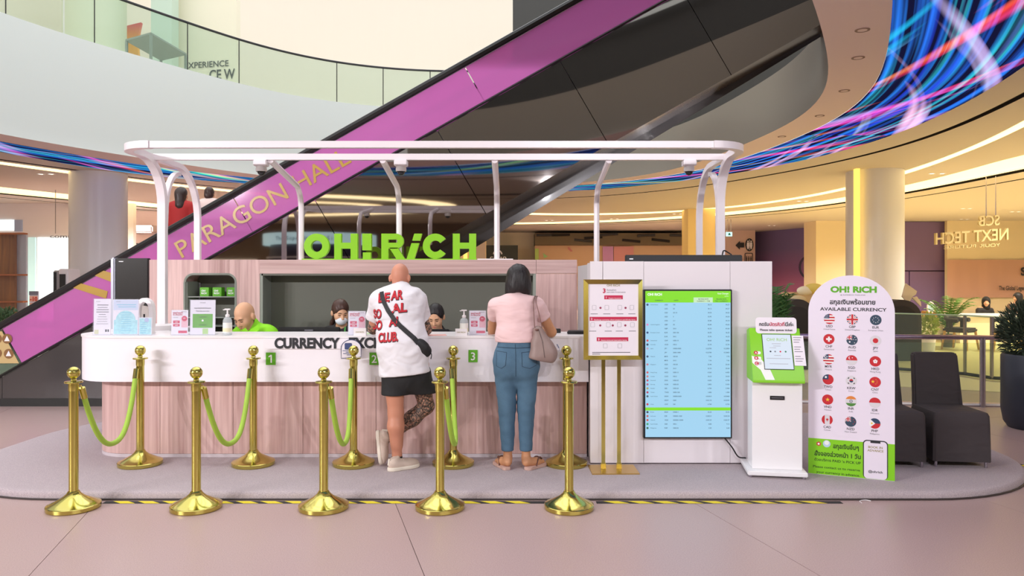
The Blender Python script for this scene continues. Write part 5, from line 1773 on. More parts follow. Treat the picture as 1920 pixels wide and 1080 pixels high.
def art_map(rp, ln, ds):
    rp(PALEB, 'upper_band', 0.02, 0.98, 0.7, 0.99)
    ds(AQUA, 0.5, 0.4, 0.088)
    rp(AQUA, 'aqua_field', 0.04, 0.96, 0.02, 0.42, 0.0005)
    for k in range(9):
        rp(AQUAD, 'text_line', 0.3 + 0.02 * (k % 3), 0.72 - 0.03 * (k % 2), 0.12 + k * 0.062, 0.135 + k * 0.062, 0.001)
    ln(GREYINK, 'OH! RiCH', 0.2, 0.93, 0.006)
    rp(AQUAD, 'text_line', 0.15, 0.9, 0.84, 0.86, 0.001)
    rp(AQUAD, 'text_line', 0.2, 0.9, 0.78, 0.8, 0.001)


def art_aqua(rp, ln, ds):
    rp(AQUA, 'aqua_field', 0.04, 0.96, 0.03, 0.96)
    ds(mat('lilac_print', '#b8bfe0', 0.5), 0.6, 0.85, 0.02)
    for k in range(6):
        rp(AQUAD, 'text_line', 0.12, 0.55 + 0.05 * (k % 3), 0.12 + k * 0.12, 0.15 + k * 0.12, 0.001)


PINKP = mat('pink_print', '#d8305f', 0.5)
BLUSH = mat('blush_print', '#f0b9c4', 0.5)


def art_promo(rp, ln, ds):
    ln(REDINK, 'จองล่วงหน้า', 0.08, 0.86, 0.013, 'l', 0.04)
    ln(REDINK, 'ทัน โค้งสุดท้าย', 0.08, 0.79, 0.0105, 'l', 0.04)
    rp(BLUSH, 'blush_field', 0.6, 0.98, 0.3, 0.7)
    ds(PINKP, 0.78, 0.66, 0.024)
    ln(WHITEINK, 'best', 0.78, 0.66, 0.008, 'c', 0.02)
    rp(PINKP, 'price_block', 0.1, 0.5, 0.47, 0.58)
    rp(PINKP, 'price_block', 0.1, 0.5, 0.34, 0.44)
    ln(WHITEINK, '1,000', 0.3, 0.5, 0.009)
    ln(WHITEINK, '3,000', 0.3, 0.37, 0.009)
    rp(PINKP, 'footer_block', 0.42, 0.95, 0.07, 0.17)
    rp(GREYINK, 'text_line', 0.6, 0.92, 0.93, 0.945)
    rp(GREYINK, 'text_line', 0.1, 0.4, 0.7, 0.712)


def art_queue(rp, ln, ds):
    ln(GREYINK, 'OH! RiCH', 0.5, 0.91, 0.008)
    ln(INK, 'กรุณากดบัตรคิวก่อนนะคะ', 0.5, 0.75, 0.0105)
    ln(INK, 'Please take queue ticket', 0.5, 0.67, 0.0085)
    rp(LIMED, 'green_field', 0.1, 0.9, 0.2, 0.6)
    for fy, s_ in ((0.5, 'QUEUE TICKET'), (0.27, 'AND PASSPORT')):
        ln(INK, s_, 0.5, fy, 0.007, z=0.0012)
    ds(WHITEINK, 0.5, 0.41, 0.009, 0.0012)
    rp(mat('pale_lime_print', '#b9d88a', 0.5), 'lime_swirl', 0.5, 0.72, 0.02, 0.18)


placard('white notice placard with grey text lines at the left counter end', 175, 207, 561, art_text)
placard('large aqua and white placard between the white notice and the small aqua card', 211, 259, 562, art_map)
placard('small aqua card in clear stand beside the large aqua placard', 260, 284, 596, art_aqua, Y=6.42)
placard('red and white promotion placard left of the green queue placard', 321, 352, 582, art_promo, Y=6.43)
placard('tall white placard with green panel left of the pump bottle', 356, 403, 563, art_queue)
placard('red and white promotion placard in front of the masked clerk', 653, 685, 584, art_promo, Y=6.42)
placard('red and white promotion placard right of the second pump bottle', 880, 911, 583, art_promo, Y=6.43)


def small_stand(label, u0, u1, v0, Y):
    t = thing('card_stand', label, 'card', (px((u0 + u1) / 2, Y), Y, ZT))
    wd = px(u1, Y) - px(u0, Y)
    h = pz(v0, Y) - ZT
    G().slab([(0, 0), (0.05, 0), (0.012, h), (0, h)], (-wd / 2, -0.02, 0), (0, 1, 0), (0, 0, 1), 0, wd).build('block', WHITE, t)
    G().text('OH! RiCH', (0, -0.022, h * 0.4), size=0.012, bold=0.01).build('print_line', GOLDINK, t)
    return t


small_stand('small white card block in front of the masked clerk placard', 664, 687, 615, 6.38)
small_stand('small white card block below the second pump bottle', 854, 876, 616, 6.37)
# white looped device beside the small aqua card
lp = thing('white_stand', 'white plastic loop-shaped holder behind the small aqua card', 'holder', (px(272, 6.6), 6.6, ZT))
pts = bez([(-0.045, 0, 0), (-0.05, 0, 0.12), (-0.05, 0, 0.24), (-0.01, 0, 0.30), (0.05, 0, 0.27), (0.065, 0, 0.17), (0.055, 0, 0.0)], 8)
G().tube(pts, 0.03, flatten=(0.035, 0.06), up=(0, 1, 0)).build('loop', WHITE, lp, smooth=0.6)
G().slab([(-0.035, 0.1), (0.04, 0.1), (0.035, 0.24), (-0.02, 0.25)], (0, 0, 0), (1, 0, 0), (0, 0, 1), -0.012, 0.012).build('face_plate', mat('ivory_plastic', '#e9e0d6', 0.4), lp)
G().box((0.0, -0.016, 0.14), (0.012, 0.006, 0.07)).build('slot', BLACK, lp)
G().box((0, 0, 0.006), (0.15, 0.1, 0.012)).build('foot', WHITE, lp, bev=0.004)


def pump_bottle(label, u, v0, Y):
    t = thing('pump_bottle', label, 'bottle', (px(u, Y), Y, ZT), 0.0, 'sanitiser pump bottles')
    hs = pz(v0, Y) - ZT
    k = hs / 0.225
    CL = film('clear_bottle', '#eef2f4', 0.55, 0.05, '#f2f6f8')
    G().lathe([(0.034, 0), (0.037, 0.006), (0.037, 0.12), (0.03, 0.14), (0.014, 0.15), (0.014, 0.158)], 24).build('bottle', CL, t, smooth=0.6)
    G().lathe([(0.0375, 0.02), (0.0375, 0.105)], 24, cap=False).build('label_wrap', mat('label_white', '#f0eee6', 0.5), t, smooth=0.6)
    G().lathe([(0.0385, 0.03), (0.0385, 0.06)], 24, cap=False).build('label_band', mat('label_cream', '#e8dfb8', 0.5), t, smooth=0.6)
    G().lathe([(0.017, 0.152), (0.018, 0.17), (0.008, 0.176), (0.006, 0.2), (0.006, 0.212)], 16).build('pump_collar', WHITE, t, smooth=0.6)
    g = G().box((0, 0, 0.216), (0.05, 0.018, 0.012))
    g.box((-0.03, 0, 0.212), (0.02, 0.01, 0.007))
    g.build('pump_head', WHITE, t, bev=0.003)
    t.scale = (k, k, k)


pump_bottle('clear pump bottle beside the clerk in the lime shirt', 426.5, 578, 6.44)
pump_bottle('clear pump bottle between the two customers', 870, 580, 6.44)
tag(G().lathe([(0.02, 0), (0.022, 0.11), (0.012, 0.125), (0.012, 0.15), (0.0, 0.152)], 16, (px(919, 6.5), 6.5, ZT)).build('spray_bottle', mat('pink_bottle', '#e9b8ac', 0.4), smooth=0.6), 'slim pink bottle beside the rightmost promotion placard', 'bottle')


def monitor(label, u0, u1, v0, Y, tilt=0.0, rz=0.0):
    wd = px(u1, Y) - px(u0, Y)
    zt = pz(v0, Y)
    t = thing('monitor', label, 'monitor', (px((u0 + u1) / 2, Y), Y, 0.78), rz)
    h = zt - 0.78
    G().box((0, 0, h - 0.17), (wd, 0.035, 0.34)).build('casing', BLACK, t, bev=0.008)
    G().box((0, 0.0185, h - 0.165), (wd - 0.03, 0.002, 0.3)).build('screen', mat('lit_monitor', '#9fb8c8', 0.3, emit=0.25), t)
    G().box((0, -0.019, h - 0.03), (0.08, 0.003, 0.012)).build('badge', GREYINK, t)
    G().tube([(0, 0, 0.01), (0, 0, h - 0.3)], 0.025, 8).build('stem', BLACK, t)
    G().lathe([(0.11, 0), (0.11, 0.015), (0.03, 0.02)], 20).build('foot', BLACK, t, smooth=0.6)


# clerk's work desk behind the counter
tag(G().bx(XL + 0.66, XR - 0.05, 6.86, 7.12, 0.74, 0.78).build('work_desk_top', mat('grey_desktop', '#9a9694', 0.5)), 'grey work surface hidden behind the counter', 'desk')
monitor('black monitor back in front of the masked clerk', 522, 638, 613, 6.95)
monitor('black monitor edge in front of the clerk in the middle', 800, 843, 617, 6.95)
tag(G().bx(px(1042, 6.7), px(1051, 6.7), 6.66, 6.72, ZT, pz(616, 6.7)).build('card_reader', BLACK, bev=0.004), 'small black upright device beside the woman customer', 'device')
tag(G().prism([(px(1062, 6.6), 6.52), (px(1096, 6.6), 6.52), (px(1096, 6.6), 6.68), (px(1066, 6.6), 6.68)], ZT, pz(620, 6.6)).build('card_printer', BLACKM, bev=0.006), 'flat black device on the counter right end', 'device')
# papers by the customers
for (u, y, rz, c_, lab) in ((815, 6.42, 0.2, '#e8a59c', 'pink paper slip on the counter beside the bald man'), (692, 6.6, -0.2, '#cfe8b0', 'pale green paper slip on the counter behind the bald man'), (985, 6.55, 0.1, '#f2eeee', 'white paper form in front of the woman customer')):
    t = G().box((0, 0, 0.001), (0.2, 0.13, 0.002)).build('paper_slip', mat('slip' + c_, c_, 0.6))
    t.location = (px(u, y), y, ZT)
    t.rotation_euler = (0, 0, rz)
    tag(t, lab, 'paper')

# ------------------------------------------------------------------ brass poster stand
ps = thing('poster_stand', 'brass framed notice on a two-pole brass floor stand', 'sign stand', (px(1150, 6.02), 6.02, PT), 0.02)
BR = mat('brushed_brass', '#cfa95c', 0.3, 0.9)
G().bx(-0.19, 0.19, -0.135, 0.15, 0.0, 0.008).build('foot_plate', BR, ps)
zf0, zf1 = pz(675, 6.02) - PT, pz(524, 6.02) - PT
wf = px(1205, 6.02) - px(1094, 6.02)
for dx in (-0.078, 0.05):
    G().box((dx, 0.03, zf0 / 2), (0.03, 0.02, zf0)).build('pole', GOLD, ps)
    G().box((dx, 0.03, 0.03), (0.04, 0.03, 0.045)).build('pole_foot', GOLD, ps)
fw = 0.036
xa, xb = -wf / 2, wf / 2
zi = zf1 - zf0
for nm, poly in (('frame_bar', [(xa, zf0), (xb, zf0), (xb - fw, zf0 + fw), (xa + fw, zf0 + fw)]), ('frame_bar', [(xa, zf1), (xa + fw, zf1 - fw), (xb - fw, zf1 - fw), (xb, zf1)]),
                 ('frame_bar', [(xa, zf0), (xa + fw, zf0 + fw), (xa + fw, zf1 - fw), (xa, zf1)]), ('frame_bar', [(xb, zf0), (xb, zf1), (xb - fw, zf1 - fw), (xb - fw, zf0 + fw)])):
    g = G()
    o0 = [(x, 0.03, z) for x, z in poly]
    # bevelled moulding: outer edge back, inner edge forward
    inner = [i for i, (x, z) in enumerate(poly) if xa < x < xb and zf0 < z < zf1]
    fr_ = [(x, -0.005 if i in inner else 0.012, z) for i, (x, z) in enumerate(poly)]
    g.add(o0 + fr_, [(0, 1, 2, 3), (7, 6, 5, 4), (0, 4, 5, 1), (1, 5, 6, 2), (2, 6, 7, 3), (3, 7, 4, 0)])
    g.build(nm, GOLD, ps)
G().bx(xa + fw - 0.002, xb - fw + 0.002, 0.004, 0.02, zf0 + fw - 0.002, zf1 - fw + 0.002).build('poster', PAPER, ps)
pw_, ph_ = wf - 2 * fw, zi - 2 * fw
fx = lambda f: xa + fw + f * pw_
fz = lambda f: zf1 - fw - f * ph_
yp = 0.0035


def prect(m, nm, a, b, c_, d, t=0.0):
    G().flat([(fx(a), fz(d)), (fx(b), fz(d)), (fx(b), fz(c_)), (fx(a), fz(c_))], (0, yp - t, 0), (1, 0, 0), (0, 0, 1)).build(nm, m, ps)


def ptext(m, s, a, b, size, al='c', bold=0.01, t=0.0006):
    G().text(s, (fx(a), yp - t, fz(b)), (1, 0, 0), (0, 0, 1), size, al, bold).build('print_line', m, ps)


ptext(GOLDINK, 'OH! RiCH', 0.5, 0.035, 0.018, bold=0.02)
ptext(REDINK, '3', 0.32, 0.125, 0.036, bold=0.04)
ptext(GREYINK, 'ขั้นตอนง่ายๆ', 0.37, 0.095, 0.011, 'l')
ptext(GREYINK, 'EASY STEPS TO EXCHANGE', 0.37, 0.125, 0.009, 'l')
for (a, b, c_, d, n_, s1) in ((0.32, 0.69, 0.16, 0.215, '1', 'Prepare documents'), (0.03, 0.97, 0.46, 0.515, '2', 'Exchange currency: show passport and fill the form'), (0.17, 0.8, 0.745, 0.80, '3', 'Receive money and check before leaving')):
    prect(REDINK, 'heading_block', a, b, c_, d)
    ptext(WHITEINK, n_, a + 0.04, d - 0.012, 0.017, bold=0.02)
    G().text(s1, (fx(a + 0.09), yp - 0.0006, fz(d - 0.008)), (1, 0, 0), (0, 0, 1), 0.0085, 'l', 0.01, width=(b - a - 0.12) * pw_).build('print_line', WHITEINK, ps)
THINK = mat('pale_line_ink', '#a9a6ae', 0.6)
for (a, b) in ((0.12, 0.33), (0.37, 0.33), (0.63, 0.33), (0.87, 0.33), (0.09, 0.57), (0.4, 0.57), (0.62, 0.57), (0.88, 0.57), (0.34, 0.865), (0.63, 0.865)):
    q = rrect(fx(a) - 0.016, fz(b) - 0.018, fx(a) + 0.016, fz(b) + 0.018, 0.004, 2)
    G().tube([(x, yp - 0.0005, z) for x, z in q], 0.0012, 3, True).build('icon', THINK, ps)
    if b < 0.8:
        prect(GREYINK, 'caption', a - 0.07, a + 0.07, b + 0.085, b + 0.093)
for (a, b) in ((0.245, 0.335), (0.745, 0.335), (0.24, 0.58), (0.49, 0.58), (0.74, 0.58)):
    G().flat(circ(fx(a), fz(b), 0.009, 14), (0, yp, 0), (1, 0, 0), (0, 0, 1)).build('print_dot', mat('plum_dot', '#9c2f52', 0.5), ps)
prect(INK, 'caption', 0.08, 0.84, 0.952, 0.96)
prect(INK, 'caption', 0.08, 0.24, 0.975, 0.983)

# ------------------------------------------------------------------ queue ticket kiosk
kq = thing('ticket_kiosk', 'white queue ticket kiosk with sloping lime screen panel', 'kiosk', (px(1453, 5.95), 5.97, PT), -0.16)
KW = mat('kiosk_white', '#f1eef0', 0.35)
G().box((-0.01, 0.0, 0.035), (0.45, 0.42, 0.035)).build('foot_plate', KW, kq, bev=0.006)
for sx in (-1, 1):
    for sy in (-1, 1):
        G().lathe([(0.014, 0), (0.014, 0.018)], 10, (-0.01 + sx * 0.2, sy * 0.185, 0)).build('glide_foot', STEEL, kq)
hw = 0.19
zb1 = pz(716, 5.78) - PT
G().bx(-hw, hw, -0.13, 0.11, 0.05, zb1).build('body', KW, kq, bev=0.004)
# sloping head: side profile, extruded across
z_lo, z_hi = pz(716, 5.76) - PT, pz(616, 5.93) - PT
prof_ = [(-0.20, z_lo - 0.012), (0.12, z_lo - 0.012), (0.12, z_hi - 0.02), (0.0, z_hi), (-0.2, z_lo + 0.012)]
LIMEP = mat('lime_kiosk', '#86cf1f', 0.4)
G().slab([(y, z) for y, z in prof_], (-hw - 0.005, 0, 0), (0, 1, 0), (0, 0, 1), 0.0, 2 * hw + 0.01).build('head', LIMEP, kq, bev=0.003)
o_ = Vector((0, -0.2, z_lo + 0.012))
uyk = (Vector((0, 0.0, z_hi)) - o_)
Lk = uyk.length
uyk.normalize()


def kflat(m, nm, pts, t, par=None):
    return G().flat(pts, o_, (1, 0, 0), uyk, t).build(nm, m, kq)


def kslab(m, nm, pts, t0, t1):
    return G().slab(pts, o_, (1, 0, 0), uyk, t0, t1).build(nm, m, kq)


kflat(mat('white_swoosh', '#f2f2ee', 0.4), 'white_swoosh', [(-0.19, 0.14), (-0.13, 0.08), (-0.1, 0.0), (-0.03, 0.0), (-0.06, 0.09), (-0.12, 0.17), (-0.19, 0.2)], 0.0008)
kslab(BLACK, 'screen_bezel', [(-0.102, 0.085), (0.122, 0.085), (0.122, 0.385), (-0.102, 0.385)], 0.0, 0.006)
KS = screen('kiosk_screen', '#e0eaf8')
kflat(KS, 'screen', [(-0.098, 0.089), (0.118, 0.089), (0.118, 0.381), (-0.098, 0.381)], 0.0068)
G().text('OH! RiCH', o_ + uyk * 0.325 + Vector((0.01, 0, 0)), (1, 0, 0), uyk, 0.026, 'c', 0.01, t=0.0074).build('screen_logo', screen('pale_lime_ink', '#a9cf6a'), kq)
for k_, (a, b, y) in enumerate(((-0.03, 0.04, 0.3), (-0.02, 0.035, 0.28), (-0.05, 0.0, 0.265), (-0.02, 0.03, 0.2), (-0.08, 0.1, 0.175), (-0.06, 0.08, 0.13))):
    kflat(THINK, 'screen_line', [(a, y), (b, y), (b, y + 0.004), (a, y + 0.004)], 0.0074)
for a, c_ in ((-0.045, '#333842'), (-0.01, '#8a9098'), (0.03, '#d8304a'), (0.07, '#3c7a58')):
    kflat(mat('scr' + c_, c_, 0.4), 'screen_dot', circ(a, 0.235, 0.007, 10), 0.0074)
for k_, s_ in enumerate('ABC'):
    yk = 0.225 - 0.045 * k_
    kflat(WHITEINK, 'button_tab', rrect(-0.165, yk - 0.012, -0.12, yk + 0.012, 0.008, 3), 0.0008)
    kflat(mat('kiosk_red', '#c8283c', 0.4), 'button_dot', circ(-0.165 + 0.008, yk, 0.016, 16), 0.0014)
    G().text(s_, o_ + uyk * (yk - 0.009) + Vector((-0.157, 0, 0)), (1, 0, 0), uyk, 0.018, 'c', 0.02, t=0.002).build('button_letter', WHITEINK, kq)
nz = kslab(PAPER, 'notice_sheet', [(0.128, 0.12), (0.215, 0.12), (0.215, 0.375), (0.128, 0.375)], 0.004, 0.006)
for k_ in range(11):
    y = 0.355 - 0.02 * k_
    if k_ in (3, 7):
        continue
    kflat(GREYINK, 'notice_line', [(0.138, y), (0.2 - 0.01 * (k_ % 3), y), (0.2 - 0.01 * (k_ % 3), y + 0.005), (0.138, y + 0.005)], 0.0068)
# header card standing at the top
hc = rrect(-0.145, 0.36, 0.17, 0.49, 0.025, 5)
G().slab([(x, y - 0.36) for x, y in hc], (-0.0, -0.02, z_hi - 0.042), (1, 0, 0), (0, 0.15, 0.985), 0.0, 0.004).build('header_card', PAPER, kq)
oh = Vector((0.012, -0.027, z_hi - 0.042))
uh = Vector((0, 0.15, 0.985))
G().text('กดรับ', oh + uh * 0.062 + Vector((-0.13, 0, 0)), (1, 0, 0), uh, 0.028, 'l', 0.02, t=0.001, width=0.075).build('header_text', INK, kq)
G().text('บัตรคิวที่', oh + uh * 0.062 + Vector((-0.05, 0, 0)), (1, 0, 0), uh, 0.028, 'l', 0.02, t=0.001, width=0.115).build('header_text', REDINK, kq)
G().text('นี่ค่ะ', oh + uh * 0.062 + Vector((0.07, 0, 0)), (1, 0, 0), uh, 0.028, 'l', 0.02, t=0.001, width=0.065).build('header_text', INK, kq)
G().text('Please take queue ticket', oh + uh * 0.022, (1, 0, 0), uh, 0.017, 'c', 0.015, t=0.001, width=0.25).build('header_text', INK, kq)
G().bx(-0.055, 0.055, -0.136, -0.128, zb1 - 0.15, zb1 - 0.12).build('ticket_slot', BLACK, kq)
G().bx(-0.045, 0.045, -0.138, -0.135, zb1 - 0.137, zb1 - 0.132).build('slot_gap', GREYINK, kq)
tag(G().tube(bez([(2.28, 6.05, PT + 0.01), (2.33, 6.12, PT + 0.05), (2.36, 6.2, PT + 0.02), (2.3, 6.3, PT + 0.012)]), 0.008, 6).build('power_cable', BLACK, smooth=True), 'short black cable on the carpet behind the kiosk', 'cable')

# ------------------------------------------------------------------ arched currency standee
A0, A1 = Vector((2.375, 5.93, PT)), Vector((2.945, 5.69, PT))
ax = (A1 - A0)
AW = ax.length
ang = math.atan2(ax.y, ax.x)
ast = thing('arched_standee', 'tall white arched board of round flags with lime lower band', 'sign', tuple((A0 + A1) / 2), ang)
AH = 1.585
R_ = AW / 2
out = [(-R_, 0.0), (R_, 0.0)] + [(R_ * math.cos(a), AH - R_ * 0.93 + R_ * 0.93 * math.sin(a)) for a in np.linspace(0, math.pi, 28)]
BOARD = mat('lilac_white_board', '#ece2f0', 0.42)
G().slab(out, (0, 0, 0), (1, 0, 0), (0, 0, 1), -0.012, 0).build('board', BOARD, ast)
G().slab([(-0.1, 0.0), (0.1, 0.0), (0.05, 0.9), (-0.05, 0.9)], (0, 0.24, 0), (1, 0, 0), (0, -0.23, 0.97), -0.006, 0.0).build('strut', mat('card_back', '#c8c2c8', 0.6), ast)


def amap(u, v_):
    """where a sight line meets the board: (across, height)"""
    d = Vector(((u - 960) / F_PX, 1.0, -(v_ - HOR) / F_PX))
    nrm = Vector((ax.y, -ax.x, 0)).normalized()
    mid = (A0 + A1) / 2
    s = (mid - Vector((0, 0, EYE))).dot(nrm) / d.dot(nrm)
    p = Vector((0, 0, EYE)) + d * s
    return (p - mid).dot(ax.normalized()), p.z - PT


def aflat(m, nm, pts, t, par=None):
    return G().flat(pts, (0, -0.0, 0), (1, 0, 0), (0, 0, 1), t).build(nm, m, par or ast)


zg = amap(1597, 827)[1]
aflat(LIMEP, 'lime_band', [(-R_, 0.002), (R_, 0.002), (R_, zg), (-R_, zg)], 0.0006)


def atext(m, s, u, v_, size, al='c', bold=0.01, width=None, t=0.001, nm='print_line'):
    x, z = amap(u, v_)
    G().text(s, (x, 0, z), (1, 0, 0), (0, 0, 1), size, al, bold, t=t, width=width).build(nm, m, ast)


atext(LIMED, 'OH! RiCH', 1600, 548, 0.046, bold=0.05, width=0.33)
atext(GREYINK, '@ SUPERRICH THAILAND', 1599, 554, 0.008, width=0.18)
atext(INK, 'สกุลเงินพร้อมขาย', 1598, 570.5, 0.036, bold=0.03, width=0.325)
atext(INK, 'AVAILABLE CURRENCY', 1599, 583, 0.026, bold=0.02, width=0.475)

FR = 0.0405


def clip_disc(poly, R, n=28):
    cl = [(R * math.cos(2 * math.pi * k / n), R * math.sin(2 * math.pi * k / n)) for k in range(n)]
    outp = list(poly)
    for k in range(n):
        a, b = cl[k], cl[(k + 1) % n]
        inp, outp = outp, []
        ins = lambda p: (b[0] - a[0]) * (p[1] - a[1]) - (b[1] - a[1]) * (p[0] - a[0]) >= -1e-12
        for i in range(len(inp)):
            p, q = inp[i], inp[(i + 1) % len(inp)]
            ip, iq = ins(p), ins(q)
            if ip:
                outp.append(p)
            if ip != iq:
                d1 = (b[0] - a[0]) * (p[1] - a[1]) - (b[1] - a[1]) * (p[0] - a[0])
                d2 = (b[0] - a[0]) * (q[1] - a[1]) - (b[1] - a[1]) * (q[0] - a[0])
                s = d1 / (d1 - d2)
                outp.append((p[0] + (q[0] - p[0]) * s, p[1] + (q[1] - p[1]) * s))
        if not outp:
            return []
    return outp


def bar(x0, y0, x1, y1):
    return [(x0, y0), (x1, y0), (x1, y1), (x0, y1)]


def star(cx, cy, r, n=5, k=0.4):
    return [(cx + (r if i % 2 == 0 else r * k) * math.sin(math.pi * i / n), cy + (r if i % 2 == 0 else r * k) * math.cos(math.pi * i / n)) for i in range(2 * n - 1, -1, -1)]


def thickline(x0, y0, x1, y1, w_):
    L_ = math.hypot(x1 - x0, y1 - y0)
    nx_, ny_ = -(y1 - y0) / L_ * w_, (x1 - x0) / L_ * w_
    return [(x0 - nx_, y0 - ny_), (x1 - nx_, y1 - ny_), (x1 + nx_, y1 + ny_), (x0 + nx_, y0 + ny_)]


RED, WHT, NAVY, TEAL, YELW, ORG, GRN = '#c8242f', '#f2eef0', '#2f4463', '#33485c', '#f2c63a', '#e0843a', '#4f8a3c'
GREYD = '#dcd6dc'
U = 1.0


def union(x0, y0, x1, y1):
    return [(NAVY, bar(x0, y0, x1, y1)), (WHT, thickline(x0, y0, x1, y1, 0.16 * (x1 - x0) / 2)), (WHT, thickline(x0, y1, x1, y0, 0.16 * (x1 - x0) / 2)),
            (RED, thickline(x0, y0, x1, y1, 0.06 * (x1 - x0) / 2)), (RED, thickline(x0, y1, x1, y0, 0.06 * (x1 - x0) / 2)),
            (WHT, bar((x0 + x1) / 2 - 0.15 * (x1 - x0), y0, (x0 + x1) / 2 + 0.15 * (x1 - x0), y1)), (WHT, bar(x0, (y0 + y1) / 2 - 0.15 * (y1 - y0), x1, (y0 + y1) / 2 + 0.15 * (y1 - y0))),
            (RED, bar((x0 + x1) / 2 - 0.09 * (x1 - x0), y0, (x0 + x1) / 2 + 0.09 * (x1 - x0), y1)), (RED, bar(x0, (y0 + y1) / 2 - 0.09 * (y1 - y0), x1, (y0 + y1) / 2 + 0.09 * (y1 - y0)))]


stripes = [(WHT if k % 2 else RED, bar(-1, 1 - (k + 1) * 2 / 7, 1, 1 - k * 2 / 7)) for k in range(7)]
disc = lambda x, y, r, n=16: circ(x, y, r, n)
FLAGS = [
    ('USD', 'United States', stripes + [(NAVY, bar(-1, 0.1, 0.0, 1))] + [(WHT, disc(-0.75 + 0.24 * i, 0.3 + 0.25 * j, 0.06, 6)) for i in range(3) for j in range(3)]),
    ('GBP', 'United Kingdom', union(-1, -1, 1, 1)),
    ('EUR', 'European Union', [(TEAL, bar(-1, -1, 1, 1))] + [(WHT, disc(0.52 * math.cos(a), 0.52 * math.sin(a), 0.075, 6)) for a in np.linspace(0, 2 * math.pi, 9)[:-1]]),
    ('CHF', 'Switzerland', [(RED, bar(-1, -1, 1, 1)), (WHT, bar(-0.5, -0.17, 0.5, 0.17)), (WHT, bar(-0.17, -0.5, 0.17, 0.5))]),
    ('AUD', 'Australia', [(TEAL, bar(-1, -1, 1, 1))] + union(-1, 0.0, 0.05, 1) + [(WHT, disc(-0.4, -0.4, 0.15)), (WHT, disc(0.5, 0.5, 0.08)), (WHT, disc(0.7, 0.05, 0.08)), (WHT, disc(0.45, -0.55, 0.08)), (WHT, disc(0.3, 0.1, 0.07))]),
    ('JPY', 'Japan', [(GREYD, bar(-1, -1, 1, 1)), (RED, disc(0, 0, 0.48, 20))]),
    ('MYR', 'Malaysia', stripes + [(NAVY, bar(-1, 0.1, 0.0, 1)), (WHT, disc(-0.48, 0.48, 0.28)), (NAVY, disc(-0.4, 0.5, 0.22)), (WHT, disc(-0.28, 0.5, 0.1))]),
    ('SGD', 'Singapore', [(GREYD, bar(-1, -1, 1, 0)), (RED, bar(-1, 0, 1, 1)), (WHT, disc(-0.3, 0.45, 0.26)), (RED, disc(-0.18, 0.47, 0.23)), (WHT, disc(0.12, 0.5, 0.09))]),
    ('HKD', 'Hong Kong', [(RED, bar(-1, -1, 1, 1))] + [(WHT, disc(0.24 * math.sin(a), 0.24 * math.cos(a), 0.17)) for a in np.linspace(0, 2 * math.pi, 6)[:-1]]),
    ('TWD', 'Taiwan', [(RED, bar(-1, -1, 1, 1)), (NAVY, bar(-1, 0.0, 0.1, 1)), (WHT, disc(-0.4, 0.45, 0.2))]),
    ('KRW', 'Korea', [(GREYD, bar(-1, -1, 1, 1)), (RED, [(0.34 * math.cos(a), 0.34 * math.sin(a)) for a in np.linspace(0, math.pi, 12)]), (NAVY, [(0.34 * math.cos(a), 0.34 * math.sin(a)) for a in np.linspace(math.pi, 2 * math.pi, 12)])] + [(INK, thickline(sx * 0.5 - 0.1 * sy, sy * 0.5 + 0.1 * sx, sx * 0.5 + 0.1 * sy, sy * 0.5 - 0.1 * sx, 0.09)) for sx in (-1, 1) for sy in (-1, 1)]),
    ('CNY', 'China', [(RED, bar(-1, -1, 1, 1)), (YELW, star(-0.38, 0.08, 0.36)), (YELW, disc(0.15, 0.5, 0.07, 6)), (YELW, disc(0.35, 0.22, 0.07, 6)), (YELW, disc(0.33, -0.12, 0.07, 6)), (YELW, disc(0.12, -0.36, 0.07, 6))]),
    ('VND', 'Vietnam', [(RED, bar(-1, -1, 1, 1)), (YELW, star(0, 0, 0.42))]),
    ('INR', 'India', [(GREYD, bar(-1, -0.38, 1, 0.38)), (ORG, bar(-1, 0.38, 1, 1)), (GRN, bar(-1, -1, 1, -0.38)), (NAVY, disc(0, 0, 0.3, 18)), (GREYD, disc(0, 0, 0.2, 16)), (NAVY, disc(0, 0, 0.08, 8))]),
    ('IDR', 'Indonesia', [(GREYD, bar(-1, -1, 1, 0)), (RED, bar(-1, 0, 1, 1))]),
    ('CAD', 'Canada', [(GREYD, bar(-0.5, -1, 0.5, 1)), (RED, bar(-1, -1, -0.45, 1)), (RED, bar(0.45, -1, 1, 1)), (RED, star(0, 0.05, 0.3, 5, 0.55)), (RED, bar(-0.03, -0.4, 0.03, 0))]),
    ('NZD', 'New Zealand', [(TEAL, bar(-1, -1, 1, 1))] + union(-1, 0.0, 0.05, 1) + [(RED, disc(0.5, 0.4, 0.08)), (RED, disc(0.7, 0.0, 0.08)), (RED, disc(0.45, -0.4, 0.08))]),
    ('PHP', 'Philippines', [(RED, bar(-1, -1, 1, 0)), (NAVY, bar(-1, 0, 1, 1)), (WHT, [(-1, -1), (0.1, 0), (-1, 1)]), (YELW, disc(-0.5, 0, 0.17, 10))]),
]
uL = [(1555, 598, 1551, 787), (1598, 599, 1595, 790.5), (1642, 600, 1640, 794)]
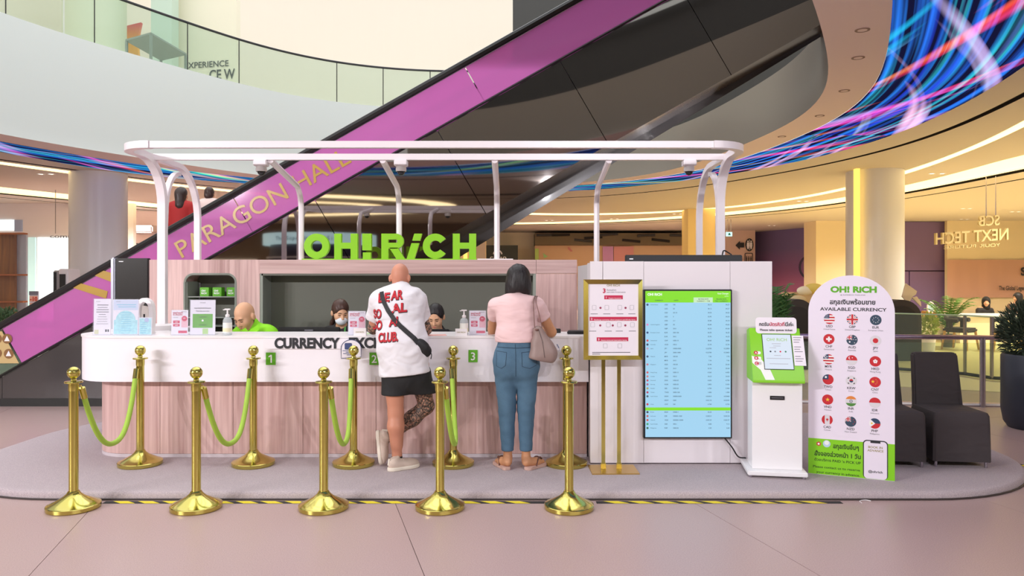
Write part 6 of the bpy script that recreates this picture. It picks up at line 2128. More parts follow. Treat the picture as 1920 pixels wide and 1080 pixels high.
for k, (code, nm_, shp) in enumerate(FLAGS):
    r_, c_ = divmod(k, 3)
    u0, v0, u1, v1 = uL[c_]
    t_ = r_ / 5
    x, z = amap(u0 + (u1 - u0) * t_, v0 + (v1 - v0) * t_)
    fo = G().flat(circ(x, z, FR, 28), (0, 0, 0), (1, 0, 0), (0, 0, 1), 0.0007).build('flag_disc', mat('flag' + GREYD, GREYD, 0.5), ast)
    bycol = {}
    for li, (cc, poly) in enumerate(shp):
        if isinstance(cc, bpy.types.Material):
            mm = cc
        else:
            mm = mat('flag' + cc, cc, 0.5)
        if cc in ('#f2c63a',) and len(poly) == 10:
            pc = poly
        else:
            pc = clip_disc([(a * FR, b * FR) for a, b in poly], FR)
            pc = [(a / FR, b / FR) for a, b in pc]
        if len(pc) < 3:
            continue
        gg = bycol.setdefault(mm.name, (mm, G()))[1]
        gg.flat([(x + a * FR, z + b * FR) for a, b in pc], (0, 0, 0), (1, 0, 0), (0, 0, 1), 0.0009 + li * 0.00012)
    for mm, gg in bycol.values():
        gg.build('flag_field', mm, fo)
    G().text(code, (x, 0, z - FR - 0.026), (1, 0, 0), (0, 0, 1), 0.019, 'c', 0.012, t=0.001).build('currency_code', INK, ast)
    G().text(nm_, (x, 0, z - FR - 0.046), (1, 0, 0), (0, 0, 1), 0.0115, 'c', 0.0, t=0.001).build('country_name', GREYINK, ast)
DKG = mat('dark_green_ink', '#1f3a14', 0.5)
atext(DKG, 'สกุลเงินอื่นๆ', 1586, 842, 0.035, bold=0.03, width=0.185)
atext(DKG, 'สั่งจองล่วงหน้า 1 วัน', 1570, 857, 0.034, bold=0.03, width=0.335)
atext(DKG, "ด้วยบริการ PAID 'n PICK UP", 1570, 867, 0.02, bold=0.02, width=0.335)
atext(DKG, 'Please contact us to reserve', 1568, 880, 0.019, bold=0.015, width=0.34)
atext(DKG, 'your currency in advance.', 1571, 890, 0.019, bold=0.015, width=0.315)
x, z = amap(1535, 832)
aflat(mat('flower_red', '#d0303c', 0.5), 'flower_mark', star(x, z, 0.02, 6, 0.7), 0.001)
aflat(WHITEINK, 'flower_mark', circ(x, z, 0.008, 10), 0.0014)
x, z = amap(1550, 832)
aflat(mat('globe_blue', '#bcd4ea', 0.4), 'globe_mark', circ(x, z, 0.028, 20), 0.001)
aflat(mat('globe_white', '#f0f2f4', 0.4), 'globe_mark', circ(x, z + 0.008, 0.018, 16), 0.0014)
px0, pz1 = amap(1618, 824)
px1, _ = amap(1665, 830)
phn = aflat(INK, 'phone_outline', rrect(px0, 0.004, px1, pz1, 0.03, 5), 0.0012)
aflat(BOARD, 'phone_screen', rrect(px0 + 0.007, 0.004, px1 - 0.007, pz1 - 0.008, 0.025, 5), 0.0016, phn)
xm_ = (px0 + px1) / 2
aflat(INK, 'phone_notch', bar(xm_ - 0.035, pz1 - 0.022, xm_ + 0.035, pz1 - 0.006), 0.002, phn)
for s_, dz, m_, sz, wd in (('BOOK IN', 0.062, GOLDINK, 0.017, 0.1), ('ADVANCE', 0.088, GOLDINK, 0.017, 0.112), ('@ohrich', 0.252, INK, 0.018, 0.1)):
    G().text(s_, (xm_, 0, pz1 - dz), (1, 0, 0), (0, 0, 1), sz, 'c', 0.02, t=0.0022, width=wd).build('phone_text', m_, phn)


# ------------------------------------------------------------------ covered chairs
COVER = mat('charcoal_chair_cover', '#3b3335', 0.75, bump=0.3, bscale=1, bdist=0.025, bstretch=(7, 7, 12))


def covered_chair(label, x, y, rz):
    t = thing('covered_chair', label, 'chair', (x, y, PT), rz, 'chairs under black covers')
    w2 = 0.225
    # skirted seat block with soft folds
    g = G()
    rings = []
    n_ = 40
    base = rrect(-w2, -0.26, w2, 0.24, 0.035, 4)
    m_ = len(base)
    for z, k, wob in ((0.05, 1.0, 0.008), (0.2, 0.995, 0.006), (0.36, 0.985, 0.003), (0.42, 0.975, 0.0), (0.445, 0.93, 0.0), (0.455, 0.8, 0.0)):
        rings.append([(a * k + wob * math.sin(i * 2.3), b * k + wob * math.cos(i * 1.7), z + (0.012 * (0.24 - b) if z > 0.4 else 0)) for i, (a, b) in enumerate(base)])
    v = [p for r in rings for p in r]
    f = [(r * m_ + i, r * m_ + (i + 1) % m_, (r + 1) * m_ + (i + 1) % m_, (r + 1) * m_ + i) for r in range(len(rings) - 1) for i in range(m_)]
    f.append(tuple(range((len(rings) - 1) * m_, len(rings) * m_)))
    g.add(v, f)
    g.build('seat_cover', COVER, t, smooth=0.8)
    # back, leaning
    sh = [(-0.205, 0.05), (0.205, 0.05), (0.2, 0.45), (0.185, 0.885), (0.17, 0.9), (-0.17, 0.9), (-0.185, 0.885), (-0.2, 0.45)]
    g = G()
    o0 = [(a, 0.17 + 0.16 * max(0, b - 0.42), b) for a, b in sh]
    o1 = [(a, 0.245 + 0.17 * max(0, b - 0.42), b) for a, b in sh]
    n8 = len(sh)
    g.add(o0 + o1, [tuple(range(n8)), tuple(range(2 * n8 - 1, n8 - 1, -1))] + [(i, n8 + i, n8 + (i + 1) % n8, (i + 1) % n8) for i in range(n8)])
    g.build('back_cover', COVER, t, bev=0.012)
    for sx in (-1, 1):
        for sy in (-0.22, 0.2):
            G().lathe([(0.012, 0), (0.012, 0.06)], 10, (sx * 0.195, sy, 0)).build('leg_tip', STEEL, t)


covered_chair('black covered chair beside the arched standee, nearest the right edge', 3.74, 6.34, -0.12)
covered_chair('black covered chair partly hidden behind the arched standee', 3.22, 6.36, -0.12)
tag(G().tube(bez([(2.52, 5.33, 0.004), (2.53, 5.38, 0.004), (2.58, 5.40, 0.004), (2.61, 5.38, 0.004)]), 0.003, 6).build('cable_tie', WHITE, smooth=True), 'tiny curled white strip on the floor at the platform edge', 'strip')
# ------------------------------------------------------------------ people: smooth bodies from blended limbs
from mathutils.bvhtree import BVHTree


class SDF:
    def __init__(self, lo, hi, vox):
        self.lo = np.array(lo, float)
        self.vox = vox
        self.n = np.ceil((np.array(hi) - self.lo) / vox).astype(int) + 1
        self.F = np.full(self.n, 1.0, np.float32)

    def _sl(self, a, b):
        i0 = np.maximum(0, np.floor((np.minimum(a, b) - self.lo) / self.vox).astype(int))
        i1 = np.minimum(self.n, np.ceil((np.maximum(a, b) - self.lo) / self.vox).astype(int) + 1)
        return i0, np.maximum(i1, i0)

    def _grid(self, i0, i1):
        ax_ = [(self.lo[k] + self.vox * np.arange(i0[k], i1[k])).astype(np.float32) for k in range(3)]
        return np.meshgrid(*ax_, indexing='ij', sparse=True)

    def _put(self, i0, i1, d, k, op):
        sl_ = tuple(slice(i0[q], i1[q]) for q in range(3))
        f = self.F[sl_]
        if op == 'u':
            if k > 0:
                h = np.maximum(k - np.abs(f - d), 0) / k
                self.F[sl_] = np.minimum(f, d) - h * h * k * 0.25
            else:
                self.F[sl_] = np.minimum(f, d)
        else:
            d = -d
            h = np.maximum(k - np.abs(f - d), 0) / max(k, 1e-6)
            self.F[sl_] = np.maximum(f, d) + h * h * k * 0.25

    def cap(self, a, b, ra, rb, k=0.03, s=(1, 1, 1), op='u'):
        a, b, s = np.array(a, float), np.array(b, float), np.array(s, float)
        R = max(ra, rb) + 0.12
        i0, i1 = self._sl(np.minimum(a, b) - R * np.maximum(s, 1), np.maximum(a, b) + R * np.maximum(s, 1))
        if np.any(i1 <= i0):
            return
        X_, Y_, Z_ = self._grid(i0, i1)
        c = (a + b) / 2
        px_, py_, pz_ = (X_ - c[0]) / s[0], (Y_ - c[1]) / s[1], (Z_ - c[2]) / s[2]
        a_, b_ = (a - c) / s, (b - c) / s
        ba = b_ - a_
        L2 = max(1e-9, float(ba @ ba))
        t = np.clip(((px_ - a_[0]) * ba[0] + (py_ - a_[1]) * ba[1] + (pz_ - a_[2]) * ba[2]) / L2, 0, 1)
        d = np.sqrt((px_ - a_[0] - t * ba[0]) ** 2 + (py_ - a_[1] - t * ba[1]) ** 2 + (pz_ - a_[2] - t * ba[2]) ** 2) - (ra + (rb - ra) * t)
        self._put(i0, i1, (d * float(min(s))).astype(np.float32), k, op)

    def ell(self, c, r, M=None, k=0.03, op='u'):
        """ellipsoid; M rows are the local axes"""
        c, r = np.array(c, float), np.array(r, float)
        M = np.eye(3) if M is None else M
        R = float(max(r)) + 0.1
        i0, i1 = self._sl(c - R, c + R)
        if np.any(i1 <= i0):
            return
        X_, Y_, Z_ = self._grid(i0, i1)
        dx, dy, dz = X_ - c[0], Y_ - c[1], Z_ - c[2]
        q = [M[j][0] * dx + M[j][1] * dy + M[j][2] * dz for j in range(3)]
        k0 = np.sqrt((q[0] / r[0]) ** 2 + (q[1] / r[1]) ** 2 + (q[2] / r[2]) ** 2)
        k1 = np.sqrt((q[0] / r[0] ** 2) ** 2 + (q[1] / r[1] ** 2) ** 2 + (q[2] / r[2] ** 2) ** 2) + 1e-6
        self._put(i0, i1, (k0 * (k0 - 1.0) / k1).astype(np.float32), k, op)

    def half(self, p, nrm, k=0.004):
        """cut away everything on the side the normal points to"""
        nrm = np.array(nrm, float)
        nrm /= np.linalg.norm(nrm)
        X_, Y_, Z_ = self._grid(np.zeros(3, int), self.n)
        d = (X_ - p[0]) * nrm[0] + (Y_ - p[1]) * nrm[1] + (Z_ - p[2]) * nrm[2]
        self._put(np.zeros(3, int), self.n, (-d).astype(np.float32), k, 's')

    def wrinkle(self, amp, freq, seed=0, ax_=(1, 1, 1)):
        X_, Y_, Z_ = self._grid(np.zeros(3, int), self.n)
        w_ = np.sin(X_ * freq * ax_[0] + seed + 1.7 * np.sin(Z_ * freq * 0.45 + seed)) * np.sin(Z_ * freq * 0.8 * ax_[2] + 2.1 * np.sin(X_ * freq * 0.4 + Y_ * 3)) + 0.5 * np.sin((X_ + Z_) * freq * 0.6 + seed * 3)
        self.F = (self.F + amp * w_).astype(np.float32)

    def mesh(self):
        F = self.F.copy()
        F[0], F[-1], F[:, 0], F[:, -1], F[:, :, 0], F[:, :, -1] = 1, 1, 1, 1, 1, 1
        s = F < 0
        cnt = np.zeros(np.array(F.shape) - 1, np.int8)
        for a in (0, 1):
            for b in (0, 1):
                for c in (0, 1):
                    cnt += s[a:F.shape[0] - 1 + a, b:F.shape[1] - 1 + b, c:F.shape[2] - 1 + c]
        act = (cnt > 0) & (cnt < 8)
        cells = np.argwhere(act)
        idx = np.full(act.shape, -1, np.int64)
        idx[act] = np.arange(len(cells))
        acc = np.zeros((len(cells), 3))
        num = np.zeros(len(cells))
        cor = [(a, b, c) for a in (0, 1) for b in (0, 1) for c in (0, 1)]
        for a in cor:
            for k in range(3):
                if a[k] == 0:
                    b = list(a)
                    b[k] = 1
                    Fa = F[cells[:, 0] + a[0], cells[:, 1] + a[1], cells[:, 2] + a[2]]
                    Fb = F[cells[:, 0] + b[0], cells[:, 1] + b[1], cells[:, 2] + b[2]]
                    m = (Fa < 0) != (Fb < 0)
                    t = np.where(m, Fa / np.where(m, Fa - Fb, 1), 0)
                    p = cells + np.array(a)
                    p = p.astype(float)
                    p[:, k] += t
                    acc[m] += p[m]
                    num[m] += 1
        V = self.lo + self.vox * acc / num[:, None]
        faces = []
        for k in range(3):
            u, w_ = [(1, 2), (2, 0), (0, 1)][k]
            sh0 = [slice(None)] * 3
            sh1 = [slice(None)] * 3
            sh0[k] = slice(0, -1)
            sh1[k] = slice(1, None)
            e = s[tuple(sh0)] != s[tuple(sh1)]
            E = np.argwhere(e)
            E = E[(E[:, u] > 0) & (E[:, w_] > 0)]
            ok = (E[:, u] < act.shape[u]) & (E[:, w_] < act.shape[w_])
            E = E[ok]
            ins = s[E[:, 0], E[:, 1], E[:, 2]]

            def at(du, dw):
                q = E.copy()
                q[:, u] += du
                q[:, w_] += dw
                return idx[q[:, 0], q[:, 1], q[:, 2]]
            quad = np.stack([at(-1, -1), at(0, -1), at(0, 0), at(-1, 0)], 1)
            quad[~ins] = quad[~ins][:, ::-1]
            faces.append(quad)
        Fc = np.concatenate(faces)
        Fc = Fc[(Fc >= 0).all(1)]
        return V, Fc

    def build(self, name, mats, parent, pick=None):
        V, Fc = self.mesh()
        mi = np.array(root_matrix(parent).inverted())
        VL = V @ mi[:3, :3].T + mi[:3, 3]
        me = bpy.data.meshes.new(name)
        me.from_pydata(VL.tolist(), [], Fc.tolist())
        for m_ in (mats if isinstance(mats, (list, tuple)) else [mats]):
            me.materials.append(m_)
        if pick is not None:
            ctr = V[Fc].mean(1)
            me.polygons.foreach_set('material_index', pick(ctr).astype(np.int32))
        me.polygons.foreach_set('use_smooth', [True] * len(me.polygons))
        o = bpy.data.objects.new(name, me)
        COL.objects.link(o)
        o.parent = parent
        o['bvh'] = 0
        del o['bvh']
        BV[o.name] = (V, Fc)
        return o


BV = {}


def bvh(o):
    V, Fc = BV[o.name]
    return BVHTree.FromPolygons([tuple(p) for p in V], [tuple(q) for q in Fc])


def seg_near(P, a, b, r):
    a, b = np.array(a), np.array(b)
    t = np.clip(((P - a) @ (b - a)) / ((b - a) @ (b - a)), 0, 1)
    return np.linalg.norm(P - a - t[:, None] * (b - a), axis=1) < r


def frame(fwd, up=(0, 0, 1)):
    f = np.array(fwd, float)
    f /= np.linalg.norm(f)
    u = np.array(up, float)
    r = np.cross(f, u)
    r /= np.linalg.norm(r)
    u = np.cross(r, f)
    return np.array([r, f, u])


def head(S, c, M, k=0.92, ears=True):
    c = np.array(c, float)

    def L(x, y, z):
        return c + k * (x * M[0] + y * M[1] + z * M[2])
    S.ell(L(0, -0.008, 0.03), np.array((0.079, 0.1, 0.102)) * k, M, 0.02)
    S.ell(L(0, 0.03, -0.045), np.array((0.06, 0.066, 0.082)) * k, M, 0.035)
    S.ell(L(0, 0.066, -0.103), np.array((0.026, 0.024, 0.02)) * k, M, 0.03)
    for s in (-1, 1):
        S.ell(L(s * 0.04, 0.06, -0.03), np.array((0.03, 0.03, 0.035)) * k, M, 0.03)
        S.ell(L(s * 0.032, 0.104, 0.002), np.array((0.019, 0.016, 0.012)) * k, M, 0.012, 's')
        if ears:
            S.ell(L(s * 0.085, -0.012, -0.008), np.array((0.015, 0.024, 0.036)) * k, M, 0.008)
    S.cap(L(0, 0.094, 0.008), L(0, 0.113, -0.034), 0.007 * k, 0.0145 * k, 0.014)
    for s in (-1, 1):
        S.ell(L(s * 0.012, 0.102, -0.037), np.array((0.009, 0.009, 0.008)) * k, M, 0.008)
    S.cap(L(-0.036, 0.084, 0.026), L(0.036, 0.084, 0.026), 0.01 * k, 0.01 * k, 0.018)
    S.cap(L(-0.017, 0.093, -0.066), L(0.017, 0.093, -0.066), 0.007 * k, 0.007 * k, 0.008)
    S.cap(L(-0.013, 0.091, -0.076), L(0.013, 0.091, -0.076), 0.008 * k, 0.008 * k, 0.008)
    return L


def face_parts(t, L, brow='#2a201c', lip='#a8605a', closed=True, k=0.92, mouth=True):
    BM = mat('brow' + brow, brow, 0.7)
    LM = mat('lip' + lip, lip, 0.5)
    for s in (-1, 1):
        G().tube([L(s * 0.016, 0.104, 0.023), L(s * 0.032, 0.1025, 0.029), L(s * 0.05, 0.089, 0.024)], [0.003, 0.0036, 0.002], 5).build('eyebrow', BM, t, world=True, smooth=True)
        e = [L(s * 0.019, 0.0925, 0.001), L(s * 0.032, 0.0945, -0.004), L(s * 0.046, 0.085, 0.0)]
        G().tube(e, [0.0022, 0.0034, 0.0018], 5).build('eye', mat('lash_dark', '#1d1614', 0.5), t, world=True, smooth=True)
    if mouth:
        G().tube([L(-0.02, 0.096, -0.071), L(0, 0.1025, -0.0705), L(0.02, 0.096, -0.071)], [0.002, 0.0055, 0.002], 6).build('lips', LM, t, world=True, smooth=True)


def hand(S, wrist, tip, up, side, k=1.0, curl=0.3):
    """palm and five fingers from wrist towards tip; side points to the thumb"""
    w_ = np.array(wrist, float)
    d = np.array(tip, float) - w_
    d /= np.linalg.norm(d)
    u = np.array(up, float)
    s = np.array(side, float)
    S.cap(w_, w_ + d * 0.035 * k, 0.026 * k, 0.03 * k, 0.02, )
    S.cap(w_ + d * 0.03 * k - s * 0.018 * k, w_ + d * 0.075 * k - s * 0.024 * k, 0.016 * k, 0.014 * k, 0.02)
    S.cap(w_ + d * 0.03 * k + s * 0.018 * k, w_ + d * 0.08 * k + s * 0.02 * k, 0.016 * k, 0.014 * k, 0.02)
    for j, (o, l) in enumerate(((0.027, 0.068), (0.010, 0.078), (-0.008, 0.073), (-0.025, 0.057))):
        b = w_ + d * 0.082 * k + s * o * k
        m_ = b + d * l * 0.5 * k + u * 0.006
        e = m_ + d * l * 0.5 * k - u * curl * 0.05
        S.cap(b, m_, 0.0088 * k, 0.0082 * k, 0.006)
        S.cap(m_, e, 0.0082 * k, 0.007 * k, 0.004)
    b = w_ + d * 0.03 * k + s * 0.03 * k
    S.cap(b, b + (d * 0.6 + s * 0.55) * 0.05 * k, 0.011 * k, 0.0095 * k, 0.01)
    S.cap(b + (d * 0.6 + s * 0.55) * 0.05 * k, b + (d * 0.95 + s * 0.5) * 0.075 * k, 0.0095 * k, 0.008 * k, 0.004)


SKIN1 = mat('ruddy_skin', '#cc8a70', 0.5, var=0.1, vscale=6)
SKIN2 = mat('tan_skin', '#c98f68', 0.5, var=0.08, vscale=6)
SKIN3 = mat('warm_skin', '#dca884', 0.5, var=0.06, vscale=6)


def tattoo():
    m = mat('tattooed_skin', '#b98870', 0.5)
    nt = m.node_tree
    tc = nt.nodes.new('ShaderNodeTexCoord')
    n1 = nt.nodes.new('ShaderNodeTexNoise')
    n1.inputs['Scale'].default_value = 26
    n1.inputs['Detail'].default_value = 4
    n1.inputs['Distortion'].default_value = 2.5
    v = nt.nodes.new('ShaderNodeTexVoronoi')
    v.inputs['Scale'].default_value = 16
    v.feature = 'DISTANCE_TO_EDGE'
    nt.links.new(tc.outputs['Object'], n1.inputs['Vector'])
    nt.links.new(tc.outputs['Object'], v.inputs['Vector'])
    r = nt.nodes.new('ShaderNodeValToRGB')
    r.color_ramp.elements[0].position = 0.40
    r.color_ramp.elements[0].color = C('#4a423e')
    r.color_ramp.elements[1].position = 0.60
    r.color_ramp.elements[1].color = C('#bd8a72')
    e = r.color_ramp.elements.new(0.5)
    e.color = C('#7b6355')
    nt.links.new(n1.outputs[0], r.inputs[0])
    r2 = nt.nodes.new('ShaderNodeValToRGB')
    r2.color_ramp.elements[0].position = 0.02
    r2.color_ramp.elements[0].color = (0.25, 0.22, 0.22, 1)
    r2.color_ramp.elements[1].position = 0.09
    r2.color_ramp.elements[1].color = (1, 1, 1, 1)
    nt.links.new(v.outputs[0], r2.inputs[0])
    mx = nt.nodes.new('ShaderNodeMix')
    mx.data_type = 'RGBA'
    mx.blend_type = 'MULTIPLY'
    mx.inputs[0].default_value = 1
    nt.links.new(r.outputs[0], mx.inputs[6])
    nt.links.new(r2.outputs[0], mx.inputs[7])
    nt.links.new(mx.outputs[2], nt.nodes['Principled BSDF'].inputs['Base Color'])
    return m


TATT = tattoo()
TEE = mat('white_cotton', '#e6e1e6', 0.8, bump=0.7, bscale=1, bdist=0.035, bstretch=(7, 7, 12))
SHORT = mat('black_shorts', '#1c1b1d', 0.75, bump=0.5, bscale=1, bdist=0.03, bstretch=(10, 10, 6))
SHOE = mat('cream_knit', '#d9c4b6', 0.8, bump=0.5, bscale=260)
SOLE = mat('cream_sole', '#e8dccd', 0.6)


def shoe(t, heel, toe, up, mshoe, msole, sock=None, ankle=None, k=1.0):
    """sneaker: sole slab and rounded upper, heel and toe on the sole's centre line"""
    heel, toe, up = np.array(heel, float), np.array(toe, float), np.array(up, float)
    d = toe - heel
    Ln = np.linalg.norm(d)
    d /= Ln
    up = up - d * (up @ d)
    up /= np.linalg.norm(up)
    sd = np.cross(d, up)
    lo = np.minimum(heel, toe) - 0.16
    hi = np.maximum(heel, toe) + 0.16
    S = SDF(lo, hi, 0.006)
    M = np.array([sd, d, up])
    S.ell(heel + d * 0.06 + up * 0.05, (0.038, 0.062, 0.05), M, 0.03)
    S.ell(heel + d * Ln * 0.5 + up * 0.042, (0.04, 0.09, 0.042), M, 0.04)
    S.ell(toe - d * 0.07 + up * 0.034, (0.045, 0.07, 0.034), M, 0.04)
    S.cap(heel + d * 0.055 + up * 0.07, heel + d * 0.06 + up * 0.1, 0.037, 0.036, 0.02)
    S.half(heel + up * 0.012, -up, 0.006)
    S.half(heel + up * 0.105 + d * 0.05, up * 1.0 - d * 0.25, 0.004)
    S.build('shoe_upper', mshoe, t)
    S = SDF(lo, hi, 0.006)
    S.ell(heel + d * 0.055, (0.042, 0.06, 0.1), M, 0.02)
    S.ell(heel + d * Ln * 0.5, (0.04, 0.11, 0.1), M, 0.05)
    S.ell(toe - d * 0.072, (0.05, 0.074, 0.1), M, 0.05)
    S.half(heel + up * 0.03, up, 0.004)
    S.half(heel, -up, 0.004)
    S.build('shoe_sole', msole, t)
    for q in range(5):
        c_ = heel + d * (Ln * (0.45 + 0.07 * q)) + up * (0.086 - 0.006 * q)
        G().tube([c_ - sd * 0.026 - up * 0.008, c_ + up * 0.002, c_ + sd * 0.026 - up * 0.008], 0.0035, 5).build('lace', msole, t, world=True, smooth=True)
    G().tube([heel + d * 0.004 + up * 0.05, heel + d * 0.01 + up * 0.1], [0.012, 0.009], 6).build('heel_tab', msole, t, world=True, smooth=True)


# ---- bald customer in the white T-shirt
man = thing('person', 'bald customer in white printed T-shirt, black shorts and cream sneakers leaning on the counter', 'person', (-0.93, 6.1, PT))
hipL, hipR = (-0.975, 6.08, 0.90), (-0.785, 6.1, 0.89)
kneL, ankL = (-0.955, 6.075, 0.525), (-0.945, 6.08, 0.17)
kneR, ankR = (-0.715, 6.20, 0.55), (-1.05, 6.20, 0.285)
shL, shR = (-1.11, 6.19, 1.43), (-0.80, 6.19, 1.43)
elL, elR = (-1.185, 6.33, 1.19), (-0.735, 6.33, 1.185)
wrL, wrR = (-1.02, 6.60, 1.165), (-0.83, 6.60, 1.165)
S = SDF((-1.35, 5.85, 0.05), (-0.5, 6.85, 1.78), 0.008)
S.cap((-0.88, 6.09, 0.92), (-0.9, 6.09, 1.06), 0.165, 0.16, 0.05, (1, 0.68, 1))
S.cap((-0.9, 6.09, 1.06), (-0.935, 6.15, 1.36), 0.16, 0.185, 0.06, (1, 0.66, 1))
S.cap((-0.94, 6.18, 1.44), (-0.943, 6.22, 1.56), 0.065, 0.058, 0.05)
S.cap((-1.06, 6.18, 1.45), (-0.82, 6.18, 1.45), 0.065, 0.065, 0.06)
for h_, kn, an_, c1 in ((hipL, kneL, ankL, 1), (hipR, kneR, ankR, -1)):
    S.cap(h_, kn, 0.098, 0.062, 0.05)
    kn, an_ = np.array(kn), np.array(an_)
    S.cap(kn, an_, 0.058, 0.038, 0.03)
    calf = kn + (an_ - kn) * 0.32 + np.array((0, -0.022, 0) if c1 > 0 else (-0.01, -0.01, -0.015))
    S.cap(kn + (an_ - kn) * 0.1, calf, 0.055, 0.061, 0.03)
    S.cap(calf, kn + (an_ - kn) * 0.75, 0.061, 0.042, 0.04)
S.cap(ankL, (-0.94, 6.06, 0.12), 0.038, 0.036, 0.02)
S.cap((-0.96, 6.05, 0.115), (-0.86, 6.13, 0.105), 0.03, 0.024, 0.02)
S.cap(ankR, (-1.075, 6.19, 0.24), 0.036, 0.03, 0.02)
for a, b, c_ in ((shL, elL, wrL), (shR, elR, wrR)):
    S.cap(a, b, 0.06, 0.047, 0.04)
    S.cap(b, c_, 0.047, 0.03, 0.02)
hand(S, wrL, np.array(wrL) + (0.12, 0.1, -0.01), (0, 0, 1), (0.64, -0.76, 0))
hand(S, wrR, np.array(wrR) + (-0.12, 0.1, -0.01), (0, 0, 1), (-0.64, -0.76, 0))
Mh = frame((0.06, 1.0, -0.42))
Lm = head(S, (-0.945, 6.235, 1.625), Mh, 0.93)


def pick_man(P):
    leg = seg_near(P, (-0.74, 6.15, 0.72), kneR, 0.14) & (P[:, 2] < 0.72) & (P[:, 0] > -0.87) | seg_near(P, kneR, ankR, 0.11) & (P[:, 1] > 6.118) & (P[:, 0] > -1.2)
    arm = seg_near(P, elL, wrL, 0.075) | seg_near(P, elR, wrR, 0.075) | seg_near(P, (-0.74, 6.25, 1.3), elR, 0.07)
    return (leg | arm).astype(int)


S.build('body', [SKIN1, TATT], man, pick_man)
face_parts(man, Lm, '#8a6a50', '#b8706a')
# T-shirt
S = SDF((-1.36, 5.85, 0.75), (-0.5, 6.5, 1.62), 0.008)
S.cap((-0.88, 6.075, 0.84), (-0.9, 6.075, 1.05), 0.212, 0.197, 0.05, (1, 0.76, 1))
S.cap((-0.9, 6.075, 1.05), (-0.935, 6.145, 1.36), 0.195, 0.205, 0.06, (1, 0.68, 1))
S.cap((-1.05, 6.17, 1.45), (-0.83, 6.17, 1.45), 0.085, 0.085, 0.07)
S.cap((-0.94, 6.18, 1.46), (-0.942, 6.2, 1.53), 0.085, 0.075, 0.05)
for a, b in ((shL, elL), (shR, elR)):
    a, b = np.array(a), np.array(b)
    S.cap(a, a + (b - a) * 0.78, 0.085, 0.08, 0.05)
S.wrinkle(0.0045, 30, 1.2)
dl, dr = np.array(elL) - np.array(shL), np.array(elR) - np.array(shR)
S.ell((-0.943, 6.225, 1.575), (0.068, 0.075, 0.045), None, 0.006, 's')
S.half((-0.885, 6.08, 0.835), (0.10, 0.0, -1), 0.006)


def cut_cap(S, c, d, r):
    """trim a sleeve end: remove a fat capsule beyond the hem"""
    d = d / np.linalg.norm(d)
    S.cap(c + d * 0.12, c + d * 0.3, 0.12, 0.12, 0.004, op='s')


cut_cap(S, np.array(shL) + dl * 0.5, dl, 0.12)
cut_cap(S, np.array(shR) + dr * 0.5, dr, 0.12)
tee = S.build('t_shirt', TEE, man)
# shorts
S = SDF((-1.25, 5.85, 0.55), (-0.5, 6.45, 1.0), 0.008)
S.cap((-0.87, 6.085, 0.84), (-0.885, 6.085, 0.93), 0.175, 0.168, 0.04, (1, 0.72, 1))
for h_, kn in ((hipL, kneL), (hipR, kneR)):
    h_, kn = np.array(h_), np.array(kn)
    S.cap(h_ + (kn - h_) * 0.15, h_ + (kn - h_) * 0.75, 0.1, 0.11, 0.05)
S.wrinkle(0.002, 30, 4)
S.half((-0.96, 6.1, 0.668), (0.0, 0.0, -1), 0.004)
S.build('shorts', SHORT, man)
shoe(man, (-1.0, 5.985, PT), (-0.775, 6.145, PT + 0.002), (0, 0, 1), SHOE, SOLE)
shoe(man, (-1.135, 6.185, 0.345), (-1.10, 6.155, 0.072), (1.0, 0.0, 0.15), SHOE, SOLE)
SOCK = mat('black_sock', '#1b1b1d', 0.8)
for a, b in ((ankL, (-0.943, 6.065, 0.135)),):
    G().tube([np.array(b) - (0, 0, 0.02), np.array(b) + (0.0, 0, 0.028)], [0.047, 0.044], 14).build('sock', SOCK, man, world=True, smooth=True)
G().tube([(-1.03, 6.195, 0.3), (-1.075, 6.19, 0.27)], [0.044, 0.046], 14).build('sock', SOCK, man, world=True, smooth=True)
# glasses
GLM = mat('dark_glasses', '#2a2226', 0.4)
for s in (-1, 1):
    G().tube([Lm(s * 0.085, 0.0, 0.02), Lm(s * 0.08, 0.06, 0.015), Lm(s * 0.066, 0.1, 0.01)], 0.003, 5).build('glasses_arm', GLM, man, world=True)

TB = bvh(tee)


def on_back(tree, x, z, off=0.004):
    h_ = tree.ray_cast(Vector((x, 5.0, z)), Vector((0, 1, 0)))
    return (h_[0].y - off) if h_[0] is not None else None


def print_back(tree, parent, m, s, u, v_, size, Y, width=None, bold=0.03, off=0.004, slant=0.0):
    v, f = text_geo(s, bold, 0.0)
    xs = [p[0] for p in v]
    x0, x1 = min(xs), max(xs)
    k = size / 0.72
    kx = k if width is None else width / (x1 - x0)
    vv = []
    last = Y
    for p in v:
        x = px(u, Y) + (p[0] - (x0 + x1) / 2) * kx
        z = pz(v_, Y) + p[1] * k + slant * (p[0] - (x0 + x1) / 2) * kx
        y = on_back(tree, x, z, off)
        last = y if y is not None else last
        vv.append((x, last, z))
    G().add(vv, f).build('shirt_print', m, parent, world=True, fix=False)


RTEE = mat('red_shirt_print', '#c3202e', 0.7)
KTEE = mat('black_shirt_print', '#2a1f24', 0.7)
for s_, u, v_, w_ in (('BE', 718, 566, 0.1), ('AR', 743, 561, 0.1), ('SO', 704, 597, 0.085), ('AL', 748, 585, 0.13), ('SO', 706, 618, 0.085), ('AL', 741, 610, 0.1), ('CLUB.', 729, 639, 0.17)):
    print_back(TB, man, KTEE, s_, u + 0.8, v_ + 1.2, 0.072, 6.0, w_, 0.05, 0.003, 0.1)
    print_back(TB, man, RTEE, s_, u, v_, 0.072, 6.0, w_, 0.035, 0.0045, 0.1)

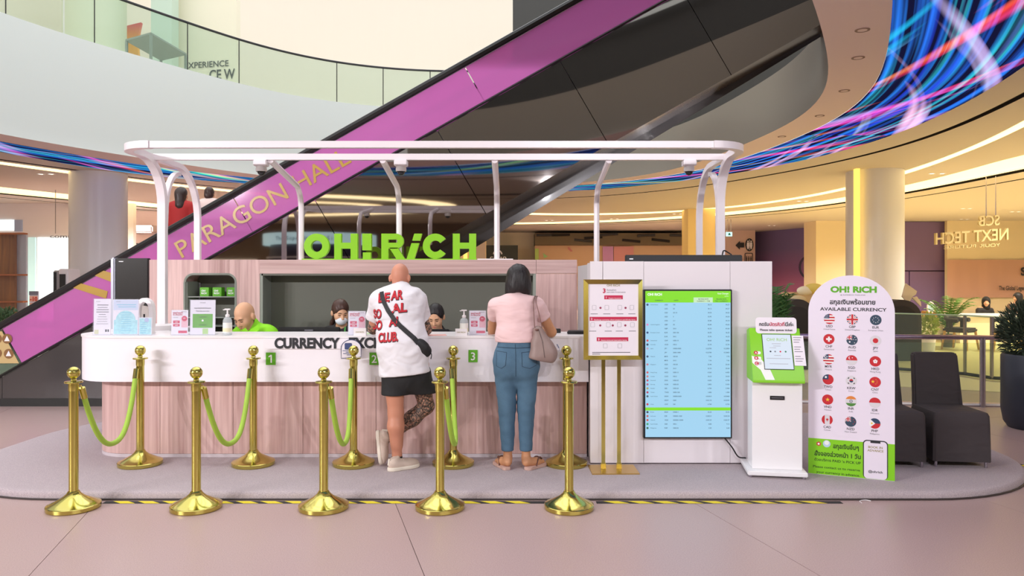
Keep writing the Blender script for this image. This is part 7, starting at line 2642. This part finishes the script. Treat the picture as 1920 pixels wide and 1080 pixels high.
# crossbody bag: strap laid over the shirt, pouch at his right hip
bag = thing('crossbody_bag', 'black crossbody pouch with wide strap over the white T-shirt', 'bag', (-0.69, 6.05, 1.02))
BAGM = mat('black_nylon', '#1f1e21', 0.6)
g = G()
path = [(713, 547), (715, 556), (720, 568), (728, 582), (740, 598), (752, 610), (766, 622), (779, 633), (787, 643)]
lv = []
for i, (u, v_) in enumerate(path):
    x, z = px(u, 6.02), pz(v_, 6.02)
    a = path[max(0, i - 1)]
    b = path[min(len(path) - 1, i + 1)]
    tx_, tz_ = px(b[0], 6) - px(a[0], 6), pz(b[1], 6) - pz(a[1], 6)
    L_ = math.hypot(tx_, tz_)
    nx_, nz_ = -tz_ / L_, tx_ / L_
    for s in (-1, 1):
        xx, zz = x + s * nx_ * 0.018, z + s * nz_ * 0.018
        y = on_back(TB, xx, zz, 0.007) or (lv[-1][1] if lv else 6.1)
        lv.append((xx, y, zz))
n_ = len(path)
g.add(lv, [(2 * i, 2 * i + 1, 2 * i + 3, 2 * i + 2) for i in range(n_ - 1)])
g.add([(p[0], p[1] + 0.003, p[2]) for p in lv], [(2 * i + 2, 2 * i + 3, 2 * i + 1, 2 * i) for i in range(n_ - 1)])
g.build('strap', BAGM, bag, world=True, fix=False)
S = SDF((-0.9, 5.85, 0.93), (-0.55, 6.25, 1.2), 0.006)
S.cap((-0.745, 6.0, 1.08), (-0.71, 6.03, 1.03), 0.05, 0.055, 0.02, (1, 0.7, 1))
S.cap((-0.76, 5.98, 1.1), (-0.72, 6.0, 1.06), 0.035, 0.045, 0.02, (1, 0.7, 1))
S.build('pouch', BAGM, bag)
G().tube(bez([(-0.668, 6.03, 1.03), (-0.655, 6.02, 1.0), (-0.66, 6.02, 0.965)]), 0.004, 5).build('zip_cord', BAGM, bag, world=True, smooth=True)

# ---- woman customer in the pink top
wom = thing('person', 'woman customer with black bob, pale pink top and blue jeans at the counter', 'person', (0.03, 6.08, PT))
PINKT = mat('pale_pink_knit', '#e8c4c4', 0.85, bump=0.6, bscale=1, bdist=0.03, bstretch=(6, 6, 16))
DENIM = speckle('blue_denim', '#5f8099', '#547389', 420, 0.85, c3='#b4c2cc', bigscale=7)
HAIRB = mat('black_hair', '#1a1315', 0.5, bump=0.5, bscale=1, bdist=0.01, bstretch=(90, 90, 5))
cx = 0.035
hL, hR = (-0.055, 6.09, 0.93), (0.125, 6.09, 0.93)
kL, kR = (-0.042, 6.08, 0.52), (0.116, 6.08, 0.52)
aL, aR = (-0.035, 6.09, 0.15), (0.115, 6.09, 0.15)
sL, sR = (-0.135, 6.17, 1.40), (0.21, 6.17, 1.40)
eL, eR = (-0.165, 6.36, 1.185), (0.335, 6.30, 1.165)
wL_, wR_ = (-0.06, 6.60, 1.16), (0.2, 6.56, 1.165)
S = SDF((-0.35, 5.88, 0.05), (0.5, 6.85, 1.76), 0.008)
S.cap((cx, 6.08, 0.97), (cx, 6.08, 1.0), 0.115, 0.12, 0.05, (1.2, 0.7, 1))
S.cap((cx, 6.08, 0.98), (cx + 0.003, 6.13, 1.33), 0.135, 0.15, 0.06, (1, 0.68, 1))
S.cap((cx - 0.11, 6.16, 1.41), (cx + 0.12, 6.16, 1.41), 0.052, 0.052, 0.05)
S.cap((cx + 0.005, 6.17, 1.4), (cx + 0.015, 6.2, 1.53), 0.05, 0.046, 0.04)
for h_, kn, an_ in ((hL, kL, aL), (hR, kR, aR)):
    S.cap(h_, kn, 0.078, 0.05, 0.008)
    S.cap(kn, an_, 0.05, 0.034, 0.008)
for a, b, c_ in ((sL, eL, wL_), (sR, eR, wR_)):
    S.cap(a, b, 0.05, 0.042, 0.03)
    S.cap(b, c_, 0.042, 0.026, 0.02)
hand(S, wL_, np.array(wL_) + (0.11, 0.1, -0.01), (0, 0, 1), (0.67, -0.74, 0), 0.92)
hand(S, wR_, np.array(wR_) + (-0.12, 0.09, 0.02), (0, 0, 1), (-0.6, -0.8, 0), 0.92)
for a, toe in ((aL, (-0.12, 6.2, PT + 0.035)), (aR, (0.25, 6.17, PT + 0.035))):
    heel = np.array((a[0], a[1] - 0.035, PT + 0.055))
    S.cap(np.array(a), heel + (0, 0.02, 0.02), 0.034, 0.036, 0.02)
    S.cap(heel, heel + (np.array(toe) - heel) * 0.6, 0.032, 0.034, 0.02)
    S.cap(heel + (np.array(toe) - heel) * 0.5, np.array(toe), 0.036, 0.024, 0.03, (1, 1, 0.8))
Mw = frame((0.12, 1.0, -0.38))
Lw = head(S, (cx + 0.02, 6.225, 1.595), Mw, 0.9)
S.build('body', SKIN2, wom)
face_parts(wom, Lw, '#2a201c', '#b06060', k=0.9)
S = SDF((-0.33, 5.88, 0.95), (0.45, 6.42, 1.56), 0.008)
S.cap((cx, 6.075, 0.98), (cx + 0.002, 6.09, 1.1), 0.168, 0.158, 0.04, (1, 0.72, 1))
S.cap((cx + 0.002, 6.09, 1.1), (cx + 0.003, 6.125, 1.33), 0.158, 0.172, 0.06, (1, 0.7, 1))
S.cap((cx - 0.11, 6.155, 1.4), (cx + 0.12, 6.155, 1.4), 0.068, 0.068, 0.05)
S.cap((cx + 0.004, 6.165, 1.42), (cx + 0.01, 6.18, 1.47), 0.068, 0.058, 0.04)
for a, b in ((sL, eL), (sR, eR)):
    a, b = np.array(a), np.array(b)
    S.cap(a, a + (b - a) * 0.6, 0.066, 0.06, 0.03)
S.wrinkle(0.0032, 34, 2.2, (0.5, 1, 1.4))
S.ell((cx + 0.013, 6.2, 1.5), (0.056, 0.06, 0.035), None, 0.006, 's')
S.half((cx, 6.08, 1.1), (0, 0, -1), 0.006)
d1, d2 = np.array(eL) - np.array(sL), np.array(eR) - np.array(sR)
cut_cap(S, np.array(sL) + d1 * 0.46, d1, 0.1)
cut_cap(S, np.array(sR) + d2 * 0.42, d2, 0.1)
top_ = S.build('pink_top', PINKT, wom)
S = SDF((-0.25, 5.85, 0.12), (0.33, 6.4, 1.12), 0.008)
S.cap((cx, 6.08, 0.97), (cx, 6.085, 1.15), 0.168, 0.15, 0.04, (1, 0.72, 1))
for s in (-1, 1):
    S.ell((cx + s * 0.086, 6.055, 0.905), (0.1, 0.092, 0.15), None, 0.06)
S.cap((cx - 0.05, 6.085, 0.88), (cx + 0.05, 6.085, 0.88), 0.085, 0.085, 0.03)
S.cap((cx, 6.08, 0.86), (cx, 6.08, 0.76), 0.075, 0.05, 0.03)
for h_, kn, an_, s in ((hL, kL, aL, -1), (hR, kR, aR, 1)):
    h_, kn, an_ = np.array(h_), np.array(kn), np.array(an_)
    S.cap(h_ + (0, 0, -0.03), kn + (0, 0, 0.02), 0.097, 0.071, 0.014)
    S.cap(kn + (0, 0, 0.02), an_ + (0, 0, 0.03), 0.071, 0.05, 0.012)
S.wrinkle(0.0024, 42, 0.7, (0.6, 1, 1.5))
S.half((cx, 6.08, 0.205), (0, 0, -1), 0.004)
S.half((cx, 6.08, 1.125), (0, 0, 1), 0.004)
jeans = S.build('jeans', DENIM, wom)
JB = bvh(jeans)
STCH = mat('denim_stitch', '#33475a', 0.8)


def stitched(tree, pts, parent, m, nm, Y=6.0, r=0.0022, off=0.001, closed=False):
    P = []
    for (u0, v0), (u1, v1) in zip(pts, pts[1:] + ([pts[0]] if closed else [])):
        for s in np.linspace(0, 1, 8):
            x, z = px(u0 + (u1 - u0) * s, Y), pz(v0 + (v1 - v0) * s, Y)
            y = on_back(tree, x, z, off)
            if y is not None:
                P.append((x, y, z))
    if len(P) > 2:
        G().tube(P, r, 4).build(nm, m, parent, world=True)


stitched(JB, [(931, 658), (950, 660), (948, 684), (940, 690), (931, 686)], wom, STCH, 'pocket', closed=True)
stitched(JB, [(978, 660), (1005, 658), (1006, 684), (993, 690), (979, 686)], wom, STCH, 'pocket', closed=True)
stitched(JB, [(927, 651), (945, 651.5), (968, 652), (990, 651.5), (1012, 650)], wom, STCH, 'waistband', r=0.003)
stitched(JB, [(966, 645), (967, 665), (967, 685), (967, 705)], wom, STCH, 'seam')
# hair: bob
S = SDF((-0.16, 6.0, 1.38), (0.24, 6.42, 1.78), 0.006)
hc_ = np.array((cx + 0.018, 6.195, 1.63))
S.ell(hc_, (0.102, 0.12, 0.115), None, 0.03)
S.ell(hc_ + (0, -0.02, -0.08), (0.108, 0.1, 0.1), None, 0.04)
S.ell(hc_ + (-0.06, 0.0, -0.13), (0.05, 0.075, 0.07), None, 0.03)
S.ell(hc_ + (0.06, 0.02, -0.13), (0.045, 0.07, 0.075), None, 0.03)
S.wrinkle(0.0016, 90, 1.0, (1.6, 1, 0.12))
S.ell(Lw(0, 0.09, -0.03), (0.062, 0.075, 0.11), Mw, 0.02, 's')
S.ell((cx + 0.015, 6.08, 1.47), (0.05, 0.07, 0.04), None, 0.02, 's')
S.half((cx, 6.2, 1.478), (0.1, 0.15, -1), 0.012)
S.build('hair', HAIRB, wom)
# mask loop at the cheek
G().tube(bez([Lw(0.078, 0.01, -0.03), Lw(0.085, 0.03, -0.06), Lw(0.07, 0.06, -0.085)]), 0.006, 6).build('mask_edge', WHITE, wom, world=True, smooth=True)
# sandals
SAND = mat('rose_beige_sandal', '#cba79b', 0.7)
STRP = mat('brown_sandal_strap', '#6b4438', 0.6)
for a, toe, in ((aL, (-0.125, 6.215)), (aR, (0.262, 6.18))):
    hx, hy = a[0], a[1] - 0.075
    dx, dy = toe[0] - hx, toe[1] - hy
    L_ = math.hypot(dx, dy)
    dx, dy = dx / L_, dy / L_
    out = []
    for s, w_ in ((0, 0.022), (0.02, 0.036), (0.1, 0.034), (0.17, 0.042), (0.22, 0.04), (0.26, 0.02)):
        out.append((s, w_))
    pts = [(hx + dx * s + dy * w_, hy + dy * s - dx * w_) for s, w_ in out] + [(hx + dx * s - dy * w_, hy + dy * s + dx * w_) for s, w_ in out[::-1]]
    sd = G().prism(pts, PT, PT + 0.026).build('sandal', SAND, wom, world=True, bev=0.004)
    ps_ = [(hx + dx * 0.09 + dy * 0.036, hy + dy * 0.09 - dx * 0.036, PT + 0.025), (hx + dx * 0.14 + dy * 0.02, hy + dy * 0.14 - dx * 0.02, PT + 0.085), (hx + dx * 0.2, hy + dy * 0.2, PT + 0.06), (hx + dx * 0.14 - dy * 0.02, hy + dy * 0.14 + dx * 0.02, PT + 0.085), (hx + dx * 0.09 - dy * 0.036, hy + dy * 0.09 + dx * 0.036, PT + 0.025)]
    G().tube(bez(ps_, 5), 0.006, 5).build('strap', STRP, sd, world=True, smooth=True)

# shoulder bag
hb = thing('shoulder_bag', 'taupe slouchy shoulder bag hanging at the woman\'s right side', 'bag', (0.28, 6.0, 0.95))
TAUPE = mat('taupe_leather', '#8f7872', 0.5, bump=0.1, bscale=40)
S = SDF((0.08, 5.82, 0.88), (0.5, 6.2, 1.36), 0.007)
for a, b, ra, rb in (((0.205, 5.985, 1.19), (0.2, 5.97, 0.99), 0.03, 0.05), ((0.215, 5.985, 1.2), (0.32, 5.965, 1.03), 0.03, 0.045), ((0.2, 5.97, 0.99), (0.31, 5.965, 0.985), 0.055, 0.05), ((0.21, 5.98, 1.1), (0.27, 5.97, 1.05), 0.045, 0.05)):
    S.cap(a, b, ra, rb, 0.05, (1, 0.9, 1))
S.wrinkle(0.003, 24, 0.4)
S.half((0.25, 5.97, 0.952), (-0.22, 0, -1), 0.01)
bb = S.build('body', TAUPE, hb)
SB = mat('brown_strap', '#6e4a42', 0.5)
G().tube(bez([(0.185, 5.975, 1.2), (0.178, 5.985, 1.32), (0.175, 6.04, 1.42), (0.19, 6.13, 1.468), (0.21, 6.2, 1.44), (0.215, 6.24, 1.36)], 8), 0.01, flatten=(0.018, 0.006), up=(1, 0, 0)).build('strap', SB, hb, world=True)
G().tube(bez([(0.245, 5.985, 1.21), (0.225, 5.99, 1.31), (0.2, 6.05, 1.42), (0.205, 6.13, 1.468), (0.225, 6.2, 1.44)], 8), 0.01, flatten=(0.018, 0.006), up=(1, 0, 0)).build('strap', SB, hb, world=True)
BB = bvh(bb)
stitched(BB, [(1010, 618), (1017, 640), (1020, 662), (1021, 670)], hb, mat('taupe_seam', '#5f4c48', 0.6), 'seam', r=0.003, Y=5.93)
G().lathe([(0.012, 0), (0.016, 0.004), (0.016, 0.012), (0.012, 0.016)], 12, (0.2, 5.95, 1.2)).build('tassel_ring', SB, hb, world=True)
G().tube([(0.36, 5.96, 1.09), (0.375, 5.95, 1.06), (0.38, 5.95, 1.035)], 0.007, 6).build('zip_tag', STEEL, hb, world=True)
# ------------------------------------------------------------------ clerks behind the counter
def clerk(label, x, y, top_z, fwd, shirt, skin, hair=None, brow='#2a201c', lip='#a8605a', lean=0.0, k=0.92, mask=False, lanyard=None, headx=0.0, open_collar=True, mirror=1, drop=0.2):
    """seated figure, upper body above the counter, legs under the desk"""
    t = thing('person', label, 'person', (x, y + 0.1, PT))
    hz = top_z - 0.13 * k                       # head centre
    sz = hz - drop
    S = SDF((x - 0.42, y - 0.55, 0.05), (x + 0.42, y + 0.42, top_z + 0.05), 0.0075)
    S.cap((x, y + 0.17, 0.56), (x, y + 0.13, 0.75), 0.16, 0.145, 0.05, (1, 0.75, 1))
    S.cap((x, y + 0.13, 0.75), (x + lean * 0.4, y + 0.09, sz - 0.1), 0.145, 0.155, 0.06, (1, 0.68, 1))
    S.cap((x + lean * 0.6 - 0.13, y + 0.08, sz - 0.01), (x + lean * 0.6 + 0.13, y + 0.08, sz - 0.01), 0.055, 0.055, 0.06)
    S.cap((x + lean * 0.7, y + 0.07, sz), (x + lean + headx * 0.7, y + 0.04, hz - 0.07), 0.052, 0.05, 0.04)
    for s in (-1, 1):
        sh_ = np.array((x + lean * 0.6 + s * 0.165, y + 0.08, sz - 0.03))
        el_ = np.array((x + s * 0.215, y - 0.01, sz - 0.28))
        wr_ = np.array((x + s * 0.09, y - 0.2, max(0.815, sz - 0.33)))
        S.cap(sh_, el_, 0.05, 0.042, 0.03)
        S.cap(el_, wr_, 0.042, 0.027, 0.02)
        hand(S, wr_, wr_ + np.array((-s * 0.05, -0.12, -0.005)), (0, 0, 1), (-s * 0.9, 0.4, 0), 0.85)
        S.cap((x + s * 0.09, y + 0.15, 0.555), (x + s * 0.11, y - 0.27, 0.55), 0.085, 0.062, 0.04)
        S.cap((x + s * 0.11, y - 0.27, 0.55), (x + s * 0.11, y - 0.2, 0.13), 0.056, 0.036, 0.03)
        S.cap((x + s * 0.11, y - 0.2, 0.1), (x + s * 0.12, y - 0.34, 0.09), 0.036, 0.03, 0.02)
    M = frame(fwd)
    L = head(S, (x + lean + headx, y, hz), M, k)
    S.build('body', skin, t)
    face_parts(t, L, brow, lip, k=k, mouth=not mask)
    # top
    S = SDF((x - 0.42, y - 0.4, 0.5), (x + 0.42, y + 0.42, top_z), 0.0075)
    S.cap((x, y + 0.17, 0.58), (x, y + 0.13, 0.75), 0.178, 0.163, 0.05, (1, 0.78, 1))
    S.cap((x, y + 0.13, 0.75), (x + lean * 0.4, y + 0.09, sz - 0.1), 0.163, 0.175, 0.06, (1, 0.72, 1))
    S.cap((x + lean * 0.6 - 0.13, y + 0.08, sz - 0.01), (x + lean * 0.6 + 0.13, y + 0.08, sz - 0.01), 0.07, 0.07, 0.06)
    S.cap((x + lean * 0.7, y + 0.075, sz), (x + lean * 0.9 + headx * 0.4, y + 0.06, sz + 0.075), 0.075, 0.068, 0.03)
    for s in (-1, 1):
        sh_ = np.array((x + lean * 0.6 + s * 0.165, y + 0.08, sz - 0.03))
        el_ = np.array((x + s * 0.215, y - 0.01, sz - 0.28))
        S.cap(sh_, sh_ + (el_ - sh_) * 0.85, 0.066, 0.058, 0.03)
    S.wrinkle(0.002, 36, x)
    S.ell((x + lean + headx * 0.8, y + 0.02, sz + 0.1), (0.066, 0.085, 0.06), None, 0.008, 's')
    if open_collar:
        S.cap((x + lean, y - 0.06, sz + 0.06), (x + lean * 0.8, y - 0.1, sz - 0.03), 0.04, 0.012, 0.006, op='s')
    S.build('shirt', shirt, t)
    # trousers as a second skin over the legs
    S = SDF((x - 0.35, y - 0.4, 0.1), (x + 0.35, y + 0.4, 0.75), 0.012)
    S.cap((x, y + 0.17, 0.56), (x, y + 0.16, 0.62), 0.182, 0.175, 0.04, (1, 0.8, 1))
    for s in (-1, 1):
        S.cap((x + s * 0.09, y + 0.15, 0.555), (x + s * 0.11, y - 0.27, 0.55), 0.1, 0.075, 0.04)
        S.cap((x + s * 0.11, y - 0.27, 0.55), (x + s * 0.11, y - 0.2, 0.16), 0.07, 0.06, 0.03)
    S.build('trousers', SHORT, t)
    if lanyard:
        for s in (-1, 1):
            G().tube(bez([(x + lean + s * 0.05, y - 0.005, sz + 0.06), (x + lean * 0.6 + s * 0.05, y - 0.07, sz - 0.06), (x + s * 0.02, y - 0.08, sz - 0.2)], 6), 0.01, flatten=(0.016, 0.003), up=(0, -1, 0)).build('lanyard', lanyard, t, world=True)
    st = thing('office_stool', 'black swivel stool under the ' + label.split(' with ')[0].split(' in ')[0], 'stool', (x, y + 0.14, PT), 0, 'stools behind the counter')
    G().lathe([(0.0, 0.36), (0.17, 0.36), (0.19, 0.375), (0.18, 0.395), (0.0, 0.4)], 24, cap=False).build('seat', BLACKM, st, smooth=True)
    G().lathe([(0.025, 0.05), (0.025, 0.36)], 10).build('post', STEEL, st, smooth=True)
    for q in range(5):
        a = 2 * math.pi * q / 5
        G().tube([(0, 0, 0.07), (0.2 * math.cos(a), 0.2 * math.sin(a), 0.025)], [0.022, 0.014], 6).build('foot_arm', BLACK, st)
    return t, L, M, hz, sz


LIMES = mat('lime_polo', '#8fe01a', 0.7)
BLKJ = mat('black_jacket', '#232124', 0.7)
c1, L1, M1, hz1, sz1 = clerk('bald clerk with bowed head in a lime green polo shirt', px(473, 7.2), 7.2, pz(567, 7.15), (-0.42, -1.0, -0.62), LIMES, SKIN3, brow='#5a4334', lip='#a86a5c', lean=0.0, headx=-0.07, k=1.06, drop=0.15)
# polo collar wings
for s in (-1, 1):
    G().add([(px(474, 7.2) - 0.02, 7.13, sz1 + 0.01), (px(474, 7.2) + s * 0.075 - 0.01, 7.17, sz1 + 0.075), (px(474, 7.2) + s * 0.085 - 0.01, 7.15, sz1 + 0.02), (px(474, 7.2) + s * 0.04 - 0.02, 7.1, sz1 - 0.03)], [(0, 1, 2, 3)]).build('collar', LIMES, c1, world=True)

c2, L2, M2, hz2, sz2 = clerk('masked clerk with brown tied hair in a dark jacket', px(638, 7.25), 7.25, pz(564, 7.2), (0.55, -1.0, -0.35), BLKJ, SKIN3, mask=True, headx=0.0, k=0.9, lanyard=mat('green_lanyard', '#4f9a4a', 0.6))
HAIRBR = mat('brown_hair', '#43281f', 0.45, var=0.35, vscale=30)
S = SDF((px(638, 7.25) - 0.3, 7.0, 1.0), (px(638, 7.25) + 0.2, 7.5, 1.45), 0.006)
S.ell(L2(0, -0.015, 0.035), np.array((0.09, 0.108, 0.112)) * 0.92, M2, 0.03)
S.ell(L2(0, -0.07, -0.03), np.array((0.07, 0.05, 0.08)) * 0.92, M2, 0.03)
S.cap(L2(0.0, -0.11, -0.05), L2(0.03, -0.16, -0.17), 0.035, 0.02, 0.03)
S.cap(L2(0.03, -0.16, -0.17), L2(0.06, -0.15, -0.27), 0.022, 0.012, 0.02)
S.wrinkle(0.0014, 90, 2.0, (1.6, 1, 0.2))
S.ell(L2(0, 0.105, -0.04), np.array((0.068, 0.07, 0.1)) * 0.92, M2, 0.02, 's')
S.build('hair', HAIRBR, c2)
S = SDF((px(638, 7.25) - 0.2, 6.98, 1.0), (px(638, 7.25) + 0.25, 7.4, 1.4), 0.005)
S.ell(L2(0, 0.055, -0.062), np.array((0.064, 0.068, 0.056)) * 0.92, M2, 0.01)
S.half(L2(0, 0.045, 0), -M2[1], 0.004)
S.half(L2(0, 0, -0.012), M2[2], 0.006)
S.build('face_mask', mat('white_mask', '#eef0f4', 0.8), c2)
for s in (-1, 1):
    G().tube(bez([L2(s * 0.056, 0.065, -0.03), L2(s * 0.075, 0.03, -0.01), L2(s * 0.084, 0.0, 0.015)], 5), 0.002, 5).build('mask_loop', WHITE, c2, world=True)

c3_, L3, M3, hz3, sz3 = clerk('clerk with black hair tied back, looking down beside the bald customer', px(819, 7.15), 7.15, pz(572, 7.1), (-0.12, -1.0, -0.5), BLKJ, SKIN3, lip='#c0505a', headx=-0.01, k=0.9)
xh = px(819, 7.15)
S = SDF((xh - 0.2, 6.95, 1.05), (xh + 0.2, 7.4, 1.42), 0.006)
S.ell(L3(0, -0.018, 0.036), np.array((0.09, 0.107, 0.11)) * 0.92, M3, 0.03)
S.ell(L3(0, -0.1, 0.02), np.array((0.05, 0.04, 0.05)) * 0.92, M3, 0.02)
S.wrinkle(0.0012, 90, 3.0, (1.6, 1, 0.3))
S.ell(L3(0, 0.105, -0.03), np.array((0.07, 0.075, 0.105)) * 0.92, M3, 0.018, 's')
S.build('hair', HAIRB, c3_)


# ------------------------------------------------------------------ riders on the escalator, seen from behind
def rider(label, x, y, z0, h, shirt, skin, hair, hair_long, trouser):
    t = thing('person', label, 'person', (x, y, z0))
    k = h / 1.65
    S = SDF((x - 0.4, y - 0.35, z0 - 0.02), (x + 0.4, y + 0.4, z0 + h + 0.05), 0.011)
    P_ = lambda a, b, c: (x + a * k, y + b * k, z0 + c * k)
    S.cap(P_(0, 0, 0.9), P_(0, 0, 1.28), 0.145 * k, 0.15 * k, 0.05, (1, 0.7, 1))
    S.cap(P_(-0.13, 0, 1.36), P_(0.13, 0, 1.36), 0.05 * k, 0.05 * k, 0.05)
    S.cap(P_(0, 0, 1.38), P_(0, 0.01, 1.48), 0.048 * k, 0.046 * k, 0.03)
    for s in (-1, 1):
        S.cap(P_(s * 0.085, 0, 0.88), P_(s * 0.085, 0, 0.47), 0.085 * k, 0.056 * k, 0.04)
        S.cap(P_(s * 0.085, 0, 0.47), P_(s * 0.085, 0, 0.09), 0.054 * k, 0.036 * k, 0.03)
        S.cap(P_(s * 0.085, -0.03, 0.04), P_(s * 0.095, 0.13, 0.035), 0.04 * k, 0.034 * k, 0.02)
        S.cap(P_(s * 0.165, 0, 1.34), P_(s * 0.21, 0.0, 1.06), 0.048 * k, 0.04 * k, 0.03)
        S.cap(P_(s * 0.21, 0, 1.06), P_(s * 0.2, 0.12, 0.86), 0.038 * k, 0.026 * k, 0.02)
        hand(S, P_(s * 0.2, 0.12, 0.86), P_(s * 0.19, 0.2, 0.76), (0, 0.6, 0.8), (-s * 1.0, 0, 0), 0.85 * k)
    M = frame((0.1, 1, -0.05))
    L = head(S, P_(0, 0.015, 1.53), M, 0.9 * k)
    S.build('body', skin, t)
    face_parts(t, L, k=0.9 * k)
    S = SDF((x - 0.4, y - 0.35, z0 + 0.7 * k), (x + 0.4, y + 0.4, z0 + 1.5 * k), 0.011)
    S.cap(P_(0, 0, 0.9), P_(0, 0, 1.28), 0.168 * k, 0.172 * k, 0.05, (1, 0.75, 1))
    S.cap(P_(-0.13, 0, 1.36), P_(0.13, 0, 1.36), 0.066 * k, 0.066 * k, 0.05)
    for s in (-1, 1):
        S.cap(P_(s * 0.165, 0, 1.34), P_(s * 0.21, 0.0, 1.06), 0.064 * k, 0.056 * k, 0.03)
        S.cap(P_(s * 0.21, 0, 1.06), P_(s * 0.203, 0.09, 0.91), 0.054 * k, 0.044 * k, 0.02)
    S.half(P_(0, 0, 0.8), (0, 0, -1), 0.006)
    S.build('shirt', shirt, t)
    S = SDF((x - 0.4, y - 0.35, z0), (x + 0.4, y + 0.4, z0 + 1.0 * k), 0.013)
    S.cap(P_(0, 0, 0.86), P_(0, 0, 0.95), 0.165 * k, 0.16 * k, 0.05, (1, 0.75, 1))
    for s in (-1, 1):
        S.cap(P_(s * 0.085, 0, 0.86), P_(s * 0.085, 0, 0.47), 0.1 * k, 0.078 * k, 0.04)
        S.cap(P_(s * 0.085, 0, 0.47), P_(s * 0.085, 0, 0.12), 0.076 * k, 0.065 * k, 0.03)
    S.half(P_(0, 0, 0.08), (0, 0, -1), 0.006)
    S.build('trousers', trouser, t)
    S = SDF((x - 0.25, y - 0.3, z0 + 1.0 * k), (x + 0.25, y + 0.3, z0 + h + 0.06), 0.009)
    S.ell(L(0, -0.02, 0.035), np.array((0.095, 0.112, 0.112)) * 0.92 * k, M, 0.03)
    if hair_long:
        S.cap(L(0, -0.06, -0.02), L(0.02, -0.08, -0.2), 0.085 * k, 0.07 * k, 0.04)
        S.cap(L(0.02, -0.08, -0.2), L(0.05, -0.075, -0.3), 0.06 * k, 0.03 * k, 0.04)
    else:
        S.ell(L(0, -0.05, -0.05), np.array((0.085, 0.06, 0.07)) * k, M, 0.03)
    S.wrinkle(0.002, 70, 1.0, (1.6, 1, 0.2))
    S.ell(L(0, 0.11, -0.03), np.array((0.07, 0.085, 0.11)) * k, M, 0.02, 's')
    S.build('hair', hair, t)


RED_S = mat('red_blouse', '#a8201f', 0.75)
yr = YE + 0.62
xr1 = px(331, yr + 0.0)
stz = lambda x: zl(-6.9 + 0.4 * round((x + 6.9) / 0.4) + 0.2) - 0.16
rider('rider with long dark hair in a red blouse on the escalator', xr1, yr + 0.15, stz(xr1), pz(349, yr) - stz(xr1), RED_S, SKIN3, HAIRBR if False else mat('dark_brown_hair', '#33231e', 0.45), True, BLKJ)
xr2 = px(390, yr + 0.1)
rider('rider with short dark hair in a pale top on the escalator', xr2, yr + 0.15, stz(xr2), pz(349, yr) - stz(xr2), mat('pale_rose_top', '#e6cfc8', 0.8), SKIN3, mat('dark_auburn_hair', '#3d2722', 0.45), False, BLKJ)


# ------------------------------------------------------------------ people at the far service desk
def far_person(label, u, Y, vtop, top, scarf, skin, fwd):
    x = px(u, Y)
    zt = pz(vtop, Y)
    t = thing('person', label, 'person', (x, Y + 0.1, 0.012))
    S = SDF((x - 0.4, Y - 0.4, 0.0), (x + 0.4, Y + 0.45, zt + 0.05), 0.016)
    S.cap((x, Y + 0.1, 0.5), (x, Y + 0.08, zt - 0.42), 0.17, 0.17, 0.05, (1, 0.7, 1))
    S.cap((x - 0.13, Y + 0.06, zt - 0.33), (x + 0.13, Y + 0.06, zt - 0.33), 0.06, 0.06, 0.06)
    S.cap((x, Y + 0.05, zt - 0.33), (x, Y + 0.02, zt - 0.2), 0.055, 0.05, 0.04)
    for s in (-1, 1):
        S.cap((x + s * 0.17, Y + 0.06, zt - 0.35), (x + s * 0.22, Y, zt - 0.58), 0.06, 0.05, 0.04)
        S.cap((x + s * 0.22, Y, zt - 0.58), (x + s * 0.1, Y - 0.18, zt - 0.6), 0.048, 0.032, 0.03)
        S.cap((x + s * 0.09, Y + 0.08, 0.5), (x + s * 0.1, Y + 0.35, 0.5), 0.09, 0.07, 0.04)
        S.cap((x + s * 0.1, Y + 0.35, 0.5), (x + s * 0.1, Y + 0.3, 0.06), 0.06, 0.045, 0.03)
    M = frame(fwd)
    L = head(S, (x, Y, zt - 0.125), M, 0.92)
    S.build('body', [skin, top], t, lambda P: (P[:, 2] < zt - 0.28).astype(int))
    S = SDF((x - 0.25, Y - 0.25, zt - 0.5), (x + 0.25, Y + 0.3, zt + 0.05), 0.012)
    S.ell(L(0, -0.012, 0.03), (0.1, 0.115, 0.115), M, 0.03)
    S.cap(L(0, -0.02, -0.05), L(0, -0.02, -0.16), 0.09, 0.1, 0.05)
    S.ell(L(0, 0.11, -0.03), (0.055, 0.08, 0.08), M, 0.02, 's')
    S.build('head_covering', scarf, t)


BLKS = mat('black_scarf', '#1d1b1c', 0.8)
far_person('seated person in black headscarf and black coat at the cream desk', 1849, 19.4, 557, BLKJ, BLKS, SKIN3, (-0.5, -1, -0.2))
far_person('person in brown coat with dark hair beyond the right shrub', 1908, 19.5, 549, mat('brown_coat', '#6a4f3c', 0.8), HAIRB, SKIN3, (-1, 0.1, -0.1))
